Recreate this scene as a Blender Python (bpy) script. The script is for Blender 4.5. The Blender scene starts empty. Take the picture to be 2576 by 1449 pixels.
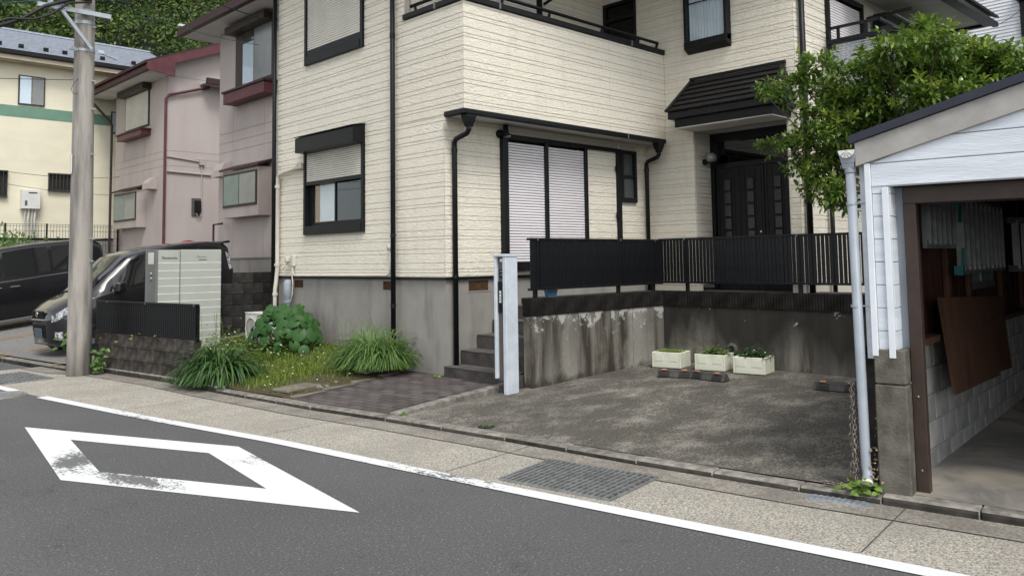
import bpy, bmesh, math, random
from mathutils import Vector, Matrix
from mathutils import noise as mnoise
random.seed(7)
R = math.radians
scn = bpy.context.scene
COL = scn.collection

# ---------------------------------------------------------------- camera
PITCH, ROLL, YAW = 0.0743396, -0.0143813, 0.7981782
f0 = Vector((math.cos(YAW), math.sin(YAW), 0)); r0 = Vector((math.sin(YAW), -math.cos(YAW), 0)); u0 = Vector((0, 0, 1))
fw = f0 * math.cos(PITCH) + u0 * math.sin(PITCH); up = u0 * math.cos(PITCH) - f0 * math.sin(PITCH)
rt = r0 * math.cos(ROLL) + up * math.sin(ROLL); up2 = up * math.cos(ROLL) - r0 * math.sin(ROLL)
cam = bpy.data.cameras.new('camera'); camo = bpy.data.objects.new('camera', cam); COL.objects.link(camo)
cam.sensor_fit = 'HORIZONTAL'; cam.sensor_width = 36.0; cam.lens = 36.0 * 2049.44 / 2576.0
cam.shift_y = -(724.5 - 501.5) / 2576.0
cam.clip_start = 0.05; cam.clip_end = 600
camo.matrix_world = Matrix(((rt.x, up2.x, -fw.x, 0), (rt.y, up2.y, -fw.y, 0), (rt.z, up2.z, -fw.z, 1.65), (0, 0, 0, 1)))
scn.camera = camo
# ---------------------------------------------------------------- sky, sun, exposure
SUN_EL, SUN_AZ = R(54), math.atan2(-0.42, -0.90)          # overcast: weak wide sun from behind the viewer's right
world = bpy.data.worlds.new('World'); scn.world = world; world.use_nodes = True
wn = world.node_tree.nodes; wl = world.node_tree.links; wn.clear()
sky = wn.new('ShaderNodeTexSky'); sky.sky_type = 'NISHITA'; sky.sun_disc = False
sky.sun_elevation = SUN_EL; sky.sun_rotation = SUN_AZ; sky.air_density = 1.0; sky.dust_density = 1.0; sky.ozone_density = 1.0
hs = wn.new('ShaderNodeHueSaturation'); hs.inputs['Saturation'].default_value = 0.20
bg = wn.new('ShaderNodeBackground'); bg.inputs['Strength'].default_value = 0.15
wo = wn.new('ShaderNodeOutputWorld')
wl.new(sky.outputs[0], hs.inputs['Color']); wl.new(hs.outputs[0], bg.inputs['Color']); wl.new(bg.outputs[0], wo.inputs['Surface'])
sun = bpy.data.lights.new('sun', 'SUN'); sun.energy = 1.5; sun.angle = R(22); sun.color = (1.0, 0.97, 0.92)
suno = bpy.data.objects.new('sun', sun); COL.objects.link(suno)
sd = Vector((math.sin(SUN_AZ) * math.cos(SUN_EL), math.cos(SUN_AZ) * math.cos(SUN_EL), math.sin(SUN_EL)))
suno.rotation_euler = sd.to_track_quat('Z', 'Y').to_euler(); suno.location = sd * 30
vs = scn.view_settings; vs.view_transform = 'Standard'; vs.look = 'None'; vs.exposure = 0.82; vs.gamma = 1.0; vs.use_curve_mapping = False

# ---------------------------------------------------------------- materials
MATS = {}
def newmat(name):
    m = bpy.data.materials.new(name); m.use_nodes = True; nt = m.node_tree
    b = nt.nodes['Principled BSDF']; MATS[name] = m
    return m, nt, b
def N(nt, t, **kw):
    n = nt.nodes.new(t)
    for k, v in kw.items():
        if k in n.inputs: n.inputs[k].default_value = v
        else: setattr(n, k, v)
    return n
def L(nt, a, b): nt.links.new(a, b)
def coords(nt, stretch=(1, 1, 1), loc=(0, 0, 0), kind='Object'):
    tc = N(nt, 'ShaderNodeTexCoord'); mp = N(nt, 'ShaderNodeMapping')
    mp.inputs['Scale'].default_value = stretch; mp.inputs['Location'].default_value = loc
    L(nt, tc.outputs[kind], mp.inputs['Vector']); return mp.outputs[0]
def ramp(nt, fac, stops):
    r = N(nt, 'ShaderNodeValToRGB'); e = r.color_ramp.elements
    while len(e) < len(stops): e.new(0.5)
    for i, (p, c) in enumerate(stops):
        e[i].position = p; e[i].color = (c[0], c[1], c[2], 1) if not isinstance(c, (int, float)) else (c, c, c, 1)
    L(nt, fac, r.inputs[0]); return r.outputs[0]
def noise(nt, vec, scale, detail=5, rough=.55, dist=0):
    n = N(nt, 'ShaderNodeTexNoise', Scale=scale, Detail=detail, Roughness=rough, Distortion=dist)
    L(nt, vec, n.inputs['Vector']); return n.outputs[0]
def mix(nt, fac, a, b, mode='MIX'):
    m = N(nt, 'ShaderNodeMix'); m.data_type = 'RGBA'; m.blend_type = mode
    for s, v in ((m.inputs[0], fac), (m.inputs[6], a), (m.inputs[7], b)):
        if isinstance(v, (int, float)): s.default_value = v
        elif isinstance(v, tuple): s.default_value = (v[0], v[1], v[2], 1)
        else: L(nt, v, s)
    return m.outputs[2]
def math_(nt, op, a, b=0.5):
    m = N(nt, 'ShaderNodeMath'); m.operation = op
    for s, v in ((m.inputs[0], a), (m.inputs[1], b)):
        if isinstance(v, (int, float)): s.default_value = v
        else: L(nt, v, s)
    return m.outputs[0]
def bump(nt, bsdf, h, strength=.3, dist=.01):
    b = N(nt, 'ShaderNodeBump', Strength=strength, Distance=dist); L(nt, h, b.inputs['Height']); L(nt, b.outputs[0], bsdf.inputs['Normal'])
def pm(name, c1, c2=None, scale=3, rough=.6, bmp=0, bscale=60, stretch=(1, 1, 1), metal=0, spec=.3, coat=0, rnd=0, detail=6, bd=.004):
    m, nt, b = newmat(name)
    b.inputs['Roughness'].default_value = rough; b.inputs['Metallic'].default_value = metal
    b.inputs['Specular IOR Level'].default_value = spec; b.inputs['Coat Weight'].default_value = coat
    c2 = c2 or tuple(v * .8 for v in c1)
    v = coords(nt, stretch)
    col = mix(nt, ramp(nt, noise(nt, v, scale, detail), [(.35, 0), (.65, 1)]), c1, c2)
    if rnd:
        oi = N(nt, 'ShaderNodeObjectInfo'); k = N(nt, 'ShaderNodeMapRange'); L(nt, oi.outputs['Random'], k.inputs[0])
        k.inputs[3].default_value = 1 - rnd; k.inputs[4].default_value = 1 + rnd
        cc = N(nt, 'ShaderNodeCombineColor'); [L(nt, k.outputs[0], cc.inputs[i]) for i in range(3)]
        col = mix(nt, 1.0, col, cc.outputs[0], 'MULTIPLY')
    L(nt, col, b.inputs['Base Color'])
    if bmp: bump(nt, b, noise(nt, v, bscale, 4), bmp, bd)
    return m

pm('black_metal', (.0055, .006, .007), (.009, .0095, .011), 8, .42, spec=.22)
pm('black_matte', (.007, .007, .008), (.012, .012, .0125), 6, .6, spec=.15)
pm('black_slate', (.012, .0115, .0115), (.02, .019, .019), 14, .62, .25, 90, spec=.15)
pm('soffit', (.60, .58, .55), (.52, .50, .47), 2, .7)
pm('soffit_white', (.62, .61, .59), (.52, .51, .49), 1.5, .7)
pm('shutter_slat', (.74, .705, .715), (.68, .65, .655), 2, .4, spec=.5)
pm('shutter_cream', (.66, .63, .56), (.60, .575, .51), 2, .45)
pm('pipe_cream', (.58, .55, .48), (.50, .47, .41), 4, .5)
pm('grey_plastic', (.32, .36, .39), (.27, .30, .33), 5, .4)
pm('white_plastic', (.66, .66, .63), (.58, .58, .55), 3, .4)
pm('white_metal', (.56, .61, .66), (.46, .51, .55), 7, .38, spec=.5)
pm('brown_panel', (.105, .09, .083), (.085, .073, .068), 6, .45)
pm('cabinet_grey', (.40, .415, .375), (.37, .385, .35), 3, .42)
pm('cabinet_dark', (.17, .175, .165), (.15, .155, .148), 3, .45)
pm('galvanised', (.42, .46, .49), (.33, .36, .39), 20, .42, metal=.55)
pm('steel', (.30, .31, .32), (.18, .19, .19), 25, .45, metal=.7)
pm('grate_iron', (.34, .35, .35), (.22, .225, .22), 14, .5, .2, 120, metal=.6)
pm('rust_vent', (.16, .075, .03), (.05, .025, .012), 35, .8, .3, 80)
pm('vent_dark', (.04, .024, .014), (.02, .014, .01), 20, .8)
pm('pink_wall', (.43, .375, .35), (.375, .325, .305), 1.3, .75, .25, 110, stretch=(1, 1, .35))
pm('pink_trim', (.40, .345, .325), (.35, .30, .28), 2, .7)
pm('maroon', (.105, .030, .036), (.075, .022, .027), 4, .45)
pm('maroon_dark', (.045, .018, .018), (.03, .012, .012), 5, .55)
pm('brown_dark', (.04, .027, .022), (.028, .019, .016), 6, .5)
pm('yellow_wall', (.74, .695, .54), (.68, .64, .495), 1.1, .8, .5, 22, stretch=(1, 1, 2.2), bd=.02)
pm('green_band', (.15, .27, .20), (.13, .235, .175), 2, .75, .3, 30)
pm('cream_trim', (.50, .44, .32), (.43, .38, .28), 2, .7)
pm('roof_metal', (.36, .39, .45), (.28, .31, .36), 6, .42, metal=.35)
pm('red_plastic', (.35, .03, .03), (.3, .03, .03), 5, .5)
pm('bluish_plastic', (.05, .12, .19), (.04, .10, .16), 4, .45)
pm('teal_plastic', (.008, .09, .105), (.008, .07, .085), 5, .5)
pm('orange_reflector', (.42, .12, .03), (.35, .10, .03), 30, .3)
pm('reflector_white', (.6, .5, .42), (.55, .45, .4), 30, .3)
pm('rubber', (.05, .045, .042), (.075, .07, .065), 20, .75, .3, 70)
pm('tyre', (.018, .018, .018), (.03, .03, .03), 20, .8)
pm('aluminium', (.20, .21, .21), (.14, .15, .15), 10, .42, metal=.6)
pm('brown_steel', (.050, .034, .027), (.038, .026, .021), 8, .42)
pm('garage_white', (.66, .70, .74), (.55, .59, .64), 6, .6, .5, 55, stretch=(.25, .25, 2.4), bd=.006)
pm('garage_trim', (.68, .715, .75), (.62, .655, .69), 5, .5)
pm('barge_board', (.37, .355, .33), (.29, .28, .262), 5, .75, .35, 90)
pm('navy_metal', (.020, .023, .036), (.028, .031, .046), 4, .4)
pm('pvc_grey', (.30, .33, .37), (.25, .28, .31), 4, .4)
pm('plywood_brown', (.085, .044, .027), (.045, .023, .015), 3, .55, .1, 40, stretch=(6, 6, .5), rnd=.2)
pm('plank_brown', (.045, .014, .009), (.02, .008, .006), 3, .6, .2, 40, stretch=(6, 6, .4), rnd=.35)
pm('timber', (.075, .035, .02), (.04, .018, .011), 4, .7, .2, 40, stretch=(5, 5, .6))
pm('styrofoam', (.68, .68, .57), (.56, .57, .45), 3, .7, .35, 160)
pm('soil', (.085, .066, .036), (.05, .042, .022), 30, .95, .6, 90, bd=.01)
pm('potting_soil', (.03, .018, .014), (.05, .032, .022), 60, .95, .6, 120, bd=.01)
pm('bark', (.09, .065, .045), (.05, .038, .028), 12, .85, .5, 60, stretch=(1, 1, .3))
pm('white_paint', (.72, .73, .72), (.66, .67, .66), 6, .6)
pm('flower_white', (.8, .8, .76), (.7, .7, .66), 6, .6)
pm('chain_steel', (.26, .235, .205), (.12, .10, .082), 60, .55, metal=.6)
pm('dead_leaf', (.30, .23, .15), (.2, .15, .09), 20, .8)
pm('weep_concrete', (.10, .093, .082), (.06, .056, .05), 8, .9)
pm('stone_grey', (.24, .22, .19), (.17, .155, .135), 8, .85, .4, 80, rnd=.12)
pm('curtain_white', (.90, .93, .97), (.84, .87, .91), 5, .8, stretch=(14, 14, .3))
pm('curtain_grey', (.34, .35, .33), (.28, .29, .28), 3, .8)
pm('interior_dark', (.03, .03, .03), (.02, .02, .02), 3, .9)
pm('frosted_teal', (.13, .19, .18), (.10, .15, .145), 2, .18, spec=.6)
pm('frosted_grey', (.22, .23, .22), (.17, .18, .175), 2, .16, spec=.6)
pm('frosted_dark', (.075, .08, .082), (.06, .064, .066), 2, .2, spec=.4)
pm('door_glass', (.030, .032, .034), (.04, .042, .044), 9, .2, spec=.4)
pm('wood_light', (.34, .17, .08), (.28, .14, .07), 5, .5)
pm('window_grille', (.055, .05, .045), (.045, .04, .036), 5, .5)
pm('insulation_white', (.55, .55, .52), (.42, .42, .4), 15, .7, .3, 40)
pm('sticker_blue', (.02, .12, .3), (.02, .1, .25), 5, .4)
pm('sticker_yellow', (.7, .5, .05), (.6, .45, .05), 5, .4)
pm('ink', (.03, .032, .032), (.03, .03, .03), 5, .5)
pm('lamp_white', (.80, .82, .83), (.10, .105, .11), 22, .2, metal=.4)
pm('plate_blue', (.075, .10, .13), (.07, .095, .125), 4, .6)
pm('cable', (.012, .012, .013), (.02, .02, .021), 20, .5)
pm('cable_green', (.04, .11, .08), (.03, .09, .07), 20, .5)
pm('chrome', (.55, .55, .55), (.5, .5, .5), 10, .12, metal=1)
pm('yellow_line', (.48, .30, .05), (.30, .20, .06), 14, .7)
pm('block_black', (.020, .019, .018), (.060, .056, .052), 4.5, .9, .5, 80, rnd=.25, spec=.1)
pm('block_ribbed', (.026, .023, .021), (.085, .076, .068), 9, .9, .7, 70, rnd=.2, bd=.01, spec=.1)
pm('cap_block', (.005, .0047, .0045), (.034, .031, .028), 3, .95, .8, 75, rnd=.08, bd=.01, spec=.1)
pm('block_grey', (.30, .30, .295), (.17, .17, .165), 4, .85, .35, 80, rnd=.16)
pm('pillar_concrete', (.15, .138, .118), (.07, .066, .052), 7, .9, .7, 60, bd=.008)
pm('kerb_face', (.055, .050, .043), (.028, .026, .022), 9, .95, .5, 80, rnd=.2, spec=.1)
pm('kerb_concrete', (.26, .245, .215), (.12, .112, .098), 12, .9, .6, 90, rnd=.12, bd=.006)
pm('step_concrete', (.045, .041, .038), (.085, .078, .072), 6, .85, .4, 70, spec=.1)
pm('tread_concrete', (.115, .107, .10), (.07, .065, .06), 6, .85, .3, 70)
pm('tile_brown', (.105, .088, .083), (.062, .054, .051), 9, .85, .4, 90, rnd=.28)
pm('tile_joint', (.040, .036, .034), (.05, .046, .043), 8, .95)
pm('paving_slab', (.20, .175, .14), (.13, .115, .09), 6, .9, .5, 90)

def glass(name, tint=(.5, .53, .53), gl=.08, rough=.03):
    m, nt, b = newmat(name); nt.nodes.remove(b); out = nt.nodes['Material Output']
    tr = N(nt, 'ShaderNodeBsdfTransparent'); tr.inputs[0].default_value = (*tint, 1)
    g = N(nt, 'ShaderNodeBsdfGlossy'); g.inputs['Roughness'].default_value = rough; g.inputs[0].default_value = (.9, .95, 1, 1)
    lw = N(nt, 'ShaderNodeLayerWeight'); lw.inputs[0].default_value = .5
    fac = math_(nt, 'ADD', math_(nt, 'MULTIPLY', math_(nt, 'POWER', lw.outputs['Facing'], 4.0), .8), gl * .5 + .03)
    mx = N(nt, 'ShaderNodeMixShader'); L(nt, fac, mx.inputs[0]); L(nt, tr.outputs[0], mx.inputs[1]); L(nt, g.outputs[0], mx.inputs[2])
    L(nt, mx.outputs[0], out.inputs['Surface']); return m
glass('glass_clear', (.88, .91, .92), .10); glass('glass_dim', (.45, .47, .46), .03); glass('glass_dark', (.06, .065, .07), .0)
glass('glass_headlight', (.96, .97, .97), .04)

def leafmat(name, c1, c2, c3, trans=.25, rough=.38, spec=.5, patch_scale=0):
    m, nt, b = newmat(name); out = nt.nodes['Material Output']
    g = N(nt, 'ShaderNodeNewGeometry')
    col = ramp(nt, g.outputs['Random Per Island'], [(0, c1), (.55, c2), (1, c3)])
    if patch_scale: col = mix(nt, ramp(nt, noise(nt, coords(nt), patch_scale, 2), [(.42, 0), (.58, 1)]), col, mix(nt, 1.0, col, (.42, .55, .42), 'MULTIPLY'))      # broad noise patches of darker green
    L(nt, col, b.inputs['Base Color']); b.inputs['Roughness'].default_value = rough; b.inputs['Specular IOR Level'].default_value = spec
    t = N(nt, 'ShaderNodeBsdfTranslucent'); L(nt, col, t.inputs[0])
    mx = N(nt, 'ShaderNodeMixShader'); mx.inputs[0].default_value = trans
    L(nt, b.outputs[0], mx.inputs[1]); L(nt, t.outputs[0], mx.inputs[2]); L(nt, mx.outputs[0], out.inputs['Surface']); return m
leafmat('leaf_tree', (.055, .115, .018), (.115, .20, .03), (.19, .285, .05), .34, .30, .6)
leafmat('leaf_young', (.15, .23, .03), (.22, .30, .04), (.30, .35, .06), .38, .32)
leafmat('leaf_vine', (.05, .12, .02), (.09, .18, .035), (.15, .26, .06), .25, .4)
leafmat('leaf_wood', (.030, .058, .014), (.080, .135, .028), (.20, .25, .055), .3, .5, .3, .28)
leafmat('leaf_big', (.022, .070, .018), (.036, .098, .024), (.055, .130, .032), .18, .5, .25)
leafmat('blade_dark', (.026, .070, .016), (.044, .105, .024), (.078, .150, .036), .2, .42)
leafmat('blade_light', (.06, .13, .03), (.10, .19, .045), (.17, .26, .07), .25, .45)
leafmat('grass_yellow', (.09, .16, .024), (.165, .25, .04), (.31, .34, .08), .3, .6, .2)
leafmat('weed', (.08, .15, .025), (.13, .22, .04), (.20, .28, .06), .3, .5, .3)

# cream siding: cream board with an embossed, horizontally stretched stone-grain relief
m, nt, b = newmat('siding'); b.inputs['Roughness'].default_value = .62; b.inputs['Specular IOR Level'].default_value = .4
v = coords(nt, (1, 1, 1)); vs_ = coords(nt, (8.5, 8.5, 21)); vd = coords(nt, (2.2, 2.2, .5))
h1 = noise(nt, vs_, 1.9, 3, .62, 1.1)
tone = noise(nt, v, .9, 4); dirt = noise(nt, vd, 1.6, 6, .6)
col = mix(nt, ramp(nt, tone, [(.3, 0), (.7, 1)]), (.80, .752, .635), (.755, .706, .593))
col = mix(nt, ramp(nt, h1, [(.32, .22), (.48, 0)]), col, (.42, .39, .32))  # relief pits darkened: groove shading put into the colour
col = mix(nt, math_(nt, 'MULTIPLY', ramp(nt, dirt, [(.52, 0), (.75, 1)]), .22), col, (.42, .39, .32))
L(nt, col, b.inputs['Base Color'])
bump(nt, b, h1, .8, .030)
m, nt, b = newmat('siding_back'); b.inputs['Roughness'].default_value = .8; b.inputs['Base Color'].default_value = (.50, .47, .40, 1)
m, nt, b = newmat('white_siding'); b.inputs['Roughness'].default_value = .6
v = coords(nt, (3, 3, 40)); L(nt, mix(nt, noise(nt, v, 2, 4), (.72, .74, .76), (.60, .62, .64)), b.inputs['Base Color']); bump(nt, b, noise(nt, v, 2, 4), .5, .01)

# foundation render, stained towards nothing in particular
m, nt, b = newmat('foundation'); b.inputs['Roughness'].default_value = .85
v = coords(nt); w = coords(nt, (1.6, 1.6, .35))
st = ramp(nt, noise(nt, w, 2.2, 6, .6), [(.52, 0), (.72, 1)])
base = mix(nt, ramp(nt, noise(nt, v, 2.2, 6), [(.3, 0), (.7, 1)]), (.285, .27, .245), (.225, .213, .195))
L(nt, mix(nt, math_(nt, 'MULTIPLY', st, .5), base, (.11, .10, .09)), b.inputs['Base Color']); bump(nt, b, noise(nt, v, 60, 4), .15, .003)

# asphalt
m, nt, b = newmat('asphalt'); b.inputs['Roughness'].default_value = .85; b.inputs['Specular IOR Level'].default_value = .3
v = coords(nt)
fine = noise(nt, v, 60, 4, .9); big = noise(nt, v, .6, 5); lane = noise(nt, coords(nt, (.9, .12, 1)), 1.0, 4)
col = mix(nt, ramp(nt, fine, [(.36, 0), (.64, 1)]), (.046, .046, .048), (.165, .163, .162))
vo = N(nt, 'ShaderNodeTexVoronoi', Scale=60); L(nt, v, vo.inputs['Vector'])
sc = N(nt, 'ShaderNodeSeparateColor'); L(nt, vo.outputs['Color'], sc.inputs[0])
pick = ramp(nt, sc.outputs[0], [(.86, 0), (.9, 1)])
col = mix(nt, math_(nt, 'MULTIPLY', ramp(nt, vo.outputs['Distance'], [(.16, 1), (.34, 0)]), pick), col, (.32, .31, .30))
col = mix(nt, math_(nt, 'MULTIPLY', ramp(nt, big, [(.35, 0), (.7, 1)]), .30), col, (.055, .055, .057))
col = mix(nt, math_(nt, 'MULTIPLY', ramp(nt, lane, [(.45, 0), (.7, 1)]), .28), col, (.125, .123, .12))
crk = N(nt, 'ShaderNodeTexVoronoi', Scale=.42); crk.feature = 'DISTANCE_TO_EDGE'; wv = N(nt, 'ShaderNodeVectorMath'); wv.operation = 'ADD'; nz = N(nt, 'ShaderNodeTexNoise', Scale=3.0, Detail=6); L(nt, v, nz.inputs['Vector']); L(nt, v, wv.inputs[0]); L(nt, nz.outputs['Color'], wv.inputs[1]); L(nt, wv.outputs[0], crk.inputs['Vector'])
col = mix(nt, math_(nt, 'MULTIPLY', ramp(nt, crk.outputs['Distance'], [(.0, .55), (.004, 0)]), ramp(nt, big, [(.45, 0), (.55, 1)])), col, (.02, .02, .02))
oil = noise(nt, v, 2.4, 3, .5); col = mix(nt, ramp(nt, oil, [(.70, 0), (.76, .45)]), col, (.03, .03, .031))
L(nt, col, b.inputs['Base Color']); bump(nt, b, fine, .7, .010)

m, nt, b = newmat('lot_asphalt'); b.inputs['Roughness'].default_value = .9
v = coords(nt); fine = noise(nt, v, 70, 3, .7)
L(nt, mix(nt, ramp(nt, fine, [(.35, 0), (.65, 1)]), (.075, .072, .068), (.30, .29, .275)), b.inputs['Base Color']); bump(nt, b, fine, .8, .01)

# washed-gravel concrete apron
m, nt, b = newmat('apron'); b.inputs['Roughness'].default_value = .9
v = coords(nt); fine = noise(nt, v, 66, 4, .9); mid = noise(nt, v, 1.6, 6)
col = mix(nt, ramp(nt, fine, [(.40, 0), (.60, 1)]), (.115, .105, .086), (.60, .56, .48))
col = mix(nt, math_(nt, 'MULTIPLY', ramp(nt, mid, [(.4, 0), (.68, 1)]), .55), col, (.25, .23, .195))
L(nt, col, b.inputs['Base Color']); bump(nt, b, fine, .7, .010)
m, nt, b = newmat('gutter_concrete'); b.inputs['Roughness'].default_value = .88
v = coords(nt); fine = noise(nt, v, 50, 4, .8); mid = noise(nt, v, 2.6, 6)
col = mix(nt, ramp(nt, fine, [(.38, 0), (.62, 1)]), (.12, .108, .09), (.38, .35, .30))
col = mix(nt, math_(nt, 'MULTIPLY', ramp(nt, mid, [(.35, 0), (.65, 1)]), .6), col, (.115, .103, .088))
L(nt, col, b.inputs['Base Color']); bump(nt, b, fine, .4, .004)

# parking slab: dark algae film with paler worn drifts
m, nt, b = newmat('slab'); b.inputs['Roughness'].default_value = .9; b.inputs['Specular IOR Level'].default_value = .2
v = coords(nt, (1, 1, 1)); vr = N(nt, 'ShaderNodeMapping'); vr.inputs['Rotation'].default_value = (0, 0, R(-30)); vr.inputs['Scale'].default_value = (.9, 1.45, 1)
L(nt, v, vr.inputs['Vector'])
fine = noise(nt, v, 46, 5, .88); drift = noise(nt, vr.outputs[0], 1.9, 9, .72, .15); d2 = noise(nt, v, .55, 3)
worn = ramp(nt, math_(nt, 'ADD', math_(nt, 'MULTIPLY', drift, .55), math_(nt, 'MULTIPLY', fine, .55)), [(.535, 0), (.70, 1)])
col = mix(nt, ramp(nt, fine, [(.36, 0), (.64, 1)]), (.044, .040, .034), (.150, .139, .120))
col = mix(nt, math_(nt, 'MULTIPLY', worn, .9), col, (.40, .375, .32))
col = mix(nt, math_(nt, 'MULTIPLY', ramp(nt, d2, [(.42, 0), (.7, 1)]), .45), col, (.058, .053, .046))
L(nt, col, b.inputs['Base Color']); bump(nt, b, fine, .7, .008)

# garage floor
m, nt, b = newmat('garage_floor'); b.inputs['Roughness'].default_value = .6
v = coords(nt); a1 = noise(nt, v, 1.4, 6, .6, .8)
col = mix(nt, ramp(nt, a1, [(.38, 0), (.62, 1)]), (.34, .305, .25), (.15, .145, .135))
L(nt, col, b.inputs['Base Color']); bump(nt, b, noise(nt, v, 40, 4), .1, .003)

# road paint, worn through in patches
m, nt, b = newmat('road_paint'); b.inputs['Roughness'].default_value = .7
v = coords(nt); pw = noise(nt, v, 1.3, 4, .5); fine = noise(nt, v, 60, 4, .75)
def zone(cx, cy, sx, sy, rot):
    mp = N(nt, 'ShaderNodeMapping'); mp.vector_type = 'TEXTURE'; mp.inputs['Location'].default_value = (cx, cy, 0); mp.inputs['Rotation'].default_value = (0, 0, rot); mp.inputs['Scale'].default_value = (sx, sy, 1)
    g = N(nt, 'ShaderNodeTexGradient'); g.gradient_type = 'SPHERICAL'; L(nt, v, mp.inputs['Vector']); L(nt, mp.outputs[0], g.inputs['Vector']); return g.outputs[0]
zz_ = math_(nt, 'MAXIMUM', math_(nt, 'MAXIMUM', zone(2.24, 7.66, .34, .85, -.3), zone(2.38, 6.65, .26, .95, .28)), math_(nt, 'MAXIMUM', math_(nt, 'MULTIPLY', zone(4.06, 5.0, .4, 1.6, .1), .62), math_(nt, 'MAXIMUM', math_(nt, 'MULTIPLY', zone(3.3, 9.3, .4, 2.0, .15), .6), math_(nt, 'MULTIPLY', zone(3.3, 6.5, .35, .7, .2), .55))))
chip = noise(nt, coords(nt, (1, 1, 1)), 34, 6, .78); drag = noise(nt, coords(nt, (3.0, .8, 1)), 5.0, 6, .7)
wear = ramp(nt, math_(nt, 'ADD', math_(nt, 'ADD', math_(nt, 'MULTIPLY', drag, .34), math_(nt, 'MULTIPLY', chip, .46)), math_(nt, 'MULTIPLY', zz_, .24)), [(.525, 0), (.555, .9)])
col = mix(nt, wear, mix(nt, ramp(nt, fine, [(.3, 0), (.7, 1)]), (.74, .75, .745), (.60, .61, .605)), (.07, .07, .072))
L(nt, col, b.inputs['Base Color']); bump(nt, b, fine, .3, .004)

# retaining wall: algae streaks running down from the coping, lime bloom under it, wash-pale patches
def stained(name, seed, dark_top, pale, lime_lo):
    m, nt, b = newmat(name); b.inputs['Roughness'].default_value = .9; b.inputs['Specular IOR Level'].default_value = .15
    v = coords(nt, loc=(seed, seed * .7, 0)); vv = coords(nt, (1, 1, .10), (seed, seed, 0)); o = coords(nt)
    sx = N(nt, 'ShaderNodeSeparateXYZ'); L(nt, o, sx.inputs[0]); z_ = sx.outputs[2]
    streak = noise(nt, vv, 3.2, 6, .65); wide = noise(nt, vv, 1.1, 3, .5); lime = noise(nt, v, 5.0, 9, .72, .2); fine = noise(nt, v, 45, 5, .8)
    col = mix(nt, ramp(nt, streak, [(.42, 0), (.60, 1)]), (.050, .043, .033), (.27, .255, .22))
    blot = noise(nt, v, 1.7, 7, .65); col = mix(nt, math_(nt, 'MULTIPLY', ramp(nt, blot, [(.50, 0), (.66, 1)]), .75), col, (.038, .033, .026))
    col = mix(nt, math_(nt, 'MULTIPLY', ramp(nt, wide, [(.48, 0), (.62, 1)]), pale), col, (.40, .385, .345))
    run = math_(nt, 'ADD', math_(nt, 'MULTIPLY', z_, .9), math_(nt, 'ADD', math_(nt, 'MULTIPLY', math_(nt, 'SUBTRACT', wide, .5), 2.0), math_(nt, 'MULTIPLY', math_(nt, 'SUBTRACT', streak, .5), .9)))
    col = mix(nt, math_(nt, 'MULTIPLY', ramp(nt, run, [(.10, 0), (.62, 1)]), dark_top), col, (.020, .018, .015))
    foot = math_(nt, 'ADD', z_, math_(nt, 'MULTIPLY', math_(nt, 'SUBTRACT', lime, .5), .5)); col = mix(nt, ramp(nt, foot, [(.02, .8), (.14, 0)]), col, (.035, .032, .026))
    lm = math_(nt, 'ADD', math_(nt, 'MULTIPLY', z_, .42), lime); col = mix(nt, math_(nt, 'MULTIPLY', ramp(nt, lm, [(lime_lo, 0), (lime_lo + .045, 1)]), .85), col, (.50, .49, .46))
    col = mix(nt, math_(nt, 'MULTIPLY', ramp(nt, fine, [(.4, 0), (.7, 1)]), .35), col, (.05, .046, .04))
    L(nt, col, b.inputs['Base Color']); bump(nt, b, fine, .5, .006)
stained('stained_concrete', 2.3, .30, .9, .835); stained('stained_concrete_dark', 6.1, .93, .25, .945)

# utility pole concrete with a dark vertical stain
m, nt, b = newmat('pole_concrete'); b.inputs['Roughness'].default_value = .85
v = coords(nt, (1, 1, .12)); v2 = coords(nt)
col = mix(nt, ramp(nt, noise(nt, v, 5.5, 6, .6), [(.42, 0), (.62, 1)]), (.34, .315, .28), (.135, .125, .115))
L(nt, mix(nt, math_(nt, 'MULTIPLY', noise(nt, v2, 40, 4), .3), col, (.2, .185, .17)), b.inputs['Base Color']); bump(nt, b, noise(nt, v2, 60, 4), .2, .003)

def paint(name, c, rough=.12):
    m, nt, b = newmat(name); b.inputs['Base Color'].default_value = (*c, 1); b.inputs['Roughness'].default_value = .35
    b.inputs['Coat Weight'].default_value = 1; b.inputs['Coat Roughness'].default_value = .04; b.inputs['Specular IOR Level'].default_value = .4
    v = coords(nt); bump(nt, b, noise(nt, v, 3, 2), .03, .02)
paint('car_black', (.006, .005, .007)); paint('van_black', (.003, .003, .0045)); MATS['van_black'].node_tree.nodes['Principled BSDF'].inputs['Coat Weight'].default_value = .45
m, nt, b = newmat('car_glass'); b.inputs['Base Color'].default_value = (.012, .014, .014, 1); b.inputs['Roughness'].default_value = .04; b.inputs['Specular IOR Level'].default_value = .75
m, nt, b = newmat('hill_earth'); b.inputs['Base Color'].default_value = (.007, .012, .005, 1); b.inputs['Roughness'].default_value = 1

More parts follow.
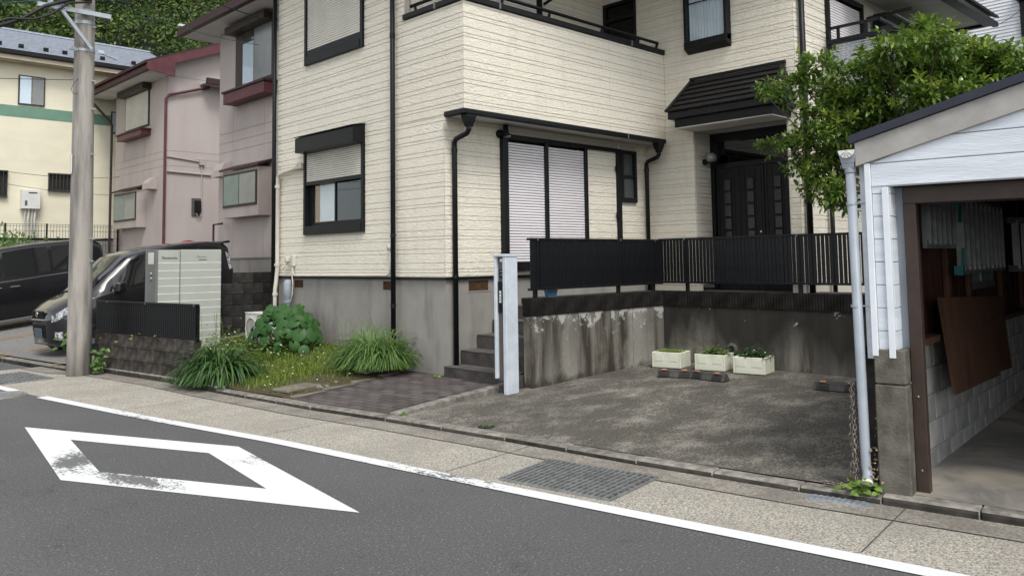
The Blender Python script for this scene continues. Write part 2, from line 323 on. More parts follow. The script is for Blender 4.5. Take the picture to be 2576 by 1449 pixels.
# ---------------------------------------------------------------- builders
MW = {}
class MB:
    def __init__(s, M=None): s.v = []; s.f = []; s.M = M
    def add(s, vs, fs):
        o = len(s.v)
        s.v += [s.M @ Vector(p) if s.M else Vector(p) for p in vs]; s.f += [[i + o for i in f] for f in fs]; return s
    def box(s, x0, x1, y0, y1, z0, z1):
        x0, x1 = sorted((x0, x1)); y0, y1 = sorted((y0, y1)); z0, z1 = sorted((z0, z1))
        return s.add([(x0, y0, z0), (x1, y0, z0), (x1, y1, z0), (x0, y1, z0), (x0, y0, z1), (x1, y0, z1), (x1, y1, z1), (x0, y1, z1)],
                     [(0, 3, 2, 1), (4, 5, 6, 7), (0, 1, 5, 4), (1, 2, 6, 5), (2, 3, 7, 6), (3, 0, 4, 7)])
    def prism(s, poly, ext):
        n = len(poly); e = Vector(ext); P = [Vector(p) for p in poly]
        nrm = Vector((0, 0, 0))
        for i in range(n): nrm += P[i].cross(P[(i + 1) % n])
        if nrm.dot(e) > 0: P.reverse()
        return s.add([tuple(p) for p in P] + [tuple(p + e) for p in P],
                     [list(range(n)), list(range(2 * n - 1, n - 1, -1))] + [[(i + 1) % n, i, n + i, n + (i + 1) % n] for i in range(n)])
    def bar(s, p, q, w, h, upv=(0, 0, 1)):
        p = Vector(p); q = Vector(q); d = (q - p).normalized(); u = Vector(upv)
        sd_ = d.cross(u)
        if sd_.length < 1e-4: sd_ = d.cross(Vector((1, 0, 0)))
        sd_.normalize(); u = sd_.cross(d)
        c = [p + sd_ * a * w / 2 + u * b_ * h / 2 for a, b_ in ((-1, -1), (1, -1), (1, 1), (-1, 1))]
        return s.prism([tuple(x) for x in c], tuple(q - p))
    def tube(s, pts, r, n=8, cap=True):
        P = [Vector(p) for p in pts]; rings = []; prev = None
        for i, p in enumerate(P):
            d = (P[min(i + 1, len(P) - 1)] - P[max(i - 1, 0)])
            d = d.normalized() if d.length > 1e-9 else Vector((0, 0, 1))
            a = prev if prev is not None else (Vector((0, 0, 1)) if abs(d.z) < .9 else Vector((1, 0, 0)))
            a = (a - d * a.dot(d)); a = a.normalized() if a.length > 1e-6 else d.orthogonal().normalized(); prev = a
            b_ = d.cross(a); rr = r[i] if isinstance(r, (list, tuple)) else r
            rings.append([p + (a * math.cos(2 * math.pi * k / n) + b_ * math.sin(2 * math.pi * k / n)) * rr for k in range(n)])
        vs_ = [tuple(p) for rg in rings for p in rg]; fs = []
        for i in range(len(P) - 1):
            for k in range(n): fs.append((i * n + k, i * n + (k + 1) % n, (i + 1) * n + (k + 1) % n, (i + 1) * n + k))
        if cap: fs.append(list(range(n - 1, -1, -1))); fs.append([(len(P) - 1) * n + k for k in range(n)])
        return s.add(vs_, fs)
    def lathe(s, prof, n=16, at=(0, 0, 0)):
        vs_ = []; fs = []; m_ = len(prof)
        for k in range(n):
            a = 2 * math.pi * k / n
            for r_, z_ in prof: vs_.append((at[0] + r_ * math.cos(a), at[1] + r_ * math.sin(a), at[2] + z_))
        for k in range(n):
            for i in range(m_ - 1): fs.append((k * m_ + i, ((k + 1) % n) * m_ + i, ((k + 1) % n) * m_ + i + 1, k * m_ + i + 1))
        return s.add(vs_, fs)
    def mesh(s, name, smooth=False):
        me = bpy.data.meshes.new(name); me.from_pydata([tuple(p) for p in s.v], [], s.f); me.update()
        if smooth: me.polygons.foreach_set('use_smooth', [True] * len(me.polygons))
        return me
    def build(s, name, mat, parent=None, smooth=False, bevel=0, kind=None, seg=1, mats=None, fm=None):
        me = s.mesh(name, smooth)
        if bevel:
            bm = bmesh.new(); bm.from_mesh(me)
            eds = [e for e in bm.edges if len(e.link_faces) == 2 and e.calc_face_angle(0) > .6]
            bmesh.ops.bevel(bm, geom=eds, offset=bevel, segments=seg, affect='EDGES', profile=.5, clamp_overlap=True); bm.to_mesh(me); bm.free()
        for mm in (mats or [mat]): me.materials.append(MATS[mm])
        if fm: me.polygons.foreach_set('material_index', fm)
        return link(name, me, parent, kind)
def link(name, me, parent=None, kind=None):
    o = bpy.data.objects.new(name, me); COL.objects.link(o)
    if parent is not None:
        me.transform(MW[parent].inverted()); o.parent = parent; MW[o] = MW[parent]
    else: MW[o] = Matrix()
    if kind: o['kind'] = kind
    return o
def piece(name, me, mtx, parent):
    """a repeated piece that shares its mesh: mtx is its place in the world"""
    o = bpy.data.objects.new(name, me); COL.objects.link(o); o.parent = parent
    o.matrix_local = MW[parent].inverted() @ mtx; return o
def thing(name, label, cat, loc=(0, 0, 0), rz=0, group=None):
    o = bpy.data.objects.new(name, None); COL.objects.link(o); o.empty_display_size = .1
    o.location = loc; o.rotation_euler = (0, 0, rz); MW[o] = Matrix.Translation(Vector(loc)) @ Matrix.Rotation(rz, 4, 'Z')
    return tag(o, label, cat, group)
def tag(o, label, cat, group=None):
    o['label'] = label; o['category'] = cat
    if group: o['group'] = group
    return o
def T(x, y, z, rz=0): return Matrix.Translation((x, y, z)) @ Matrix.Rotation(rz, 4, 'Z')
def unit_box(name, w, d, h, mat, bevel=.004):
    me = MB().box(-w / 2, w / 2, -d / 2, d / 2, 0, h).mesh(name)
    if bevel:
        bm = bmesh.new(); bm.from_mesh(me); bmesh.ops.bevel(bm, geom=bm.edges[:], offset=bevel, segments=1, affect='EDGES'); bm.to_mesh(me); bm.free()
    me.materials.append(MATS[mat]); return me
def text_obj(body, size, mtx, mat, name, parent, ext=.0015):
    cu = bpy.data.curves.new(name, 'FONT'); cu.body = body; cu.size = size; cu.extrude = ext; cu.align_x = 'CENTER'; cu.align_y = 'CENTER'
    t = bpy.data.objects.new(name, cu); COL.objects.link(t)
    me = bpy.data.meshes.new_from_object(t); bpy.data.objects.remove(t)
    me.materials.clear(); me.materials.append(MATS[mat]); me.transform(mtx); return link(name, me, parent)
TH = 0.137645                                   # street direction, turned from the house's
SDV = Vector((-math.sin(TH), math.cos(TH), 0)); NV = Vector((math.cos(TH), math.sin(TH), 0))
# ================================================================= SETTING
def sheet(name, poly, mat, kind='structure', parent=None):
    mb = MB(); mb.add(poly, [list(range(len(poly)))]); return mb.build(name, mat, parent, kind=kind)
def offset_line(P, d):
    out = []
    for i, p in enumerate(P):
        a = Vector(P[max(i - 1, 0)]); b_ = Vector(P[min(i + 1, len(P) - 1)]); t = (b_ - a).normalized(); nrm = Vector((t.y, -t.x))
        if nrm.x < 0: nrm = -nrm
        out.append((p[0] + nrm.x * d, p[1] + nrm.y * d))
    return out
def strip(name, A, B_, z, mat, parent=None, kind='structure', zb=None):
    mb = MB(); n = len(A)
    mb.add([(a[0], a[1], z) for a in A] + [(q[0], q[1], z if zb is None else zb) for q in B_], [(i, i + 1, n + i + 1, n + i) for i in range(n - 1)])
    o = mb.build(name, mat, parent, kind=kind); return o
def dens(P, step=.3):
    out = []
    for a, b_ in zip(P[:-1], P[1:]):
        n = max(1, int((Vector(b_) - Vector(a)).length / step))
        for i in range(n): out.append(tuple(Vector(a).lerp(Vector(b_), i / n)))
    out.append(P[-1]); return out
WL = [(2.60, 15.2), (2.99, 11.93), (3.39, 9.28), (3.79, 7.07), (4.06, 5.05), (4.15, 4.40), (4.31, 3.34), (4.47, 2.31), (4.585, 1.57), (5.05, -1.6), (6.0, -8.0)]
KL = [(3.30, 19.5), (3.70, 16.8), (4.02, 14.2), (4.30, 13.8), (4.58, 11.73), (4.65, 10.24), (4.83, 8.245), (5.01, 7.06), (5.20, 5.477), (5.32, 4.08), (5.48, 2.79), (5.573, 2.263), (5.66, 1.70), (5.70, 1.45), (6.2, -2.0), (7.2, -8.0)]
sheet('ground', [(-250, -250, -.05), (300, -250, -.05), (300, 300, -.05), (-250, 300, -.05)], 'hill_earth')
road = sheet('road', [(-40, -30, 0), (9, -30, 0), (7.0, -8, 0), (5.6, 0, 0), (5.4, 2, 0), (4, 13, 0), (3.3, 20, 0), (-2, 60, 0), (-40, 60, 0)], 'asphalt')
def inter(P, ys):
    P = sorted(P, key=lambda p: p[1]); out = []
    for y in ys:
        for a, b_ in zip(P[:-1], P[1:]):
            if a[1] <= y <= b_[1]: out.append((a[0] + (b_[0] - a[0]) * (y - a[1]) / (b_[1] - a[1]), y)); break
    return out
ys = [-7.9 + .3 * i for i in range(78)]
W_ = inter(WL, ys); K_ = inter(KL, ys); n_ = min(len(W_), len(K_)); W_ = W_[:n_]; K_ = K_[:n_]
apron = strip('pavement_apron', W_, offset_line(K_, .02), .004, 'apron')
Gi = offset_line(K_, -.30); strip('gutter', Gi, offset_line(K_, .03), .008, 'gutter_concrete')
jb = MB()
n_ = len(Gi); G1 = offset_line(Gi, -.008)
jb.add([(a[0], a[1], .0095) for a in G1] + [(a[0], a[1], .0095) for a in Gi], [(i, i + 1, n_ + i + 1, n_ + i) for i in range(n_ - 1)])
def across(y, z=.0098, w=.007):
    a = inter(WL, [y])[0]; c = inter(KL, [y + .12])[0]
    return [(a[0] + .1, a[1] - w / 2, z), (c[0], c[1] - w / 2, z), (c[0], c[1] + w / 2, z), (a[0] + .1, a[1] + w / 2, z)]
for y in (5.05, 7.4, 9.9, 2.0):
    jb.add(across(y), [(0, 1, 2, 3)])
jb.build('pavement_joint', 'tile_joint', apron)
# kerb: single stones along the line
kerb = bpy.data.objects.new('kerb', None); COL.objects.link(kerb); kerb['kind'] = 'structure'; MW[kerb] = Matrix()
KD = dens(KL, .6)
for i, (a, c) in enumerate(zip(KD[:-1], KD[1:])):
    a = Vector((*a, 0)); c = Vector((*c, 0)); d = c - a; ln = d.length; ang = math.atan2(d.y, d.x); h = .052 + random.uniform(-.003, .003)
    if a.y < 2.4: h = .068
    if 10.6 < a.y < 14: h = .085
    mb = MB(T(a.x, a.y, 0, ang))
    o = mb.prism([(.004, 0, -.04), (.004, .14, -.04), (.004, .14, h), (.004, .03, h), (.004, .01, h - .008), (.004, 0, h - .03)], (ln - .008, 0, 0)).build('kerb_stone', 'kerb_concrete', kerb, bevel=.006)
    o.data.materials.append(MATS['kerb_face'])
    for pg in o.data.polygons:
        if pg.normal.x < -.6 and abs(pg.normal.z) < .5: pg.material_index = 1  # street sides darker: dirt and shade together in the colour
# markings
def ribbon(name, P, w, z, mat, parent):
    A = offset_line(P, -w / 2); B_ = offset_line(P, w / 2); return strip(name, A, B_, z, mat, parent, kind=None)
ribbon('edge_line', inter(WL, [-7.9 + .2 * i for i in range(99)]), .135, .0068, 'road_paint', road)
ribbon('edge_line', inter(WL, [12.55, 13, 13.6, 14.2, 15.1]), .135, .0068, 'road_paint', road)
tl, rr_, bl_, tr_ = Vector((2.346, 9.663)), Vector((3.110, 4.674)), Vector((1.976, 7.081)), Vector((3.451, 7.132))
cen = (tl + rr_ + bl_ + tr_) / 4
out = [tl, tr_, rr_, bl_]
inn = []
for i in range(4):                                   # mitred inner outline of the diamond mark
    p0, p1, p2 = out[i - 1], out[i], out[(i + 1) % 4]
    e1 = (p1 - p0).normalized(); e2 = (p2 - p1).normalized()
    n1 = Vector((-e1.y, e1.x)); n2 = Vector((-e2.y, e2.x))
    if n1.dot(cen - p1) < 0: n1 = -n1
    if n2.dot(cen - p1) < 0: n2 = -n2
    w = .285; k = (n1 + n2) / (1 + n1.dot(n2)); inn.append(p1 + k * w)
mb = MB()
for i in range(4):
    j = (i + 1) % 4; m0 = .0
    mb.add([(out[i].x, out[i].y, .004), (out[j].x, out[j].y, .004), (inn[j].x, inn[j].y, .004), (inn[i].x, inn[i].y, .004)], [(0, 1, 2, 3)])
mb.build('diamond_mark', 'road_paint', road)
# manhole cover in the road at the far left
mh = thing('manhole_cover', 'round iron manhole cover in the road beside the white edge line', 'manhole cover', (2.62, 12.3, 0))
MB().lathe([(0, .006), (.30, .006), (.31, .012), (.33, .012), (.335, 0)], 28, (2.62, 12.3, 0)).build('cover', 'grate_iron', mh)
MB().lathe([(.336, .0), (.345, .008), (.37, .008), (.375, 0)], 28, (2.62, 12.3, 0)).build('ring', 'gutter_concrete', mh)

# drain gratings
def grate(name, label, P, nb, mat, depth=.03, cross=6):
    P = [Vector((p[0], p[1], .012)) for p in P]; c = sum(P, Vector()) / 4
    t = thing(name, label, 'drain grate', (c.x, c.y, 0))
    MB().add([tuple(p + Vector((0, 0, -.0015))) for p in P], [(0, 1, 2, 3)]).build('pit', 'interior_dark', t)
    fr = MB()
    for a, b_ in zip(P, P[1:] + P[:1]): fr.bar(a, b_, .022, .012)
    fr.build('frame', mat, t)
    for i in range(1, nb):
        k = i / nb; MB().bar(P[0].lerp(P[3], k) + Vector((0, 0, .004)), P[1].lerp(P[2], k) + Vector((0, 0, .004)), .42 * (P[0] - P[3]).length / nb, .016).build('bar', mat, t)
    for i in range(1, cross):
        k = i / cross; MB().bar(P[0].lerp(P[1], k) + Vector((0, 0, -.001)), P[3].lerp(P[2], k) + Vector((0, 0, .002)), .010, .014).build('crossbar', mat, t)
    return t
grate('street_grate', 'large rectangular steel drain grate in the pavement below the parking slab', [(4.286, 4.571), (4.967, 4.70), (5.117, 3.729), (4.428, 3.629)], 20, 'grate_iron', cross=9)
grate('small_grate', 'narrow galvanised drain grate against the kerb in front of the garage pipe', [(5.372, 2.694), (5.455, 2.70), (5.525, 2.32), (5.44, 2.312)], 10, 'galvanised', cross=4)
grate('left_grate', 'wide slatted drain grate beside the base of the utility pole', [(2.93, 13.35), (2.83, 14.5), (3.50, 14.62), (3.62, 13.45)], 12, 'grate_iron', cross=3)

# parking slab, slopes gently up to the retaining wall
def zs(x): return .052 + .0326 * max(0, x - 5.3)
Kb = offset_line(KL, .138)
slabK = inter(Kb, [2.30, 2.8, 3.4, 4.0, 4.6, 5.2, 5.8, 6.4, 7.06])
mb = MB(); n_ = len(slabK)
far = [(9.85, y) for y in [2.92, 3.4, 3.9, 4.4, 5.0, 5.6, 6.1, 6.6, 7.1]]
rows = 10
vsx = []
for i in range(n_):
    a, b_ = Vector(slabK[i]), Vector(far[i])
    for j in range(rows + 1):
        p = a.lerp(b_, j / rows); vsx.append((p.x, p.y, zs(p.x) - .003))
mb.add(vsx, [(i * (rows + 1) + j, (i + 1) * (rows + 1) + j, (i + 1) * (rows + 1) + j + 1, i * (rows + 1) + j + 1) for i in range(n_ - 1) for j in range(rows)])
slab = mb.build('parking_slab', 'slab', kind='structure')
mb = MB()                                           # small soak hole in the slab's front edge
hx, hy = 5.38, 5.92
mb.lathe([(0, zs(hx) + .001), (.085, zs(hx) + .001)], 18, (hx, hy, 0)); mb.build('drain_hole', 'interior_dark', slab)
mb = MB()
for k in range(50):
    a = random.uniform(0, 6.28); r_ = .06 * math.sqrt(random.random()); x, y = hx + .01 + r_ * math.cos(a), hy - .01 + r_ * math.sin(a); s_ = random.uniform(.008, .018); b_ = random.uniform(0, 6.28)
    mb.add([(x, y, .058), (x + s_ * math.cos(b_), y + s_ * math.sin(b_), .066), (x + s_ * 1.6 * math.cos(b_ + .6), y + s_ * 1.6 * math.sin(b_ + .6), .064)], [(0, 1, 2)])
tag(mb.build('weed_tuft', 'weed', kind='stuff'), 'small green weeds growing in the hole at the slab edge', 'weeds')

# ramp kerb between the tiled path and the slab
rk = bpy.data.objects.new('path_kerb', None); COL.objects.link(rk); rk['kind'] = 'structure'; MW[rk] = Matrix()
A0, A1 = Vector((5.16, 7.07, 0)), Vector((6.90, 7.17, 0))
for i in range(4):
    a = A0.lerp(A1, i / 4); c = A0.lerp(A1, (i + 1) / 4); d = c - a
    mb = MB(T(a.x, a.y, 0, math.atan2(d.y, d.x))); z0, z1 = .068 + .026 * i, .068 + .026 * (i + 1); l = d.length - .006
    mb.add([(0, 0, 0), (l, 0, 0), (l, .12, 0), (0, .12, 0), (0, 0, z0), (l, 0, z1), (l, .12, z1), (0, .12, z0)], [(0, 3, 2, 1), (4, 5, 6, 7), (0, 1, 5, 4), (1, 2, 6, 5), (2, 3, 7, 6), (3, 0, 4, 7)])
    mb.build('kerb_stone', 'kerb_concrete', rk, bevel=.008)

# tiled path: brown brick pavers, each one a piece
def inpoly(p, poly):
    c = False; n = len(poly)
    for i in range(n):
        a, b_ = poly[i], poly[i - 1]
        if (a[1] > p[1]) != (b_[1] > p[1]) and p[0] < (b_[0] - a[0]) * (p[1] - a[1]) / (b_[1] - a[1]) + a[0]: c = not c
    return c
PP = [(4.935, 8.85), (4.985, 8.245), (5.075, 7.6), (5.13, 7.19), (6.94, 7.29), (6.94, 8.46), (6.985, 8.47), (6.985, 9.30), (6.42, 9.15)]
def zp(x): return .052 + .042 * (x - 4.95)
path = MB().add([(x, y, zp(x) - .006) for x, y in PP], [list(range(len(PP)))]).build('tiled_path', 'tile_joint', kind='structure')
bw, bh = .235, .118
cand = []
for i in range(-30, 40):
    for j in range(-60, 60):
        s_ = 6.4 + (i + (.5 if j % 2 else 0)) * bw; nn_ = 6.5 + j * bh
        P = NV * nn_ + SDV * s_
        if all(inpoly(((P + NV * a + SDV * b_).x, (P + NV * a + SDV * b_).y), PP) for a in (-.045, .045) for b_ in (-.1, .1)): cand.append(P)
cand.sort(key=lambda p: p.length)
tile_me = [unit_box('path_tile', bh - .014, bw - .014, .03, 'tile_brown', .004) for _ in range(2)]
for P in cand[:300]: 
    m4 = T(P.x, P.y, zp(P.x) - .028 + random.uniform(-.0015, .0015), TH) @ Matrix.Rotation(random.uniform(-.012, .012), 4, 'X') @ Matrix.Rotation(random.uniform(-.012, .012) - .02, 4, 'Y')
    piece('path_tile', tile_me[0], m4, path)
if len(cand) > 300:
    mb = MB()
    for P in cand[300:]:
        mb.M = T(P.x, P.y, zp(P.x) - .028, TH); mb.box(-bh / 2 + .005, bh / 2 - .005, -bw / 2 + .005, bw / 2 - .005, 0, .03)
    mb.build('path_tile', 'tile_brown', path, kind='stuff')
# edge setts of the path along the lawn + pale slab stones
mb_ed = [(4.98, 8.92), (6.98, 9.37)]
ed = dens(mb_ed, .42)
edge = bpy.data.objects.new('path_edging', None); COL.objects.link(edge); edge['kind'] = 'structure'; MW[edge] = Matrix()
for a, c in zip(ed[:-1], ed[1:]):
    a = Vector(a); c = Vector(c); d = c - a; m4 = T((a.x + c.x) / 2, (a.y + c.y) / 2, zp(a.x) - .04, math.atan2(d.y, d.x))
    MB(m4).box(-d.length / 2 + .006, d.length / 2 - .006, -.05, .05, 0, .055).build('edging_stone', 'paving_slab', edge, bevel=.008)

# lawn: soil sheet rising to the house and left along it
def zl(x, y): return .055 + max(0, min(1, (x - 4.7) / 2.3)) * (.105 + .10 * max(0, min(2.0, y - 9.2)) * 1.0) + .012 * mnoise.noise(Vector((x * 2, y * 2, 0)))
mb = MB(); nx, ny = 24, 44
gv = []
for j in range(ny + 1):
    y = 8.75 + j * (14.5 - 8.75) / ny; xk = inter(Kb, [y])[0][0] - .01
    for i in range(nx + 1):
        x = xk + (7.3 - xk) * i / nx; z = zl(x, y)
        if y < 9.6: z = min(z, zp(x) - .012 + max(0, (y - 8.90 - (x - 4.95) * .225)) * .5)
        gv.append((x, y, z))
mb.add(gv, [(j * (nx + 1) + i, j * (nx + 1) + i + 1, (j + 1) * (nx + 1) + i + 1, (j + 1) * (nx + 1) + i) for j in range(ny) for i in range(nx)])
lawn = mb.build('garden_soil', 'soil', smooth=True, kind='structure')
for i, (x, y, w, d, rz) in enumerate([(5.27, 9.33, .62, .33, .30), (6.55, 9.50, .6, .3, .2)]):
    mb = MB(T(x, y, zl(x, y) - .01, rz)); mb.prism([(-w / 2, -d / 2, 0), (w / 2 * .9, -d / 2, 0), (w / 2, d / 3, 0), (w / 2 - .1, d / 2, 0), (-w / 2 + .06, d / 2, 0)], (0, 0, .035))
    tag(mb.build('stepping_stone', 'paving_slab', bevel=.008), ['flat pale paving stone at the front edge of the garden', 'flat pale paving stone half under the long-leaved grass clump by the path'][i], 'paving stone')
for i, (x, y, s_) in enumerate([(5.48, 9.13, .05), (5.60, 9.14, .035), (5.80, 9.25, .03)]):
    mb = MB(T(x, y, zl(x, y))); mb.lathe([(0, s_ * .6), (s_ * .6, s_ * .5), (s_, .1 * s_), (s_ * .9, -.01)], 7)
    tag(mb.build('pebble', 'stone_grey'), ['largest broken stone at the edge of the tiled path', 'broken stone lying right beside the largest one by the tiled path', 'small stone lying farther up the edge of the tiled path'][i], 'stone')

# neighbouring parking lot, sloping up from the street
def zlot(x, y): return .07 + .1175 * max(0, (x - (4.55 - (y - 13.5) * .117)))
mb = MB(); gv = []; nx, ny = 10, 14
for j in range(ny + 1):
    y = 14.1 + j * (28 - 14.1) / ny
    x0_ = (inter(Kb, [y])[0][0] if y < 18.9 else 3.3 - (y - 19) * .12)
    for i in range(nx + 1):
        x = x0_ + (9.2 - x0_) * i / nx; gv.append((x, y, zlot(x, y)))
mb.add(gv, [(j * (nx + 1) + i, j * (nx + 1) + i + 1, (j + 1) * (nx + 1) + i + 1, (j + 1) * (nx + 1) + i) for j in range(ny) for i in range(nx)])
lot = mb.build('parking_lot', 'lot_asphalt', kind='structure')
for y0_ in (16.95, 17.2, 19.6, 19.85):
    mb = MB(); q = []
    for k in range(9):
        x = 3.75 - (y0_ - 15.5) * .11 + k * .5; y = y0_ + k * .5 * .137; q.append((x, y))
    mb.add([(x, y - .035, zlot(x, y) + .006) for x, y in q] + [(x, y + .035, zlot(x, y) + .006) for x, y in q], [(i, i + 1, 10 + i, 9 + i) for i in range(8)])
    mb.build('bay_line', 'yellow_line', lot)
mb = MB(); q = [(3.95 + k * .45, 14.75 + k * .45 * .137) for k in range(7)]
mb.add([(x, y - .035, zlot(x, y) + .006) for x, y in q] + [(x, y + .035, zlot(x, y) + .006) for x, y in q], [(i, i + 1, 8 + i, 7 + i) for i in range(6)]); mb.build('bay_line', 'yellow_line', lot)

# hillside behind the houses
mb = MB(); gv = []; nx, ny = 30, 14
def hill(a, d):
    """a: bearing left of +Y-ish in radians, d: distance"""
    return (d * math.sin(a), d * math.cos(a))
def hz(d, a): return 3.0 + max(0, d - 34) * .62 + 2.0 * mnoise.noise(Vector((a * 3, d * .06, 0)))
for j in range(ny + 1):
    d = 32 + j * 4
    for i in range(nx + 1):
        a = R(-12) + R(72) * i / nx; x, y = hill(a, d); gv.append((x, y, hz(d, a) if j else -.5))
mb.add(gv, [(j * (nx + 1) + i, j * (nx + 1) + i + 1, (j + 1) * (nx + 1) + i + 1, (j + 1) * (nx + 1) + i) for j in range(ny) for i in range(nx)])
mb.build('hillside', 'hill_earth', smooth=True, kind='structure')
# wooded hillside: one mass of foliage
mb = MB(); rnd = random.Random(3); core = MB()
for k in range(250):
    a = R(9) + R(24) * rnd.random(); d = rnd.uniform(37, 58); x, y = hill(a, d); z = hz(d, a) + rnd.uniform(1.5, 4.0)
    el = (z - 1.65) / d
    if el > .40 or el < .17: continue
    if a < R(13.5) and el > .29: continue
    rx, rz_ = rnd.uniform(1.5, 2.6), rnd.uniform(1.3, 2.3)
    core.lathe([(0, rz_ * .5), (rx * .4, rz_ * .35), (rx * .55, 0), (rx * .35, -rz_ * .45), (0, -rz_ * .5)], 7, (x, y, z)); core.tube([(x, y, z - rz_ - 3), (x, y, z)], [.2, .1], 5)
    lumps = [(Vector((rnd.gauss(0, .6), rnd.gauss(0, .6), rnd.gauss(.1, .5))), rnd.uniform(.28, .55)) for _ in range(11)]
    big = rnd.uniform(.8, 1.25)
    for q in range(800):
        c, rad = lumps[rnd.randrange(11)]
        u = Vector((rnd.gauss(0, 1), rnd.gauss(0, 1), rnd.gauss(.35, 1))).normalized(); rad *= rnd.uniform(.75, 1.06)
        p = Vector((x + (c.x * .8 + u.x * rad) * rx, y + (c.y * .8 + u.y * rad) * rx, z + (c.z * .8 + u.z * rad) * rz_))
        nrm = Vector((u.x + rnd.gauss(0, .5), u.y + rnd.gauss(0, .5), u.z + .5 + rnd.gauss(0, .5))).normalized()
        t1 = nrm.orthogonal().normalized(); t2 = nrm.cross(t1); ca_ = rnd.uniform(0, 6.28); t1, t2 = t1 * math.cos(ca_) + t2 * math.sin(ca_), t2 * math.cos(ca_) - t1 * math.sin(ca_); s_ = rnd.uniform(.055, .13) * big
        mb.add([p - t1 * s_, p - t2 * s_ * .5, p + t1 * s_ * 1.1, p + t2 * s_ * .5], [(0, 1, 2, 3)])
w1 = mb.build('woodland', 'leaf_wood', kind='stuff'); tag(w1, 'dense dark green trees covering the hillside behind the houses', 'woodland')
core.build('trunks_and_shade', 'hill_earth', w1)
# ================================================================= CREAM HOUSE
X0, Y0, YB, X1, YR = 7.0, 8.47, 8.06, 11.56, 5.68
house = thing('cream_house', 'two-storey cream sided house with black trim on a grey foundation', 'house', (X0, Y0, 0))
GZ = 4.954; PAT = (.062, .130, .087, .045, .125); PER = sum(PAT)
BANDS = []
z = GZ + PER * 4
while z > 1.0:
    for h in PAT:
        BANDS.append((z - h, z)); z -= h
strips = []
def siding(axis, c, a0, a1, z0, z1, holes=(), wall=None, out=-1):
    """axis 'x': wall lies in the plane x=c and runs along y; 'y': plane y=c, along x. Boards stand 12 mm proud."""
    for zb, zt in BANDS:
        b0, b1 = max(zb, z0), min(zt, z1)
        if b1 - b0 < .02: continue
        segs = [(a0, a1)]
        for h0, h1, hz0, hz1 in holes:
            if b1 <= hz0 + .005 or b0 >= hz1 - .005: continue
            ns = []
            for s0, s1 in segs:
                if h1 <= s0 or h0 >= s1: ns.append((s0, s1)); continue
                if h0 - s0 > .03: ns.append((s0, h0))
                if s1 - h1 > .03: ns.append((h1, s1))
            segs = ns
        for s0, s1 in segs: strips.append((axis, c, s0, s1, b0, b1, wall, out))
def board_mb(mb, axis, c, s0, s1, b0, b1, out):
    g, ch, d = .0025, .006, .009
    prof = [(0, b0 + g), (d, b0 + g + ch), (d, b1 - g - ch), (0, b1 - g)]
    vs_ = []
    for s_ in (s0, s1):
        for dd, zz in prof: vs_.append((c + out * dd, s_, zz) if axis == 'x' else (s_, c + out * dd, zz))
    fs = [(0, 4, 5, 1), (1, 5, 6, 2), (2, 6, 7, 3), (0, 1, 2, 3), (7, 6, 5, 4)]
    if (axis == 'x'): fs = [tuple(reversed(f)) for f in fs]
    mb.add(vs_, fs)
WINL = (10.355, 12.105, 2.11, 3.66); WINU = (10.375, 12.10, 4.95, 6.7)
SH = (8.015, 10.73, 1.5, 3.46); SW = (10.80, 11.21, 2.59, 3.465)
DOOR = (5.84, 7.51, 1.0, 3.73); W2 = (6.74, 7.55, 5.08, 6.9); D2 = (8.615, 9.36, 4.0, 6.30)
BS = (12.62, 14.02, 3.9, 6.0)
def wallp(fn, name='wall'):
    mb = MB(); fn(mb); return mb.build(name, 'siding_back', house)
e = .0
wA = wallp(lambda m: (m.box(X0, X0 + .15, 9.45, WINL[0], 1.40, 6.75), m.box(X0, X0 + .15, WINL[1], 13.07, 1.40, 6.75), m.box(X0, X0 + .15, WINL[0], WINL[1], 1.40, WINL[2]),
                      m.box(X0, X0 + .15, WINL[0], WINL[1], WINL[3], WINU[2]), m.box(X0, 12.0, 12.92, 13.07, 1.4, 6.75), m.box(X0, X0 + .15, Y0, 9.45, 1.40, 3.625)))
wB = wallp(lambda m: (m.box(X0, X1, YB, YB + .12, 3.63, 5.12), m.box(X0, X0 + .12, YB + .12, 9.45, 3.63, 5.12)), 'balcony_wall')
wC = wallp(lambda m: (m.box(X0 + .15, SH[0], Y0, Y0 + .15, 1.40, 3.62), m.box(SH[0], SH[1], Y0, Y0 + .15, 1.40, SH[2]), m.box(SH[0], SH[1], Y0, Y0 + .15, SH[3], 3.62), m.box(SH[1], SW[0], Y0, Y0 + .15, 1.4, 3.62),
                      m.box(SW[0], SW[1], Y0, Y0 + .15, 1.4, SW[2]), m.box(SW[0], SW[1], Y0, Y0 + .15, SW[3], 3.62), m.box(SW[1], X1, Y0, Y0 + .15, 1.4, 3.62), m.box(9.86, 10.66, 8.425, 8.60, 1.54, 3.40)), 'wall')
wE = wallp(lambda m: (m.box(X1, X1 + .15, DOOR[1], D2[0], 1.0, 6.75), m.box(X1, X1 + .15, YR, DOOR[0], 1.0, 6.75), m.box(X1, X1 + .15, DOOR[0], W2[0], DOOR[3], 6.75), m.box(X1, X1 + .15, W2[0], DOOR[1], DOOR[3], W2[2]),
                      m.box(X1, X1 + .15, D2[1], 9.5, 1.0, 6.75), m.box(X1, X1 + .15, D2[0], D2[1], D2[3], 6.75), m.box(X1, X1 + .15, D2[0], D2[1], 1.0, D2[2])), 'wall')
wF = wallp(lambda m: (m.box(X0 + .15, X1, 9.40, 9.55, 3.7, 6.75), m.box(X0 + .12, X1, YB + .12, 9.4, 3.66, 3.9)), 'wall')
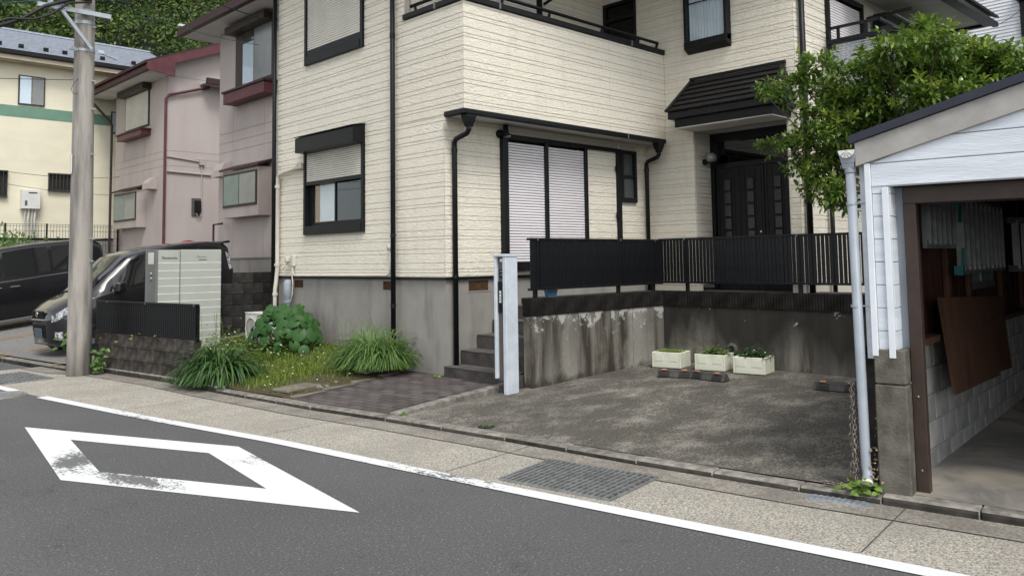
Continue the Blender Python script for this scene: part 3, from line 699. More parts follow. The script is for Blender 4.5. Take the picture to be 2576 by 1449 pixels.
wG = wallp(lambda m: (m.box(X1 + .15, BS[0], YR, YR + .15, 1.0, 6.2), m.box(BS[1], 17.0, YR, YR + .15, 1.0, 6.2), m.box(BS[0], BS[1], YR, YR + .15, 1.0, BS[2]), m.box(BS[0], BS[1], YR, YR + .15, BS[3], 6.2), m.box(16.85, 17.0, YR + .15, 12, 1, 6.2)), 'wall')
siding('x', X0, 9.50, 13.065, 1.43, 6.72, [WINL, WINU], wA)
siding('x', X0, 8.483, 9.50, 1.43, 3.63, [], wA)
siding('x', X0, YB - .011, 9.50, 3.63, 5.125, [], wB)
siding('x', X0, 9.36, 9.50, 5.125, 6.72, [], wA)
siding('y', YB, X0 - .011, X1 - .012, 3.63, 5.125, [], wB)
siding('y', Y0, X0 - .011, X1 - .012, 1.43, 3.60, [SH, SW], wC)
siding('y', 8.425, 9.90, 10.615, 1.56, 3.38, [], wC)
siding('x', X1, YR - .011, 8.05, 1.2, 6.72, [DOOR, W2], wE)
siding('x', X1, 8.05, Y0, 1.2, 3.62, [], wE)
siding('x', X1, 8.05, 9.40, 5.1, 6.72, [D2], wE)
siding('y', DOOR[1], X1 + .01, 12.03, 1.2, 3.72, [], wE)
siding('y', 9.40, X0 + .15, X1 - .012, 5.0, 6.72, [(8.1, 9.88, 3, 6.3)], wF)
siding('y', YR, X1 - .011, 17.0, 1.2, 6.1, [BS, (14.6, 16.0, 3.9, 6.0)], wG)
strips.sort(key=lambda s: -((s[3] - s[2]) * (s[5] - s[4])) / (((s[1] if s[0] == 'x' else (s[2] + s[3]) / 2) ** 2 + ((s[2] + s[3]) / 2 if s[0] == 'x' else s[1]) ** 2)))
rest = {}
for i, (ax, c, s0, s1, b0, b1, wall, out) in enumerate(strips):
    if i < 300:
        mb = MB(); board_mb(mb, ax, c, s0, s1, b0, b1, out); mb.build('siding_board', 'siding', wall)
    else:
        board_mb(rest.setdefault(wall, MB()), ax, c, s0, s1, b0, b1, out)
for wall, mb in rest.items(): mb.build('siding_board', 'siding', wall, kind='stuff')
for x_ in (10.05,): MB().box(x_ - .004, x_ + .004, YB - .0095, YB - .002, 3.64, 5.12).build('joint_seal', 'shutter_cream', wB)
for y_ in (11.45,): MB().box(X0 - .0095, X0 - .002, y_ - .004, y_ + .004, 3.76, 4.94).build('joint_seal', 'shutter_cream', wA)
# corner posts of the siding
mb = MB(); mb.box(X1 + .004, X1 + .30, DOOR[0] - .004, DOOR[0] + .02, 1.0, 3.73); mb.build('reveal_trim', 'siding', house)
# foundation with vents
fo = MB(); fo.box(X0 + .02, X0 + .2, Y0 + .02, 13.05, -.1, 1.395).box(X0 + .2, 11.5, Y0 + .02, Y0 + .2, -.1, 1.395)
fnd = fo.build('foundation', 'foundation', house)
def vent(axis, c, a0, a1, z0, z1):
    if axis == 'x':
        MB().box(c - .004, c + .01, a0, a1, z0, z1).build('vent', 'vent_dark', fnd)
        f_ = MB()
        for k in range(int((a1 - a0) / .018)): f_.box(c - .010, c - .003, a0 + .008 + k * .018, a0 + .013 + k * .018, z0 + .01, z1 - .01)
        f_.build('vent_grille', 'rust_vent', fnd, kind='stuff')
        MB().box(c - .006, c + .01, a0 - .02, a1 + .02, z0 - .018, z0).build('vent_sill', 'foundation', fnd)
    else:
        MB().box(a0, a1, c - .004, c + .01, z0, z1).build('vent', 'vent_dark', fnd)
        f_ = MB()
        for k in range(int((a1 - a0) / .018)): f_.box(a0 + .008 + k * .018, a0 + .013 + k * .018, c - .010, c - .003, z0 + .01, z1 - .01)
        f_.build('vent_grille', 'rust_vent', fnd, kind='stuff')
        MB().box(a0 - .02, a1 + .05, c - .006, c + .01, z0 - .018, z0).build('vent_sill', 'foundation', fnd)
vent('x', X0 + .02, 9.64, 9.93, 1.24, 1.365); vent('x', X0 + .02, 12.22, 12.50, 1.24, 1.365); vent('y', Y0 + .02, 7.42, 7.78, 1.235, 1.37)
fl = MB(); fl.box(X0 - .022, X0 + .02, Y0 - .022, 13.06, 1.396, 1.428).box(X0 + .02, 11.54, Y0 - .022, Y0 + .02, 1.396, 1.428); fl.build('flashing', 'black_metal', house)
def shutter(name, axis, c, a0, a1, z0, z1, pitch, mat, parent, depth=.012):
    """roller shutter curtain: curved slats with dark grooves"""
    mb = MB(); n = int((z1 - z0) / pitch)
    for k in range(n):
        zb = z0 + k * pitch; g = pitch * .12
        prof = [(0, zb), (depth * .8, zb + g), (depth, zb + pitch * .45), (depth * .7, zb + pitch * .8), (0, zb + pitch - g)]
        vs_ = []
        for s_ in (a0, a1):
            for dd, zz in prof: vs_.append((c - dd, s_, zz) if axis == 'x' else (s_, c - dd, zz))
        m_ = len(prof); fs = [(i, m_ + i, m_ + i + 1, i + 1) for i in range(m_ - 1)] + [tuple(range(m_)), tuple(range(2 * m_ - 1, m_ - 1, -1))]
        if axis == 'x': fs = [tuple(reversed(q)) for q in fs]
        mb.add(vs_, fs)
    return mb.build(name, mat, parent, kind='stuff')
# --- lower window with half-lowered shutter under a black hood
y0, y1, z0, z1 = WINL
win = MB()
win.box(6.945, X0 + .1, y0, y0 + .055, z0, 3.47).box(6.945, X0 + .1, y1 - .055, y1, z0, 3.47).box(6.935, X0 + .1, y0 + .055, y1 - .055, z0, z0 + .14)
w_ = win.build('window', 'black_metal', house, bevel=.004)
MB().prism([(6.77, y0, 3.455), (X0, y0, 3.455), (X0, y0, 3.74), (6.79, y0, 3.705), (6.77, y0, 3.69)], (0, y1 - y0 - .03, 0)).build('shutter_box', 'black_metal', w_, bevel=.004)
MB().prism([(6.755, y0 - .012, 3.708), (X0, y0 - .012, 3.752), (X0, y0 - .012, 3.764), (6.755, y0 - .012, 3.72)], (0, y1 - y0, 0)).build('shutter_box_lid', 'black_metal', w_)
shutter('shutter_curtain', 'x', 6.985, y0 + .06, y1 - .06, 2.985, 3.465, .034, 'shutter_cream', w_)
MB().box(6.955, 6.99, y0 + .06, y1 - .06, 2.925, 2.985).build('shutter_rail', 'black_metal', w_)
ym = (y0 + y1) / 2 + .02
sf = MB(); sf.box(7.03, 7.07, y0 + .055, y1 - .055, z0 + .14, z0 + .20).box(7.03, 7.07, y1 - .16, y1 - .055, z0 + .2, 2.93).box(7.025, 7.065, ym - .018, ym + .018, z0 + .2, 2.93).box(7.03, 7.07, y0 + .055, y0 + .075, z0 + .2, 2.93); sf.build('sash', 'black_metal', w_)
MB().box(7.045, 7.05, ym + .018, y1 - .16, z0 + .20, 2.95).build('pane', 'glass_clear', w_); MB().box(7.04, 7.045, y0 + .075, ym - .018, z0 + .20, 2.95).build('pane', 'glass_dim', w_)
MB().box(7.075, 7.08, ym + .0, y1 - .32, z0 + .17, 3.0).build('shoji_screen', 'curtain_white', w_); MB().box(7.07, 7.09, y1 - .32, y1 - .16, z0 + .17, 3.0).build('shoji_frame', 'wood_light', w_); MB().box(7.068, 7.085, ym, y1 - .2, z0 + .17, z0 + .21).build('shoji_frame', 'wood_light', w_)
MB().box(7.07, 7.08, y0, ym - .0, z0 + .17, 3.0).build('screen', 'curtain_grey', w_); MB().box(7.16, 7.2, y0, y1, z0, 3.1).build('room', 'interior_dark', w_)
# --- upper shuttered window
y0, y1, z0, z1 = WINU
win = MB(); win.box(6.945, X0 + .1, y0, y0 + .06, z0, z1).box(6.945, X0 + .1, y1 - .06, y1, z0, z1).box(6.935, X0 + .1, y0 + .06, y1 - .06, z0, z0 + .13)
w_ = win.build('window', 'black_metal', house, bevel=.004)
shutter('shutter_curtain', 'x', 6.985, y0 + .06, y1 - .06, 5.20, 6.72, .0385, 'shutter_cream', w_); MB().box(6.955, 6.99, y0 + .06, y1 - .06, 5.085, 5.195).build('shutter_rail', 'black_metal', w_, bevel=.004)
# --- black down pipes
def pipe(pts, r, name='downpipe', mat='black_metal', parent=house, joints=(), n=12):
    o = MB().tube(pts, r, n).build(name, mat, parent, smooth=True)
    for p, q in joints: MB().tube([p, q], r * 1.14, n).build('pipe_joint', mat, o, smooth=False)
    return o
pipe([(6.925, 9.556, .3), (6.925, 9.556, 6.9)], .036, joints=[((6.925, 9.556, 4.9), (6.925, 9.556, 4.97)), ((6.925, 9.556, 2.0), (6.925, 9.556, 2.05)), ((6.925, 9.556, 1.0), (6.925, 9.556, 1.05))])
pipe([(6.925, 13.07, .35), (6.925, 13.07, 6.9)], .036)
# grey and cream service pipes at the left end of the wall
o = pipe([(6.935, 12.12, 3.26), (6.935, 12.2, 3.255), (6.935, 12.88, 3.19), (6.935, 12.94, 3.13), (6.935, 12.945, 1.9), (6.935, 12.945, 1.55), (6.92, 12.95, 1.35), (6.90, 12.95, 1.2), (6.90, 12.95, .3)], .035, 'service_pipe', 'pipe_cream')
MB().box(6.89, X0 - .01, 12.10, 12.27, 3.215, 3.31).build('pipe_cover', 'pipe_cream', o, bevel=.01)
for zz in (1.60, 1.10, 2.95): MB().tube([(6.93 if zz > 1.3 else 6.9, 12.947, zz), (6.93 if zz > 1.3 else 6.9, 12.947, zz + .05)], .045, 12).build('pipe_clip', 'pipe_cream', o)
o = pipe([(6.95, 9.66, 1.83), (6.95, 9.66, 1.55), (6.95, 9.68, 1.48), (6.95, 9.76, 1.452), (6.95, 12.35, 1.440), (6.95, 12.43, 1.47), (6.95, 12.45, 1.55), (6.95, 12.45, 1.72)], .014, 'conduit', 'pipe_cream', n=8)
mb = MB(Matrix.Translation((6.985, 9.665, 1.86)) @ Matrix.Rotation(R(-90), 4, 'Y')); mb.lathe([(0, .07), (.045, .065), (.05, .03), (.05, 0)], 16); mb.build('conduit_cap', 'white_plastic', o, smooth=True)
MB().box(6.93, X0 - .012, 12.40, 12.49, 1.60, 1.78).build('junction_box', 'pipe_cream', o, bevel=.006)
MB().box(6.88, 6.96, 12.52, 12.62, 1.66, 1.76).build('sensor_head', 'pipe_cream', o, bevel=.02); MB().tube([(6.93, 12.57, 1.66), (6.9, 12.62, 1.60), (6.89, 12.66, 1.55)], .012, 6).build('cable_tail', 'pipe_cream', o)
MB().tube([(6.95, 12.45, 1.6), (6.94, 12.45, 1.45), (6.93, 12.40, 1.3), (6.93, 12.42, 1.12), (6.94, 12.5, 1.0)], .010, 6).build('meter_wire', 'pipe_cream', o)
mt = MB(); mt.tube([(6.92, 12.55, .35), (6.92, 12.55, 1.08), (6.92, 12.55, 1.10), (6.92, 12.55, 1.30), (6.92, 12.55, 1.35), (6.92, 12.55, 1.375)], [.055, .055, .072, .072, .06, .03], 14); mt.build('meter_riser', 'grey_plastic', house, smooth=True)
MB().tube([(6.92, 12.55, 1.0), (6.92, 12.55, 1.02)], .062, 14).build('riser_band', 'grey_plastic', house)
# --- balcony: gutter under it, cap, hand rail
gut = MB(); gut.box(X0 - .10, X1 - .13, YB - .10, YB - .015, 3.57, 3.645).box(X0 - .10, X0 - .016, YB - .015, 8.375, 3.57, 3.645); go = gut.build('gutter', 'black_metal', house, bevel=.012)
MB().box(10.38, 10.392, YB - .106, YB - .1, 3.565, 3.65).build('gutter_joint', 'galvanised', go)
MB().box(X0 + .0, X1 - .005, YB + .002, Y0 + .0, 3.60, 3.626).build('balcony_soffit', 'soffit', house)
cap = MB(); cap.box(X0 - .045, X1 - .02, YB - .045, YB + .16, 5.128, 5.205).box(X0 - .045, X0 + .16, YB + .16, 9.36, 5.128, 5.205); co = cap.build('balcony_cap', 'black_metal', house, bevel=.005)
for p in ((7.62, 'y'), (10.60, 'y'), (8.60, 'x')):
    (MB().box(p[0], p[0] + .035, YB - .048, YB + .163, 5.124, 5.209) if p[1] == 'y' else MB().box(X0 - .048, X0 + .163, p[0], p[0] + .04, 5.124, 5.209)).build('cap_joint', 'aluminium', co)
rl = MB().tube([(X0 + .07, 9.30, 5.335), (X0 + .07, YB + .06, 5.335)], .026, 10).build('hand_rail', 'black_metal', house, smooth=True)
MB().tube([(X0 + .07, YB + .06, 5.335), (X1 - .08, YB + .06, 5.335)], .026, 10).build('hand_rail', 'black_metal', house, smooth=True)
for x in (7.75, 8.72, 9.95, 10.9, 11.42): MB().prism([(x - .025, YB + .05, 5.20), (x + .035, YB + .05, 5.20), (x + .06, YB + .055, 5.32), (x + .03, YB + .055, 5.32)], (0, .025, 0)).build('rail_post', 'black_metal', rl)
for y in (9.17, 8.3): MB().prism([(X0 + .06, y - .02, 5.20), (X0 + .06, y + .03, 5.20), (X0 + .06, y + .05, 5.32), (X0 + .06, y + .02, 5.32)], (.025, 0, 0)).build('rail_post', 'black_metal', rl)
# hoppers with S-bend and down pipe
def hopper(x, y, zt, zend, px, py):
    mb = MB(); mb.box(x - .085, x + .085, y - .06, y + .06, zt - .03, zt)
    for a, b_, w0, w1 in ((zt - .03, zt - .10, .075, .062), (zt - .10, zt - .16, .055, .04)):
        vs_ = [(x + i * w, y + j * w * .8, zz) for zz, w in ((b_, w1), (a, w0)) for i, j in ((-1, -1), (1, -1), (1, 1), (-1, 1))]
        mb.add(vs_, [(0, 3, 2, 1), (4, 5, 6, 7), (0, 1, 5, 4), (1, 2, 6, 5), (2, 3, 7, 6), (3, 0, 4, 7)])
    h_ = mb.build('rain_hopper', 'black_metal', house)
    pipe([(x, y, zt - .14), (x, y, zt - .19), (x + (px - x) * .12, y + (py - y) * .12, zt - .235), (x + (px - x) * .88, y + (py - y) * .88, zt - .275), (px, py, zt - .32), (px, py, zt - .4), (px, py, zend)], .036,
         joints=[((px, py, zt - .46), (px, py, zt - .40)), ((px, py, (zt + zend) / 2 - .5), (px, py, (zt + zend) / 2 - .45))])
hopper(7.05, 8.03, 3.57, .26, 7.12, 8.41); hopper(11.30, 8.03, 3.58, 1.1, 11.42, 8.38)
# --- terrace shutters with the pocket panel
y = Y0; sh = MB(); fr = [(8.015, 8.12, 1.5, 3.40), (8.90, 8.965, 1.62, 3.40), (9.815, 9.875, 1.62, 3.40), (10.625, 10.73, 1.5, 3.40)]
for a, b_, c, d in fr: sh.box(a, b_, y - .085, y + .05, c, d)
sh.box(8.015, 10.73, y - .09, y + .05, 3.40, 3.465).box(8.12, 9.815, y - .10, y + .05, 1.50, 1.62)
so = sh.build('shutter_window', 'black_metal', house, bevel=.004)
for a, b_ in ((8.12, 8.90), (8.965, 9.815)): shutter('shutter_curtain', 'y', y - .03, a, b_, 1.62, 3.40, .0405, 'shutter_slat', so, .016)
for zz in (3.13, 2.36): MB().box(10.57, 10.63, y - .12, y - .08, zz - .04, zz + .045).build('pocket_latch', 'black_metal', so)
sw = MB(); a, b_, c, d = SW
sw.box(a, a + .05, y - .045, y + .05, c, d).box(b_ - .05, b_, y - .045, y + .05, c, d).box(a + .05, b_ - .05, y - .045, y + .05, c, c + .075).box(a + .05, b_ - .05, y - .045, y + .05, d - .05, d).box(a + .05, b_ - .05, y - .035, y + .05, 3.0, 3.05)
swo = sw.build('window', 'black_metal', house, bevel=.003); MB().box(a + .05, b_ - .05, y + .0, y + .01, c + .07, 3.0).build('pane', 'frosted_dark', swo); MB().box(a + .05, b_ - .05, y + .02, y + .03, 3.05, d - .05).build('pane', 'frosted_dark', swo)
def spot(x, y, z):
    mb = MB(Matrix.Translation((x, y, z)) @ Matrix.Rotation(R(90), 4, 'X')); mb.lathe([(0, .06), (.055, .055), (.06, .0)], 16); o_ = mb.build('spot_lamp', 'black_matte', house, smooth=True)
    MB().tube([(x, y - .03, z), (x + .01, y - .13, z)], .03, 10).build('lamp_arm', 'black_matte', o_, smooth=True)
    MB().tube([(x + .01, y - .13, z + .12), (x + .01, y - .13, z + .115), (x + .012, y - .135, z + .0), (x + .02, y - .15, z - .055)], [.025, .036, .042, .066], 14).build('lamp_shade', 'black_matte', o_, smooth=True)
    MB().tube([(x + .02, y - .15, z - .05), (x + .021, y - .152, z - .06)], [.058, .050], 14).build('lens', 'frosted_grey', o_)
spot(8.0, Y0 - .01, 3.46)
# --- entrance: recess, double door, canopy, globe lamp
XD = 12.05
dd = MB(); dd.box(XD, XD + .08, 5.70, DOOR[1] - .0, 3.15, 3.74).box(XD, XD + .08, DOOR[1] - .07, DOOR[1], 1.0, 3.15).box(XD, XD + .08, 5.70, 5.82, 1.0, 3.15)
do = dd.build('entrance_door', 'black_metal', house)
MB().box(XD - .015, XD - .003, 5.9, DOOR[1] - .16, 3.22, 3.58).build('transom', 'glass_dark', do)
MB().box(XD - .02, XD - .001, 5.7, DOOR[1], 3.14, 3.19).build('transom_bar', 'black_metal', do)
ycs = [7.20, 6.78, 6.30, 5.88]
for k, (ya, yb_) in enumerate(((6.55, 7.42), (5.70, 6.54))):
    lf = MB().box(XD + .02, XD + .05, ya, yb_, 1.05, 3.14).build('door_leaf', 'black_metal', do, bevel=.003)
    for q in range(9): 
        yy = ya + .05 + q * (yb_ - ya - .1) / 8
        if all(abs(yy - c_) > .08 for c_ in ycs): MB().box(XD + .012, XD + .02, yy - .004, yy + .004, 1.08, 3.10).build('door_rib', 'black_metal', lf)
for yc in ycs:
    for q in range(8): MB().box(XD - .004, XD + .014, yc - .055, yc + .055, 2.93 - q * .215 - .175, 2.93 - q * .215).build('door_light', 'door_glass', do)
    MB().box(XD + .015, XD + .019, yc - .06, yc + .06, 1.2, 2.96).build('light_backing', 'black_matte', do)
MB().tube([(XD - .03, 6.60, 2.05), (XD + .03, 6.60, 2.05)], .016, 10).build('door_lock', 'chrome', do); MB().tube([(XD - .05, 7.28, 1.75), (XD - .05, 7.28, 2.15)], .012, 8).build('door_handle', 'black_metal', do)
st_ = MB().box(XD - .016, XD - .0165, 5.885, 5.97, 2.97, 3.10).build('door_sticker', 'sticker_blue', do); MB().box(XD - .018, XD - .0168, 5.885, 5.97, 3.055, 3.10).build('sticker_band', 'sticker_yellow', st_)
MB().box(12.0, 12.2, 5.6, 7.6, .95, 1.06).build('door_sill', 'step_concrete', do)
MB().box(X1 + .012, XD, DOOR[0], DOOR[1] - .013, 3.73, 3.745).build('porch_ceiling', 'soffit', house)
mb = MB(Matrix.Translation((11.83, DOOR[1] - .012, 3.24)) @ Matrix.Rotation(R(90), 4, 'X')); mb.lathe([(0, .05), (.045, .045), (.05, 0)], 14); gl_ = mb.build('globe_lamp', 'black_matte', house, smooth=True)
MB().tube([(11.83, DOOR[1] - .05, 3.24), (11.83, DOOR[1] - .12, 3.25)], .03, 10).build('lamp_arm', 'black_matte', gl_)
mb = MB(); mb.lathe([(.09 * math.sin(math.pi * i / 10), -.09 * math.cos(math.pi * i / 10)) for i in range(11)], 18, (11.83, DOOR[1] - .16, 3.30)); mb.build('lamp_globe', 'frosted_grey', gl_, smooth=True)
MB().tube([(11.83, DOOR[1] - .16, 3.215), (11.83, DOOR[1] - .16, 3.25)], [.05, .07], 12).build('lamp_collar', 'black_matte', gl_)
# canopy roof: hipped, five courses of black slates
pe = .66; xe = X1 - pe; ye0, ye1 = 5.70, 7.575; zr, ze = 4.585, 3.985; yr0, yr1 = 5.86, 7.49
cp = MB(); cp.box(xe + .01, X1, ye0 + .01, ye1 - .01, ze - .115, ze - .01); cpo = cp.build('canopy', 'black_metal', house, bevel=.004)
MB().box(xe + .09, X1, ye0 + .08, ye1 - .09, ze - .25, ze - .117).build('canopy_beam', 'black_metal', cpo)
MB().box(xe + .10, X1 + .012, ye0 + .09, ye1 - .10, ze - .268, ze - .252).build('canopy_soffit', 'soffit', cpo)
nC = 6
for k in range(nC):
    a, b_ = k / nC, (k + 1) / nC
    P0 = Vector((xe, ye1, ze)).lerp(Vector((X1, yr1, zr)), a); P1 = Vector((xe, ye1, ze)).lerp(Vector((X1, yr1, zr)), b_)
    Q0 = Vector((xe, ye0, ze)).lerp(Vector((X1, yr0, zr)), a); Q1 = Vector((xe, ye0, ze)).lerp(Vector((X1, yr0, zr)), b_)
    up_ = Vector((-.022, 0, .022)); mb = MB()
    mb.add([tuple(P0 + up_), tuple(Q0 + up_), tuple(Q1), tuple(P1), tuple(P0), tuple(Q0)], [(0, 3, 2, 1), (0, 1, 5, 4), (0, 4, 3), (1, 2, 5)]); mb.build('slate_course', 'black_slate', cpo)
    for s_, (E0, E1, F0, F1) in ((1, (P0, P1, Vector((X1, P0.y, P0.z)), Vector((X1, P1.y, P1.z)))), (-1, (Q0, Q1, Vector((X1, Q0.y, Q0.z)), Vector((X1, Q1.y, Q1.z))))):
        u2_ = Vector((0, .012 * s_, .012)); mb = MB(); mb.add([tuple(E0 + u2_), tuple(F0 + u2_), tuple(F1), tuple(E1), tuple(E0), tuple(F0)], [(0, 1, 2, 3), (0, 4, 5, 1)] if s_ > 0 else [(3, 2, 1, 0), (1, 5, 4, 0)]); mb.build('slate_course', 'black_slate', cpo)
for yA, yB_ in ((ye1, yr1), (ye0, yr0)): MB().bar((xe - .01, yA, ze + .02), (X1 - .0, yB_, zr + .025), .07, .03).build('hip_cap', 'black_metal', cpo)
MB().bar((X1 - .03, yr0 - .03, zr + .02), (X1 - .03, yr1 + .03, zr + .02), .06, .04).build('ridge_flashing', 'black_metal', cpo)
# --- second-floor window over the door
a, b_, c, d = W2; wm = MB()
wm.box(X1 - .14, X1 + .1, a, a + .055, c + .05, d).box(X1 - .14, X1 + .1, b_ - .055, b_, c + .05, d).prism([(X1 - .15, a, c + .14), (X1 + .1, a, c + .14), (X1 + .1, a, c - .05), (X1 - .03, a, c - .05), (X1 - .15, a, c + .02)], (0, b_ - a, 0))
wmo = wm.build('window', 'black_metal', house, bevel=.004); MB().box(X1 - .09, X1 - .085, a + .055, b_ - .055, c + .14, d).build('pane', 'glass_clear', wmo)
MB().box(X1 - .10, X1 - .08, a + .05, b_ - .05, 5.855, 5.87).build('glazing_bar', 'black_metal', wmo)
cu = MB(); n_ = 40; ysq = [a + .06 + (b_ - a - .12) * i / n_ for i in range(n_ + 1)]
cu.add([(X1 - .055 + .018 * math.sin(i * 1.9), yy, zz) for zz in (c + .12, d) for i, yy in enumerate(ysq)], [(i, i + 1, n_ + 2 + i, n_ + 1 + i) for i in range(n_)]); cu.build('curtain', 'curtain_white', wmo, smooth=True)
# --- balcony door and balcony shutter behind the parapet
bd = MB(); a, b_, c, d = D2
bd.box(X1 - .03, X1 + .05, a, a + .055, c, d).box(X1 - .03, X1 + .05, b_ - .055, b_, c, d).box(X1 - .03, X1 + .05, a + .05, b_ - .05, d - .06, d)
for zz in (5.98, 5.55): bd.box(X1 - .025, X1 + .05, a + .05, b_ - .05, zz - .03, zz + .03)
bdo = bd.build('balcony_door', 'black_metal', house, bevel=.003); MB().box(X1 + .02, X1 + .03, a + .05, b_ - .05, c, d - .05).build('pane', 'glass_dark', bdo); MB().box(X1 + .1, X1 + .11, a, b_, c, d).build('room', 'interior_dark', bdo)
bs = MB(); bs.box(9.80, 9.88, 9.33, 9.45, 3.9, 6.3).box(8.1, 8.18, 9.33, 9.45, 3.9, 6.3).box(8.18, 9.8, 9.33, 9.45, 6.22, 6.3); bso = bs.build('balcony_shutter', 'black_metal', house); shutter('shutter_curtain', 'y', 9.40, 8.18, 9.80, 3.9, 6.22, .0405, 'shutter_cream', bso)
dr = MB().bar((9.92, 9.33, 5.98), (9.92, 8.85, 6.10), .03, .04).build('drying_arm', 'black_metal', house); MB().tube([(9.92, 8.9, 6.02), (9.92, 8.82, 6.0), (9.92, 8.8, 6.06)], .012, 6).build('hook', 'white_plastic', dr)
# --- right end: corner pipe, small balcony, shutters, eaves
pipe([(11.66, 5.60, 1.1), (11.66, 5.60, 6.8)], .045, joints=[((11.66, 5.6, 4.55), (11.66, 5.6, 4.62))]); pipe([(12.42, 5.60, 1.0), (12.42, 5.60, 2.9)], .035)
def wshut(x0_, x1_, z0_, z1_):
    m_ = MB(); m_.box(x0_, x0_ + .07, YR - .07, YR + .08, z0_, z1_).box(x1_ - .07, x1_, YR - .07, YR + .08, z0_, z1_).box(x0_ + .07, x1_ - .07, YR - .07, YR + .08, z1_ - .08, z1_)
    o_ = m_.build('shutter_window', 'black_metal', house); shutter('shutter_curtain', 'y', YR - .01, x0_ + .07, x1_ - .07, z0_, z1_ - .08, .045, 'shutter_slat', o_); return o_
wshut(12.62, 14.02, 3.9, 5.95); wshut(14.6, 16.0, 3.9, 5.75)
MB().box(14.4, 16.2, YR - .30, YR - .072, 5.62, 5.86).build('shutter_box', 'black_metal', house, bevel=.004)
yb2 = 4.77; xb = 12.51
bm_ = MB(); bm_.box(xb, xb + .06, yb2, YR - .07, 3.7, 3.80).box(xb, 16.3, yb2, yb2 + .06, 3.7, 3.80).box(xb - .02, xb + .09, yb2 - .02, YR - .07, 4.98, 5.05).box(xb + .09, 16.3, yb2 - .02, yb2 + .09, 4.98, 5.05).box(xb, xb + .06, YR - .14, YR - .07, 3.8, 4.98).box(xb, xb + .06, yb2, yb2 + .06, 3.8, 4.98)
b2 = bm_.build('side_balcony', 'black_metal', house)
pn = MB()
for k in range(30): zz = 3.80 + k * .0393; pn.prism([(xb + .02, yb2 + .06, zz), (xb + .02, yb2 + .06, zz + .022), (xb + .035, yb2 + .06, zz + .036), (xb + .035, yb2 + .06, zz + .01)], (0, YR - .14 - yb2 - .06, 0)).prism([(xb + .06, yb2 + .02, zz), (xb + .06, yb2 + .02, zz + .022), (xb + .06, yb2 + .035, zz + .036), (xb + .06, yb2 + .035, zz + .01)], (3.6, 0, 0))
pn.build('louvre_panel', 'galvanised', b2, kind='stuff')
MB().box(xb - .0, 16.3, yb2 + .0, YR - .02, 3.62, 3.70).build('balcony_floor', 'soffit_white', b2)
MB().bar((xb + .03, YR - .1, 5.24), (xb + .03, yb2 + .03, 5.24), .05, .04).build('hand_rail', 'black_metal', b2); MB().bar((xb + .03, yb2 + .03, 5.24), (16.3, yb2 + .03, 5.24), .05, .04).build('hand_rail', 'black_metal', b2)
for p in ((xb + .03, YR - .25), (xb + .03, yb2 + .22), (14.2, yb2 + .03), (15.6, yb2 + .03)): MB().box(p[0] - .02, p[0] + .02, p[1] - .02, p[1] + .02, 5.05, 5.22).build('rail_post', 'black_metal', b2)
for x, zz in ((14.1, 5.72), (14.5, 5.5)): MB().bar((x, YR - .08, zz), (x + .05, yb2 + .1, zz + .03), .03, .05).build('drying_arm', 'black_metal', b2)
MB().tube([(14.1, 5.2, 5.76), (14.6, 4.95, 5.56)], .012, 6).build('drying_pole', 'aluminium', b2)
ev = MB(); ev.box(13.2, 17.55, 4.72, 12.5, 6.10, 6.13); ev.build('eaves_soffit', 'soffit_white', house)
ev = MB(); ev.box(13.2, 17.6, 4.60, 4.72, 6.05, 6.20).box(17.5, 17.62, 4.72, 12.5, 6.05, 6.20).box(13.2, 17.66, 4.50, 4.60, 6.03, 6.12); evo = ev.build('eaves_fascia', 'black_metal', house, bevel=.006)
MB().prism([(13.2, 4.5, 6.2), (17.7, 4.5, 6.2), (15.5, 8.5, 7.8), (13.2, 8.5, 7.8)], (0, 0, .05)).build('roof', 'black_slate', house)
MB().prism([(6.4, 7.4, 6.76), (13.2, 7.4, 6.76), (13.2, 13.7, 6.76), (6.4, 13.7, 6.76)], (0, 0, .12)).build('eaves_soffit', 'soffit_white', house)
MB().prism([(11.0, 5.0, 6.76), (13.2, 5.0, 6.76), (13.2, 7.4, 6.76), (11.0, 7.4, 6.76)], (0, 0, .12)).build('eaves_soffit', 'soffit_white', house)
pts = [(6.4, 7.4, 6.88), (13.3, 5.0, 6.88), (13.3, 13.7, 6.88), (6.4, 13.7, 6.88), (9.8, 10.2, 8.4)]
MB().add(pts, [(0, 1, 4), (1, 2, 4), (2, 3, 4), (3, 0, 4), (3, 2, 1, 0)]).build('roof', 'black_slate', house)
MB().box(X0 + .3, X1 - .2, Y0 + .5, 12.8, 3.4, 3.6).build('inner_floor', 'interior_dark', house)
# ================================================================= TERRACE, STEPS, RETAINING WALL, FENCES
MB().box(8.43, 13.0, 7.12, 8.48, .2, 1.10).box(9.93, 12.1, 3.05, 7.12, .2, 1.10).box(12.1, 20, 3.3, 7.6, .1, .99).build('terrace', 'step_concrete', kind='structure')
steps = thing('steps', 'dark concrete steps rising between the house foundation and the stained wall', 'steps', (6.955, 7.9, .1))
for k in range(5):
    xa = 6.955 + .295 * k; zt = .265 + .186 * k
    s_ = MB().box(xa, xa + .295 if k < 4 else 8.43, 7.22 if k == 0 else 7.10, 8.468, .05 if k == 0 else zt - .19, zt - .012).build('step', 'step_concrete', steps)
    MB().box(xa - .006, xa + .289 if k < 4 else 8.43, 7.217 if k == 0 else 7.10, 8.466, zt - .012, zt).build('tread', 'tread_concrete', s_, bevel=.004)
    MB().box(xa + .02, xa + .295 if k < 4 else 8.43, 7.12, 8.46, 0, zt - .02).build('step_core', 'step_concrete', s_)
rw = thing('retaining_wall', 'stained concrete retaining wall with a dark ribbed block top', 'wall', (7.08, 6.95, .1))
MB().box(7.08, 9.95, 6.95, 7.10, 0, .965).build('wall', 'stained_concrete', rw, bevel=.008)
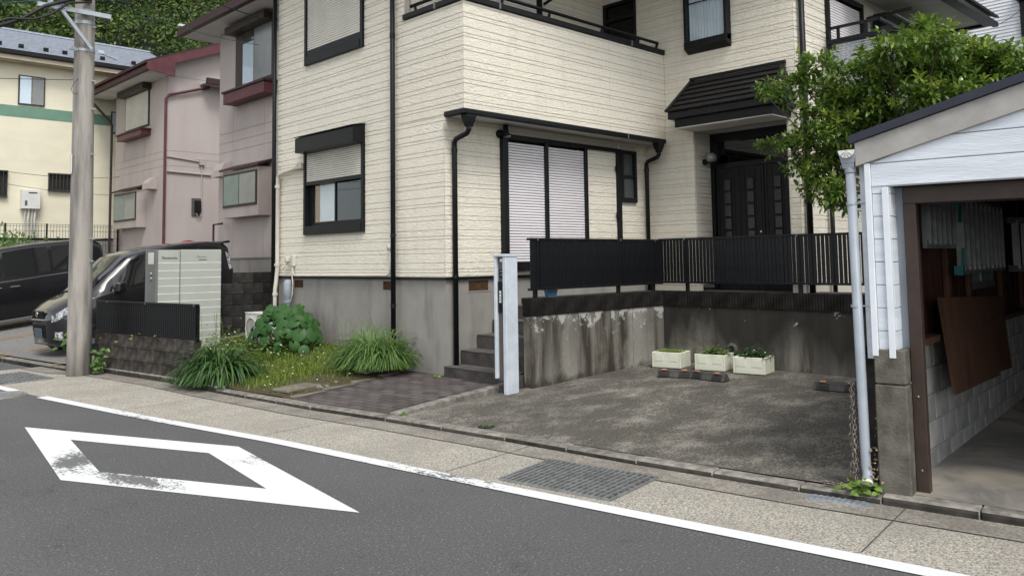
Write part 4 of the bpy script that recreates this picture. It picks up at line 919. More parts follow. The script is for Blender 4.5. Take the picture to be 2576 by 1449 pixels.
MB().box(9.78, 9.93, 2.98, 6.952, 0, .965).build('wall', 'stained_concrete_dark', rw, bevel=.008)
for x in (7.42, 8.72, 9.05): MB().box(x, x + .008, 6.945, 6.9505, .12, .96).build('formwork_line', 'kerb_concrete', rw)
def ribbed(L_, D_, H_, nr=10, mat='cap_block'):
    """split-rib block: vertical ribs on the face"""
    mb = MB(); mb.box(0, L_, .012, D_, 0, H_); p = L_ / nr
    for i in range(nr): mb.prism([(i * p + .004, .012, 0), (i * p + p * .22, 0, 0), (i * p + p * .78, 0, 0), (i * p + p - .004, .012, 0)], (0, 0, H_))
    me = mb.mesh('cap_block'); me.materials.append(MATS[mat]); return me
cb = ribbed(.392, .15, .21)
for k in range(7): piece('cap_block', cb, T(7.055 + .397 * k, 6.935, .967), rw)
for k in range(10): piece('cap_block', cb, Matrix.Translation((9.765, 6.93 - .397 * k, .967)) @ Matrix.Rotation(R(-90), 4, 'Z'), rw)
mb = MB(Matrix.Translation((9.78, 5.855, .421)) @ Matrix.Rotation(R(-90), 4, 'Y')); mb.lathe([(.04, .02), (.075, .025), (.08, 0)], 18); mb.build('weep_pipe', 'weep_concrete', rw, smooth=True)
mb = MB(Matrix.Translation((9.78, 5.855, .421)) @ Matrix.Rotation(R(-90), 4, 'Y')); mb.lathe([(0, .004), (.045, .004)], 18); mb.build('weep_hole', 'interior_dark', rw)
def slat_fence(t, A, B_, z0, z1, slat=.040, pitch=.0545, thick=.017, posts=(), off=.0, me=None):
    A = Vector((*A, 0)); B_ = Vector((*B_, 0)); d = (B_ - A); L_ = d.length; ang = math.atan2(d.y, d.x); M4 = T(A.x, A.y, 0, ang)
    MB(M4).box(-.02, L_ + .02, -.03, .03, z1 - .03, z1).build('top_rail', 'black_metal', t, bevel=.004)
    MB(M4).box(-.02, L_ + .02, -.022, .022, z0, z0 + .028).build('bottom_rail', 'black_metal', t, bevel=.004)
    me = me or unit_box('slat', slat, thick, z1 - z0 - .06, 'black_metal', 0)
    n = round((L_ - .05) / pitch); pitch = (L_ - .05) / n
    for k in range(n + 1): piece('slat', me, M4 @ T(.025 + k * pitch, -.012, z0 + .029), t)
    for p, zb in posts: MB(M4).box(p - .022, p + .022, .008, .05, zb, z1 - .03).build('post', 'black_metal', t)
    for p in [q[0] for q in posts]: MB(M4).box(p - .012, p + .012, -.034, -.03, z1 - .032, z1 + .002).build('clip', 'aluminium', t)
    return me
fe = thing('slat_fence', 'black vertical slat fence on top of the stained retaining wall', 'fence', (9.74, 6.98, 1.18))
sm = slat_fence(fe, (7.09, 6.985), (9.80, 6.985), 1.275, 1.915, posts=((.12, 1.17), (1.75, 1.17), (2.55, 1.17)))
slat_fence(fe, (9.81, 6.985), (9.81, 3.0), 1.285, 1.925, posts=((.42, 1.17), (2.1, 1.17), (3.6, 1.17)))
bk = thing('blue_tub', 'small dark blue tub on the wall top under the near end of the slat fence', 'tub', (7.53, 7.05, 1.178))
MB().prism([(7.46, 7.02, 1.178), (7.60, 7.02, 1.178), (7.62, 7.02, 1.262), (7.44, 7.02, 1.262)], (0, .06, 0)).build('tub', 'bluish_plastic', bk); MB().box(7.435, 7.625, 7.015, 7.085, 1.255, 1.27).build('rim', 'bluish_plastic', bk)
# gate post with letter slot
gp = thing('gate_post', 'white metal gate post with intercom and letter slot beside the steps', 'gate post', (6.72, 7.0, .13))
MB().box(6.63, 6.825, 6.925, 6.985, .075, 1.69).build('column', 'white_metal', gp, bevel=.008, seg=2)
MB().box(6.665, 6.825, 6.985, 7.09, .24, 1.69).build('panel', 'brown_panel', gp)
MB().box(6.63, 6.70, 7.09, 7.135, .262, 1.69).build('fin', 'white_metal', gp, bevel=.006)
MB().box(6.618, 6.835, 6.915, 7.145, 1.69, 1.722).build('cap', 'white_metal', gp, bevel=.004)
ic = MB().box(6.652, 6.666, 6.992, 7.062, 1.44, 1.54).build('intercom', 'black_matte', gp, bevel=.003)
for zz in (1.515, 1.475): MB(Matrix.Translation((6.652, 7.03, zz)) @ Matrix.Rotation(R(-90), 4, 'Y')).lathe([(0, .003), (.010, .003), (.012, 0)], 12).build('button', 'chrome', ic)
MB().box(6.655, 6.667, 6.995, 7.05, 1.63, 1.665).build('lamp_plate', 'white_plastic', gp)
lb = MB().box(6.648, 6.668, 6.988, 7.085, 1.03, 1.40).build('letter_slot', 'black_metal', gp, bevel=.004)
MB().box(6.642, 6.649, 7.005, 7.06, 1.06, 1.375).build('slot_flap', 'black_matte', lb)
npz = MB().box(6.638, 6.643, 7.02, 7.05, 1.15, 1.29).build('name_plate', 'white_plastic', lb)
for zz in (1.255, 1.215, 1.18): MB().box(6.636, 6.6385, 7.028, 7.042, zz - .008, zz + .008).build('letter_mark', 'ink', npz)
# styrofoam planters
def planter(i, x, y, rz, label, plant):
    w, d, h = .41, .36, .205; z0 = zs(x); t = thing('foam_planter', label, 'planter', (x, y, z0), rz, 'styrofoam planters by the retaining wall'); M4 = T(x, y, z0, rz)
    bx = MB(M4); bx.box(-d / 2, d / 2, -w / 2, -w / 2 + .028, 0, h).box(-d / 2, d / 2, w / 2 - .028, w / 2, 0, h).box(-d / 2, -d / 2 + .028, -w / 2 + .028, w / 2 - .028, 0, h).box(d / 2 - .028, d / 2, -w / 2 + .028, w / 2 - .028, 0, h)
    o_ = bx.build('box', 'styrofoam', t, bevel=.007, seg=2)
    for yy in (-.1, .1): MB(M4).prism([(-d / 2 - .004, yy - .06, .09), (-d / 2 - .004, yy + .06, .09), (-d / 2 - .004, yy + .05, h - .03), (-d / 2 - .004, yy - .05, h - .03)], (.006, 0, 0)).build('panel_recess', 'styrofoam', o_)
    MB(M4).box(-d / 2 + .02, d / 2 - .02, -w / 2 + .02, w / 2 - .02, .02, h - .022).build('soil', 'potting_soil', t)
    mb = MB(M4); rn = random.Random(i)
    if plant == 'grass':
        for k in range(900):
            px, py = rn.uniform(-.14, .14), rn.uniform(-.17, .17); a = rn.uniform(0, 6.28); l = rn.uniform(.03, .075); b_ = Vector((math.cos(a), math.sin(a), 0)); s_ = Vector((-b_.y, b_.x, 0)) * .002
            p = Vector((px, py, h - .025)); q = p + b_ * l * .35 + Vector((0, 0, l)); mb.add([tuple(p - s_), tuple(p + s_), tuple(q)], [(0, 1, 2)])
        for k in range(3):
            px, py = rn.uniform(-.05, .1), rn.uniform(-.12, -.02); mb.tube([(px, py, h - .025), (px + .02, py, h + .06), (px + .01 - .03 * k, py - .02, h + .16 + .04 * k)], .0015, 4)
        mb.build('plant', 'grass_yellow', t, kind='stuff')
    else:
        for k in range(420 if plant == 'herb' else 420):
            px, py = rn.gauss(0, .075), rn.gauss(.0, .1); px = max(-.15, min(.17, px)); py = max(-.2, min(.2, py)); zz = h - .02 + abs(rn.gauss(0, .045)); a = rn.uniform(0, 6.28); l = rn.uniform(.03, .06)
            t1 = Vector((math.cos(a), math.sin(a), rn.uniform(-.2, .5))).normalized() * l; t2 = Vector((-math.sin(a), math.cos(a), rn.uniform(-.2, .2))) * l * .42; p = Vector((px, py, zz))
            mb.add([tuple(p), tuple(p + t1 * .5 + t2), tuple(p + t1), tuple(p + t1 * .5 - t2)], [(0, 1, 2, 3)])
        mb.build('plant', 'weed' if plant == 'herb' else 'leaf_big', t, kind='stuff')
        if plant != 'herb':
            fb = MB(M4)
            for k in range(5):
                px, py = rn.gauss(0, .07), rn.gauss(0, .1); fb.lathe([(0, .006), (.011, .004), (.012, 0)], 6, (px, py, h + rn.uniform(.02, .09)))
            fb.build('flowers', 'flower_white', t, kind='stuff')
planter(1, 9.33, 6.52, R(12), 'white foam planter filled with fine yellow-green grass, left of the three', 'grass')
planter(2, 9.44, 5.92, R(12), 'white foam planter with low leafy herbs, in the middle of the three', 'herb')
planter(3, 9.47, 5.37, R(10), 'white foam planter with dark soil and small white flowers, right of the three', 'flower')
# wheel stops
def wstop(A, B_, label):
    A = Vector(A); B_ = Vector(B_); c = (A + B_) / 2; d = B_ - A; ang = math.atan2(d.y, d.x); L_ = d.length; z0 = zs(c.x)
    t = thing('wheel_stop', label, 'wheel stop', (c.x, c.y, z0), ang, 'rubber wheel stops'); M4 = T(c.x, c.y, z0, ang)
    MB(M4).prism([(-L_ / 2, -.075, 0), (-L_ / 2, .075, 0), (-L_ / 2, .035, .095), (-L_ / 2, -.03, .095)], (L_, 0, 0)).build('body', 'rubber', t, bevel=.008)
    for s_ in (-1, 1):
        MB(M4).box(s_ * L_ * .3 - .035, s_ * L_ * .3 + .035, -.052, -.028, .085, .100).build('reflector', 'orange_reflector', t); MB(M4).box(s_ * L_ * .3 - .03, s_ * L_ * .3 + .03, -.054, -.035, .098, .103).build('reflector_edge', 'reflector_white', t)
        for q in range(3): MB(M4).prism([(s_ * L_ * .3 - .07, -.078 + .014 * q, .02 + .022 * q), (s_ * L_ * .3 + .07, -.078 + .014 * q, .02 + .022 * q), (s_ * L_ * .3 + .07, -.070 + .014 * q, .032 + .022 * q), (s_ * L_ * .3 - .07, -.070 + .014 * q, .032 + .022 * q)], (0, .003, .0)).build('groove', 'tyre', t)
wstop((8.57, 6.19), (8.735, 5.80), 'black rubber wheel stop in front of the grass-filled foam planter')
wstop((8.735, 5.785), (8.70, 5.30), 'black rubber wheel stop in front of the middle foam planter')
wstop((8.83, 4.26), (8.92, 3.78), 'black rubber wheel stop standing alone near the garage downpipe')

# ================================================================= GARAGE
GK = 1.0258
GP = NV * 5.76 * GK + SDV * 1.47 * GK
gar = thing('garage', 'open garage with white siding gable and grey downpipe at the right edge', 'garage', (GP.x, GP.y, 0), TH); GM = MW[gar] @ Matrix.Translation((0, 0, 1.65 - 1.65 * GK)) @ Matrix.Scale(GK, 4)
def GB(): return MB(GM)            # local: x runs into the garage, y to the left along the street
Wg, Dg = 3.6, 5.6
def zroof(b): return 2.437 + .275 * (.08 - b)     # underside line of the roof sheet
# concrete pillar with joints
pl = GB().box(0, .17, -.195, 0, .08, .80).build('pillar', 'pillar_concrete', gar, bevel=.008); GB().box(.002, .17, -.193, -.002, .806, 1.03).build('pillar_block', 'pillar_concrete', pl, bevel=.008)
# block wall inside, left: courses of grey blocks
inner0, inner1 = Vector((.20, -.122, 0)), Vector((5.6, -.435, 0)); dv = inner1 - inner0; ang = math.atan2(dv.y, dv.x)
bw = GB().add([tuple(inner0 + Vector((0, .12, .05))), tuple(inner1 + Vector((0, .12, .05))), tuple(inner1 + Vector((0, .12, 1.02))), tuple(inner0 + Vector((0, .12, 1.02))), tuple(inner0 + Vector((0, .004, .05))), tuple(inner1 + Vector((0, .004, .05))), tuple(inner1 + Vector((0, .004, 1.02))), tuple(inner0 + Vector((0, .004, 1.02)))],
                [(0, 1, 2, 3), (7, 6, 5, 4), (3, 2, 6, 7)]).build('block_wall', 'kerb_concrete', gar)
bme = unit_box('wall_block', .385, .1, .188, 'block_grey', .006); hme = unit_box('wall_block', .185, .1, .188, 'block_grey', .006)
for r_ in range(5):
    xs = .0
    first = (r_ % 2 == 1)
    while xs < dv.length - .2:
        w = .193 if first else .393
        P = inner0 + dv.normalized() * (xs + w / 2)
        piece('wall_block', hme if first else bme, GM @ T(P.x, P.y + .048, .05 + .1935 * r_, ang), bw); xs += w; first = False
# dark block wall on the outside left
ow = GB().box(.10, 4.4, .02, .10, .05, .96).build('outer_wall', 'block_black', gar)
ob = unit_box('wall_block', .392, .012, .19, 'block_black', .003)
for r_ in range(5):
    for k in range(10): piece('wall_block', ob, GM @ T(.30 + .398 * k + (.2 if r_ % 2 else 0), .106, .055 + .195 * r_), ow)
GB().box(.06, 4.4, .0, .05, .96, 2.36).build('side_wall', 'garage_white', gar)
# wood planks on the inner wall above the blocks
IM = GM @ T(inner0.x, inner0.y, 0, ang)             # frame of the inner wall face: x along it, -y into the garage
pk = MB(IM).box(0, 5.3, .02, .09, 1.02, 2.35).build('plank_wall', 'plank_brown', gar)
for k in range(34):
    xa = .02 + k * .15; MB(IM).box(xa, xa + .146, -.002 - .003 * (k % 2), .018, 1.065, 2.34).build('plank', 'plank_brown', pk)
for xa in (.10, 1.15, 1.85, 3.15, 4.2): MB(IM).box(xa, xa + .09, -.045, -.006, 1.065, 2.35).build('stud', 'timber', pk, bevel=.004)
MB(IM).box(0, 5.2, -.09, .02, 1.02, 1.064).build('sill_plate', 'timber', pk)
# small window in that wall
wz = MB(IM).box(1.96, 2.95, -.022, -.007, 1.34, 1.40).build('side_window', 'aluminium', gar); MB(IM).box(1.96, 2.95, -.022, -.007, 1.86, 1.92).build('frame', 'aluminium', wz); MB(IM).box(2.42, 2.47, -.024, -.008, 1.40, 1.86).build('mullion', 'aluminium', wz); MB(IM).box(1.98, 2.93, -.015, -.008, 1.40, 1.86).build('pane', 'frosted_teal', wz)
# other walls, floor, ceiling
GB().prism([(5.5, .02, 0), (5.5, -Wg, 0), (5.5, -Wg, 2.36), (5.5, -Wg / 2, 2.36 + .275 * Wg / 2), (5.5, .02, 2.36)], (.1, 0, 0)).build('back_wall', 'plank_brown', gar); GB().box(.1, 5.5, -Wg, -Wg + .1, 0, 2.4).build('side_wall', 'block_grey', gar)
GB().prism([(0.55, .0, 2.30), (.55, -Wg / 2, 2.30 + .275 * Wg / 2), (.55, -Wg, 2.30), (.55, -Wg, 2.27), (.55, 0, 2.27)], (4.95, 0, 0)).build('ceiling', 'plank_brown', gar)
MB(GM).add([(.055, -.10, .110), (.055, -Wg, .109), (5.5, -Wg, .15), (5.5, -.3, .15)], [(3, 2, 1, 0)]).build('garage_floor', 'garage_floor', gar)
# front gable: white boards
gb = GB().prism([(.03, 0, 2.10), (.03, -Wg, 2.10), (.03, -Wg, zroof(0) - .05), (.03, -Wg / 2, zroof(-Wg / 2) - .05), (.03, 0, zroof(0) - .05)], (.03, 0, 0)).build('gable', 'garage_trim', gar)
z = 2.105
for k, h in enumerate((.155, .150, .150, .15, .15, .15)):
    za, zb = z, z + h - .006; z += h
    lim = lambda zz: -.0 - max(0, (zz - 2.27) / .275) + .02
    l0, l1 = min(-.035, lim(za)), min(-.035, lim(zb))
    if -l0 > Wg / 2: break
    GB().prism([(.012, l0, za), (.012, -Wg - l0, za), (.012, -Wg - l1, zb), (.012, l1, zb)], (.018, 0, 0)).build('gable_board', 'garage_white', gb, bevel=.003)
GB().prism([(-.012, .055, 2.245), (-.012, .055, 2.405), (-.012, -Wg / 2, 2.405 + .275 * (Wg / 2 + .055)), (-.012, -Wg / 2, 2.245 + .275 * (Wg / 2 + .055))], (.024, 0, 0)).build('barge_board', 'barge_board', gar, bevel=.003)
GB().prism([(-.012, -Wg - .055, 2.245), (-.012, -Wg - .055, 2.405), (-.012, -Wg / 2 - .002, 2.405 + .275 * (Wg / 2 + .053)), (-.012, -Wg / 2 - .002, 2.245 + .275 * (Wg / 2 + .053))], (.024, 0, 0)).build('barge_board', 'barge_board', gar, bevel=.003)
for s_ in (1, -1):
    a0_ = .085 if s_ > 0 else -Wg - .085; mid_ = -Wg / 2
    GB().prism([(-.035, a0_, 2.400), (-.035, a0_, 2.455), (-.035, mid_, 2.455 + .275 * (Wg / 2 + .085)), (-.035, mid_, 2.400 + .275 * (Wg / 2 + .085))], (5.85, 0, 0)).build('roof_sheet', 'navy_metal', gar)
# left cladding: corner trim, inner trim, boards
cl = GB().box(.035, .06, -.135, 0, 1.0, 2.10).build('cladding', 'garage_trim', gar)
zz = 1.0
for k in range(9): GB().box(.018, .034, -.098, -.036, zz, min(zz + .146, 2.098)).build('cladding_board', 'garage_white', cl, bevel=.002); zz += .151
GB().box(-.004, .03, -.034, .004, .985, 2.26).build('corner_trim', 'garage_trim', gar, bevel=.003); GB().box(-.004, .03, -.140, -.100, .975, 2.095).build('corner_trim', 'garage_trim', gar, bevel=.003)
zz = 1.0
for k in range(8): GB().box(.032, .17, -.147, -.136, zz, min(zz + .146, 2.098)).build('reveal_board', 'garage_white', cl); zz += .151
GB().box(.17, .20, -.20, -.14, 1.0, 2.10).build('reveal_strip', 'pvc_grey', gar); 
GB().box(.13, .21, -.275, -.197, .105, 2.07).build('door_track', 'brown_steel', gar, bevel=.004); GB().box(.12, .34, -Wg + .2, -.20, 1.985, 2.10).build('door_head', 'brown_steel', gar, bevel=.004)
for zz in (.25, .72): 
    mb = MB(GM @ Matrix.Translation((.13, -.235, zz)) @ Matrix.Rotation(R(-90), 4, 'Y')); mb.lathe([(0, .004), (.008, .003), (.009, 0)], 8); mb.build('bolt', 'chrome', gar)
# gutter with scalloped end, hopper and grey downpipe
gu = MB(GM); n_ = 14
prof = [(.105 + .055 * math.cos(math.pi + math.pi * i / n_), 2.36 + .055 * math.sin(math.pi + math.pi * i / n_)) for i in range(n_ + 1)]
gu.add([(xx, b_, zz) for xx in (-.03, 4.4) for b_, zz in prof], [(i, i + 1, n_ + 2 + i, n_ + 1 + i) for i in range(n_)]); guo = gu.build('gutter', 'pvc_grey', gar, smooth=True)
GB().prism([(-.032, b_, zz) for b_, zz in prof], (.006, 0, 0)).build('gutter_end', 'white_plastic', guo)
for i in (3, 5, 7, 9, 11): GB().bar((-.036, .105, 2.358), (-.036, prof[i][0], prof[i][1]), .006, .006).build('end_rib', 'white_plastic', guo)
hp = MB(GM); 
for (za, wa), (zb, wb) in (((2.345, .055), (2.27, .042)), ((2.27, .042), (2.235, .034))):
    hp.add([(x_ * w + .03, .105 + y_ * w, zz) for zz, w in ((zb, wb), (za, wa)) for x_, y_ in ((-1, -1), (1, -1), (1, 1), (-1, 1))], [(0, 3, 2, 1), (4, 5, 6, 7), (0, 1, 5, 4), (1, 2, 6, 5), (2, 3, 7, 6), (3, 0, 4, 7)])
hp.build('hopper', 'pvc_grey', gar, bevel=.004)
dp = GB().tube([(.03, .10, 2.26), (.03, .085, .26), (.02, .075, .20), (-.035, .065, .165)], .032, 16).build('downpipe', 'pvc_grey', gar, smooth=True)
GB().tube([(-.03, .066, .169), (-.042, .064, .157)], .036, 16).build('pipe_end', 'white_plastic', dp)
GB().tube([(.03, .10, 2.25), (.03, .0995, 2.21)], .037, 16).build('pipe_collar', 'pvc_grey', dp)
for zz in (1.99, 1.30):
    GB().tube([(.03, .1, zz), (.03, .1, zz + .018)], .036, 14).build('pipe_bracket', 'galvanised', dp); GB().tube([(.03, .07, zz + .009), (.03, -.0, zz + .009)], .005, 6).build('bracket_arm', 'galvanised', dp)
# things inside the garage
def ladder(label, xa, xb, yy, z0, z1, n, tilt=0, mat='aluminium', feet=False):
    P = lambda x: yy + (x - xa) * tilt
    t = thing('ladder', label, 'ladder', tuple(GM @ Vector((xa, yy, z0))), TH, 'aluminium ladders hung in the garage')
    for zz in (z0, z1): MB(GM).bar((xa, P(xa), zz), (xb, P(xb), zz), .028, .06).build('rail', mat, t)
    for k in range(n): x = xa + .08 + k * (xb - xa - .16) / (n - 1); MB(GM).bar((x, P(x), z0), (x, P(x), z1), .06, .028, (1, 0, 0)).build('rung', mat, t)
    if feet:
        for zz in (z0, z1): MB(GM).box(xa - .06, xa + .02, yy - .03, yy + .03, zz - .035, zz + .035).build('foot', 'teal_plastic', t)
        MB(GM).bar((xa + .03, yy - .02, z0 + .02), (xa + .06, yy - .02, z0 + .17), .02, .015).build('strap', 'teal_plastic', t); MB(GM).bar((xa + .03, yy - .02, z1 - .02), (xa - .02, yy - .02, z1 - .17), .02, .015).build('strap', 'teal_plastic', t)
    return t
ladder('long aluminium ladder with teal feet hung along the brown garage wall', 1.28, 3.15, -.33, 1.52, 2.06, 10, -.033, feet=True)
ladder('shorter aluminium ladder hung at the front, left of the one with teal feet', .46, 1.55, -.255, 1.72, 2.05, 7, -.03)
ladder('folding aluminium ladder standing across the dark back of the garage', 3.3, 3.9, -.42, 1.5, 1.96, 6, -.75)
pb = thing('plywood_sheet', 'brown plywood sheets leaning on the block wall in the garage', 'plywood', tuple(GM @ Vector((1.3, -.3, .5))), TH)
for k, P in enumerate([[(.84, -.325, .64), (2.60, -.385, .58), (2.52, -.325, 1.27), (.80, -.26, 1.335)], [(2.3, -.36, .62), (3.2, -.41, .58), (3.15, -.36, 1.25), (2.28, -.30, 1.28)]]):
    MB(GM).prism(P, (.004, .012, .002)).build('sheet', 'plywood_brown', pb)
ca = thing('spray_can', 'small dark blue can on the timber ledge inside the garage', 'can', tuple(GM @ Vector((.50, -.19, 1.066))), TH)
mb = MB(GM); mb.lathe([(0, 0), (.026, 0), (.026, .10), (0, .10)], 14, (.50, -.188, 1.066)); mb.build('can', 'sticker_blue', ca); mb = MB(GM); mb.lathe([(.0265, .012), (.0265, .03)], 14, (.50, -.188, 1.066)); mb.build('label_band', 'white_plastic', ca)
# hanging chain and weeds at the foot of the downpipe
def link_mb(mb, c, d, roll, L_=.042, W_=.024, r=.0052):
    d = d.normalized(); a = d.orthogonal().normalized(); a.rotate(Matrix.Rotation(roll, 3, d)); pts = []
    for k in range(9):
        th = 2 * math.pi * k / 8; pts.append(c + d * math.cos(th) * L_ / 2 + a * math.sin(th) * W_ / 2)
    mb.tube([tuple(p) for p in pts], r, 5, cap=False)
ch = MB(); rn = random.Random(9)
for sx, off in ((0, 0), (.012, .018), (-.008, .034)):
    p = GM @ Vector((.05 + off, .150 + sx, .78)); q = GM @ Vector((-.01 + off, .150 + sx * 1.6, .13)); n_ = 22
    for k in range(n_): link_mb(ch, p.lerp(q, k / (n_ - 1)) + Vector((rn.gauss(0, .004), rn.gauss(0, .004), 0)), (q - p) + Vector((rn.gauss(0, .12), rn.gauss(0, .12), 0)), (k % 2) * 1.57 + rn.gauss(0, .2))
for k in range(10): link_mb(ch, GM @ Vector((-.01 + .008 * math.sin(k), .16 + .02 * k, .118)), GM.to_3x3() @ Vector((rn.gauss(0, .4), 1, 0)), (k % 2) * 1.57 + .4)
tag(ch.build('hanging_chain', 'chain_steel', smooth=True), 'rusty steel chain hanging beside the grey garage downpipe', 'chain')

# ================================================================= LOW FENCE, BLOCK WALLS, MACHINES ON THE LEFT
LA, LB_ = Vector((4.72, 11.15, 0)), Vector((4.32, 13.95, 0)); dl = LB_ - LA; la = math.atan2(dl.y, dl.x)
lw = thing('low_block_wall', 'low dark ribbed block wall under the black fence by the pole', 'wall', tuple(LA), 0); LM = T(LA.x, LA.y, 0, la)
MB(LM).box(0, dl.length, -.13, -.02, .0, .60).build('core', 'block_black', lw)
rb = ribbed(.392, .13, .182, 12, 'block_ribbed'); hb = ribbed(.192, .13, .182, 6, 'block_ribbed')
for r_ in range(3):
    x = 0
    k = 0
    while x < dl.length - .15:
        half = (r_ % 2 == 1 and k == 0); w = .195 if half else .397
        piece('wall_block', hb if half else rb, LM @ T(x + w, .012, .055 + .187 * r_) @ Matrix.Rotation(math.pi, 4, 'Z'), lw); x += w; k += 1
lf = thing('low_fence', 'low black vertical slat fence between the utility pole and the grey cabinet', 'fence', (4.6, 11.2, .62))
FA = LA + Vector((.05, -.0, 0)); FB = LB_ + Vector((.05, 0, 0))
slat_fence(lf, (FB.x, FB.y), (FA.x, FA.y), .618, 1.105, posts=((.35, .58), (1.5, .58), (2.80, .58)))
# dark block retaining wall behind the cabinets
dw = thing('dark_block_wall', 'blackened block wall behind the grey cabinet below the pink house', 'wall', (6, 14.35, .2))
MB().box(5.6, 6.93, 14.39, 14.47, .1, 1.11).box(6.93, 8.3, 14.39, 14.47, .1, 1.49).build('core', 'block_black', dw)
db = unit_box('wall_block', .393, .06, .193, 'block_black', .006)
for r_ in range(7):
    for k in range(7):
        x = 5.80 + .4 * k + (.2 if r_ % 2 else 0); zb = .10 + .2 * r_
        if x < 6.75 and zb > 1.0: continue
        if x > 8.2: continue
        piece('wall_block', db, T(x, 14.362, zb), dw)
# grey fuel-cell cabinet
cab = thing('grey_cabinet', 'tall grey-green water heater cabinet with grooved doors behind the low fence', 'cabinet', (5.75, 14.0, .24))
CX0, CXm, CX1, CY, CY1 = 5.205, 5.605, 6.325, 13.80, 14.27
MB().box(CX0, CXm - .006, CY + .01, CY1, .22, 1.905).build('body', 'cabinet_dark', cab, bevel=.006); MB().box(CXm + .006, CX1, CY + .01, CY1, .22, 1.905).build('body', 'cabinet_grey', cab, bevel=.006)
def door(x0_, x1_, first):
    zt = 1.895; z = zt; hs = [.215] + [.128] * 12
    for h in hs:
        zb = max(.24, z - h); 
        if z - zb < .03: break
        MB().box(x0_ + .006, x1_ - .006, CY - .008, CY + .009, zb + .009, z).build('door_panel', 'cabinet_grey', cab, bevel=.003); MB().box(x0_ + .006, x1_ - .006, CY - .011, CY + .0095, zb - .004, zb + .0085).build('groove_highlight', 'flower_white', cab); z -= h  # white strips paint in the highlight on each panel ledge
door(CX0 + .03, CXm - .004, 1); door(CXm + .004, CX1, 0)
MB().box(CX0 - .004, CX0 + .02, CY + .1, CY + .34, 1.66, 1.86).build('control_box', 'white_plastic', cab, bevel=.006)
for zz in (1.5, 1.42, .85): MB(Matrix.Translation((CX0, CY + .2, zz)) @ Matrix.Rotation(R(-90), 4, 'Y')).lathe([(0, .02), (.025, .018), (.03, 0)], 10).build('pipe_stub', 'steel', cab)
RX = Matrix.Rotation(R(90), 4, 'X')
text_obj('Panasonic', .066, Matrix.Translation(((CX0 + CXm) / 2 + .02, CY - .010, 1.765)) @ RX, 'ink', 'brand_lettering', cab)
MB(Matrix.Translation((5.90, CY - .0095, 1.785)) @ RX).lathe([(.012, .001), (.019, .001)], 14).build('brand_ring', 'cabinet_dark', cab)
for k_ in range(6): MB().box(5.925 + .023 * k_, 5.940 + .023 * k_, CY - .0105, CY - .009, 1.768, 1.768 + (.022 if k_ in (0, 3) else .015)).build('brand_mark', 'cabinet_dark', cab)
MB().box(5.92, 6.06, CY - .0105, CY - .009, 1.725, 1.737).build('brand_bar', 'ink', cab)
# air-conditioner outdoor unit
ac = thing('outdoor_unit', 'white air-conditioner outdoor unit half hidden by big round leaves', 'air conditioner', (6.78, 13.1, .3))
AX, AY0, AY1, AZ0, AZ1 = 6.64, 12.78, 13.52, .27, .81
MB().box(AX, AX + .28, AY0, AY1, AZ0, AZ1 - .02).build('case', 'white_plastic', ac, bevel=.012, seg=2); MB().box(AX - .008, AX + .29, AY0 - .006, AY1 + .006, AZ1 - .02, AZ1).build('top', 'white_plastic', ac, bevel=.006)
fy, fz = 13.27, .52
mb = MB(Matrix.Translation((AX - .001, fy, fz)) @ Matrix.Rotation(R(-90), 4, 'Y')); mb.lathe([(0, .0005), (.212, .0005)], 28); mb.build('fan_opening', 'black_matte', ac)
gr = MB()
for rr in (.03, .06, .09, .12, .15, .18, .205): gr.tube([(AX - .012, fy + rr * math.cos(2 * math.pi * k / 28), fz + rr * math.sin(2 * math.pi * k / 28)) for k in range(29)], .0035 if rr < .2 else .009, 5, cap=False)
for k in range(24): a = 2 * math.pi * k / 24; gr.tube([(AX - .011, fy + .03 * math.cos(a), fz + .03 * math.sin(a)), (AX - .014, fy + .12 * math.cos(a + .15), fz + .12 * math.sin(a + .15)), (AX - .008, fy + .205 * math.cos(a + .25), fz + .205 * math.sin(a + .25))], .003, 4)
gr.build('fan_grille', 'white_plastic', ac, smooth=True)
RXY = Matrix.Rotation(R(-90), 4, 'Z') @ RX
text_obj('Panasonic', .035, Matrix.Translation((AX - .003, 12.92, .70)) @ RXY, 'ink', 'brand_lettering', ac); MB().box(AX - .003, AX - .001, 12.88, 12.95, .56, .61).build('rating_label', 'sticker_blue', ac)
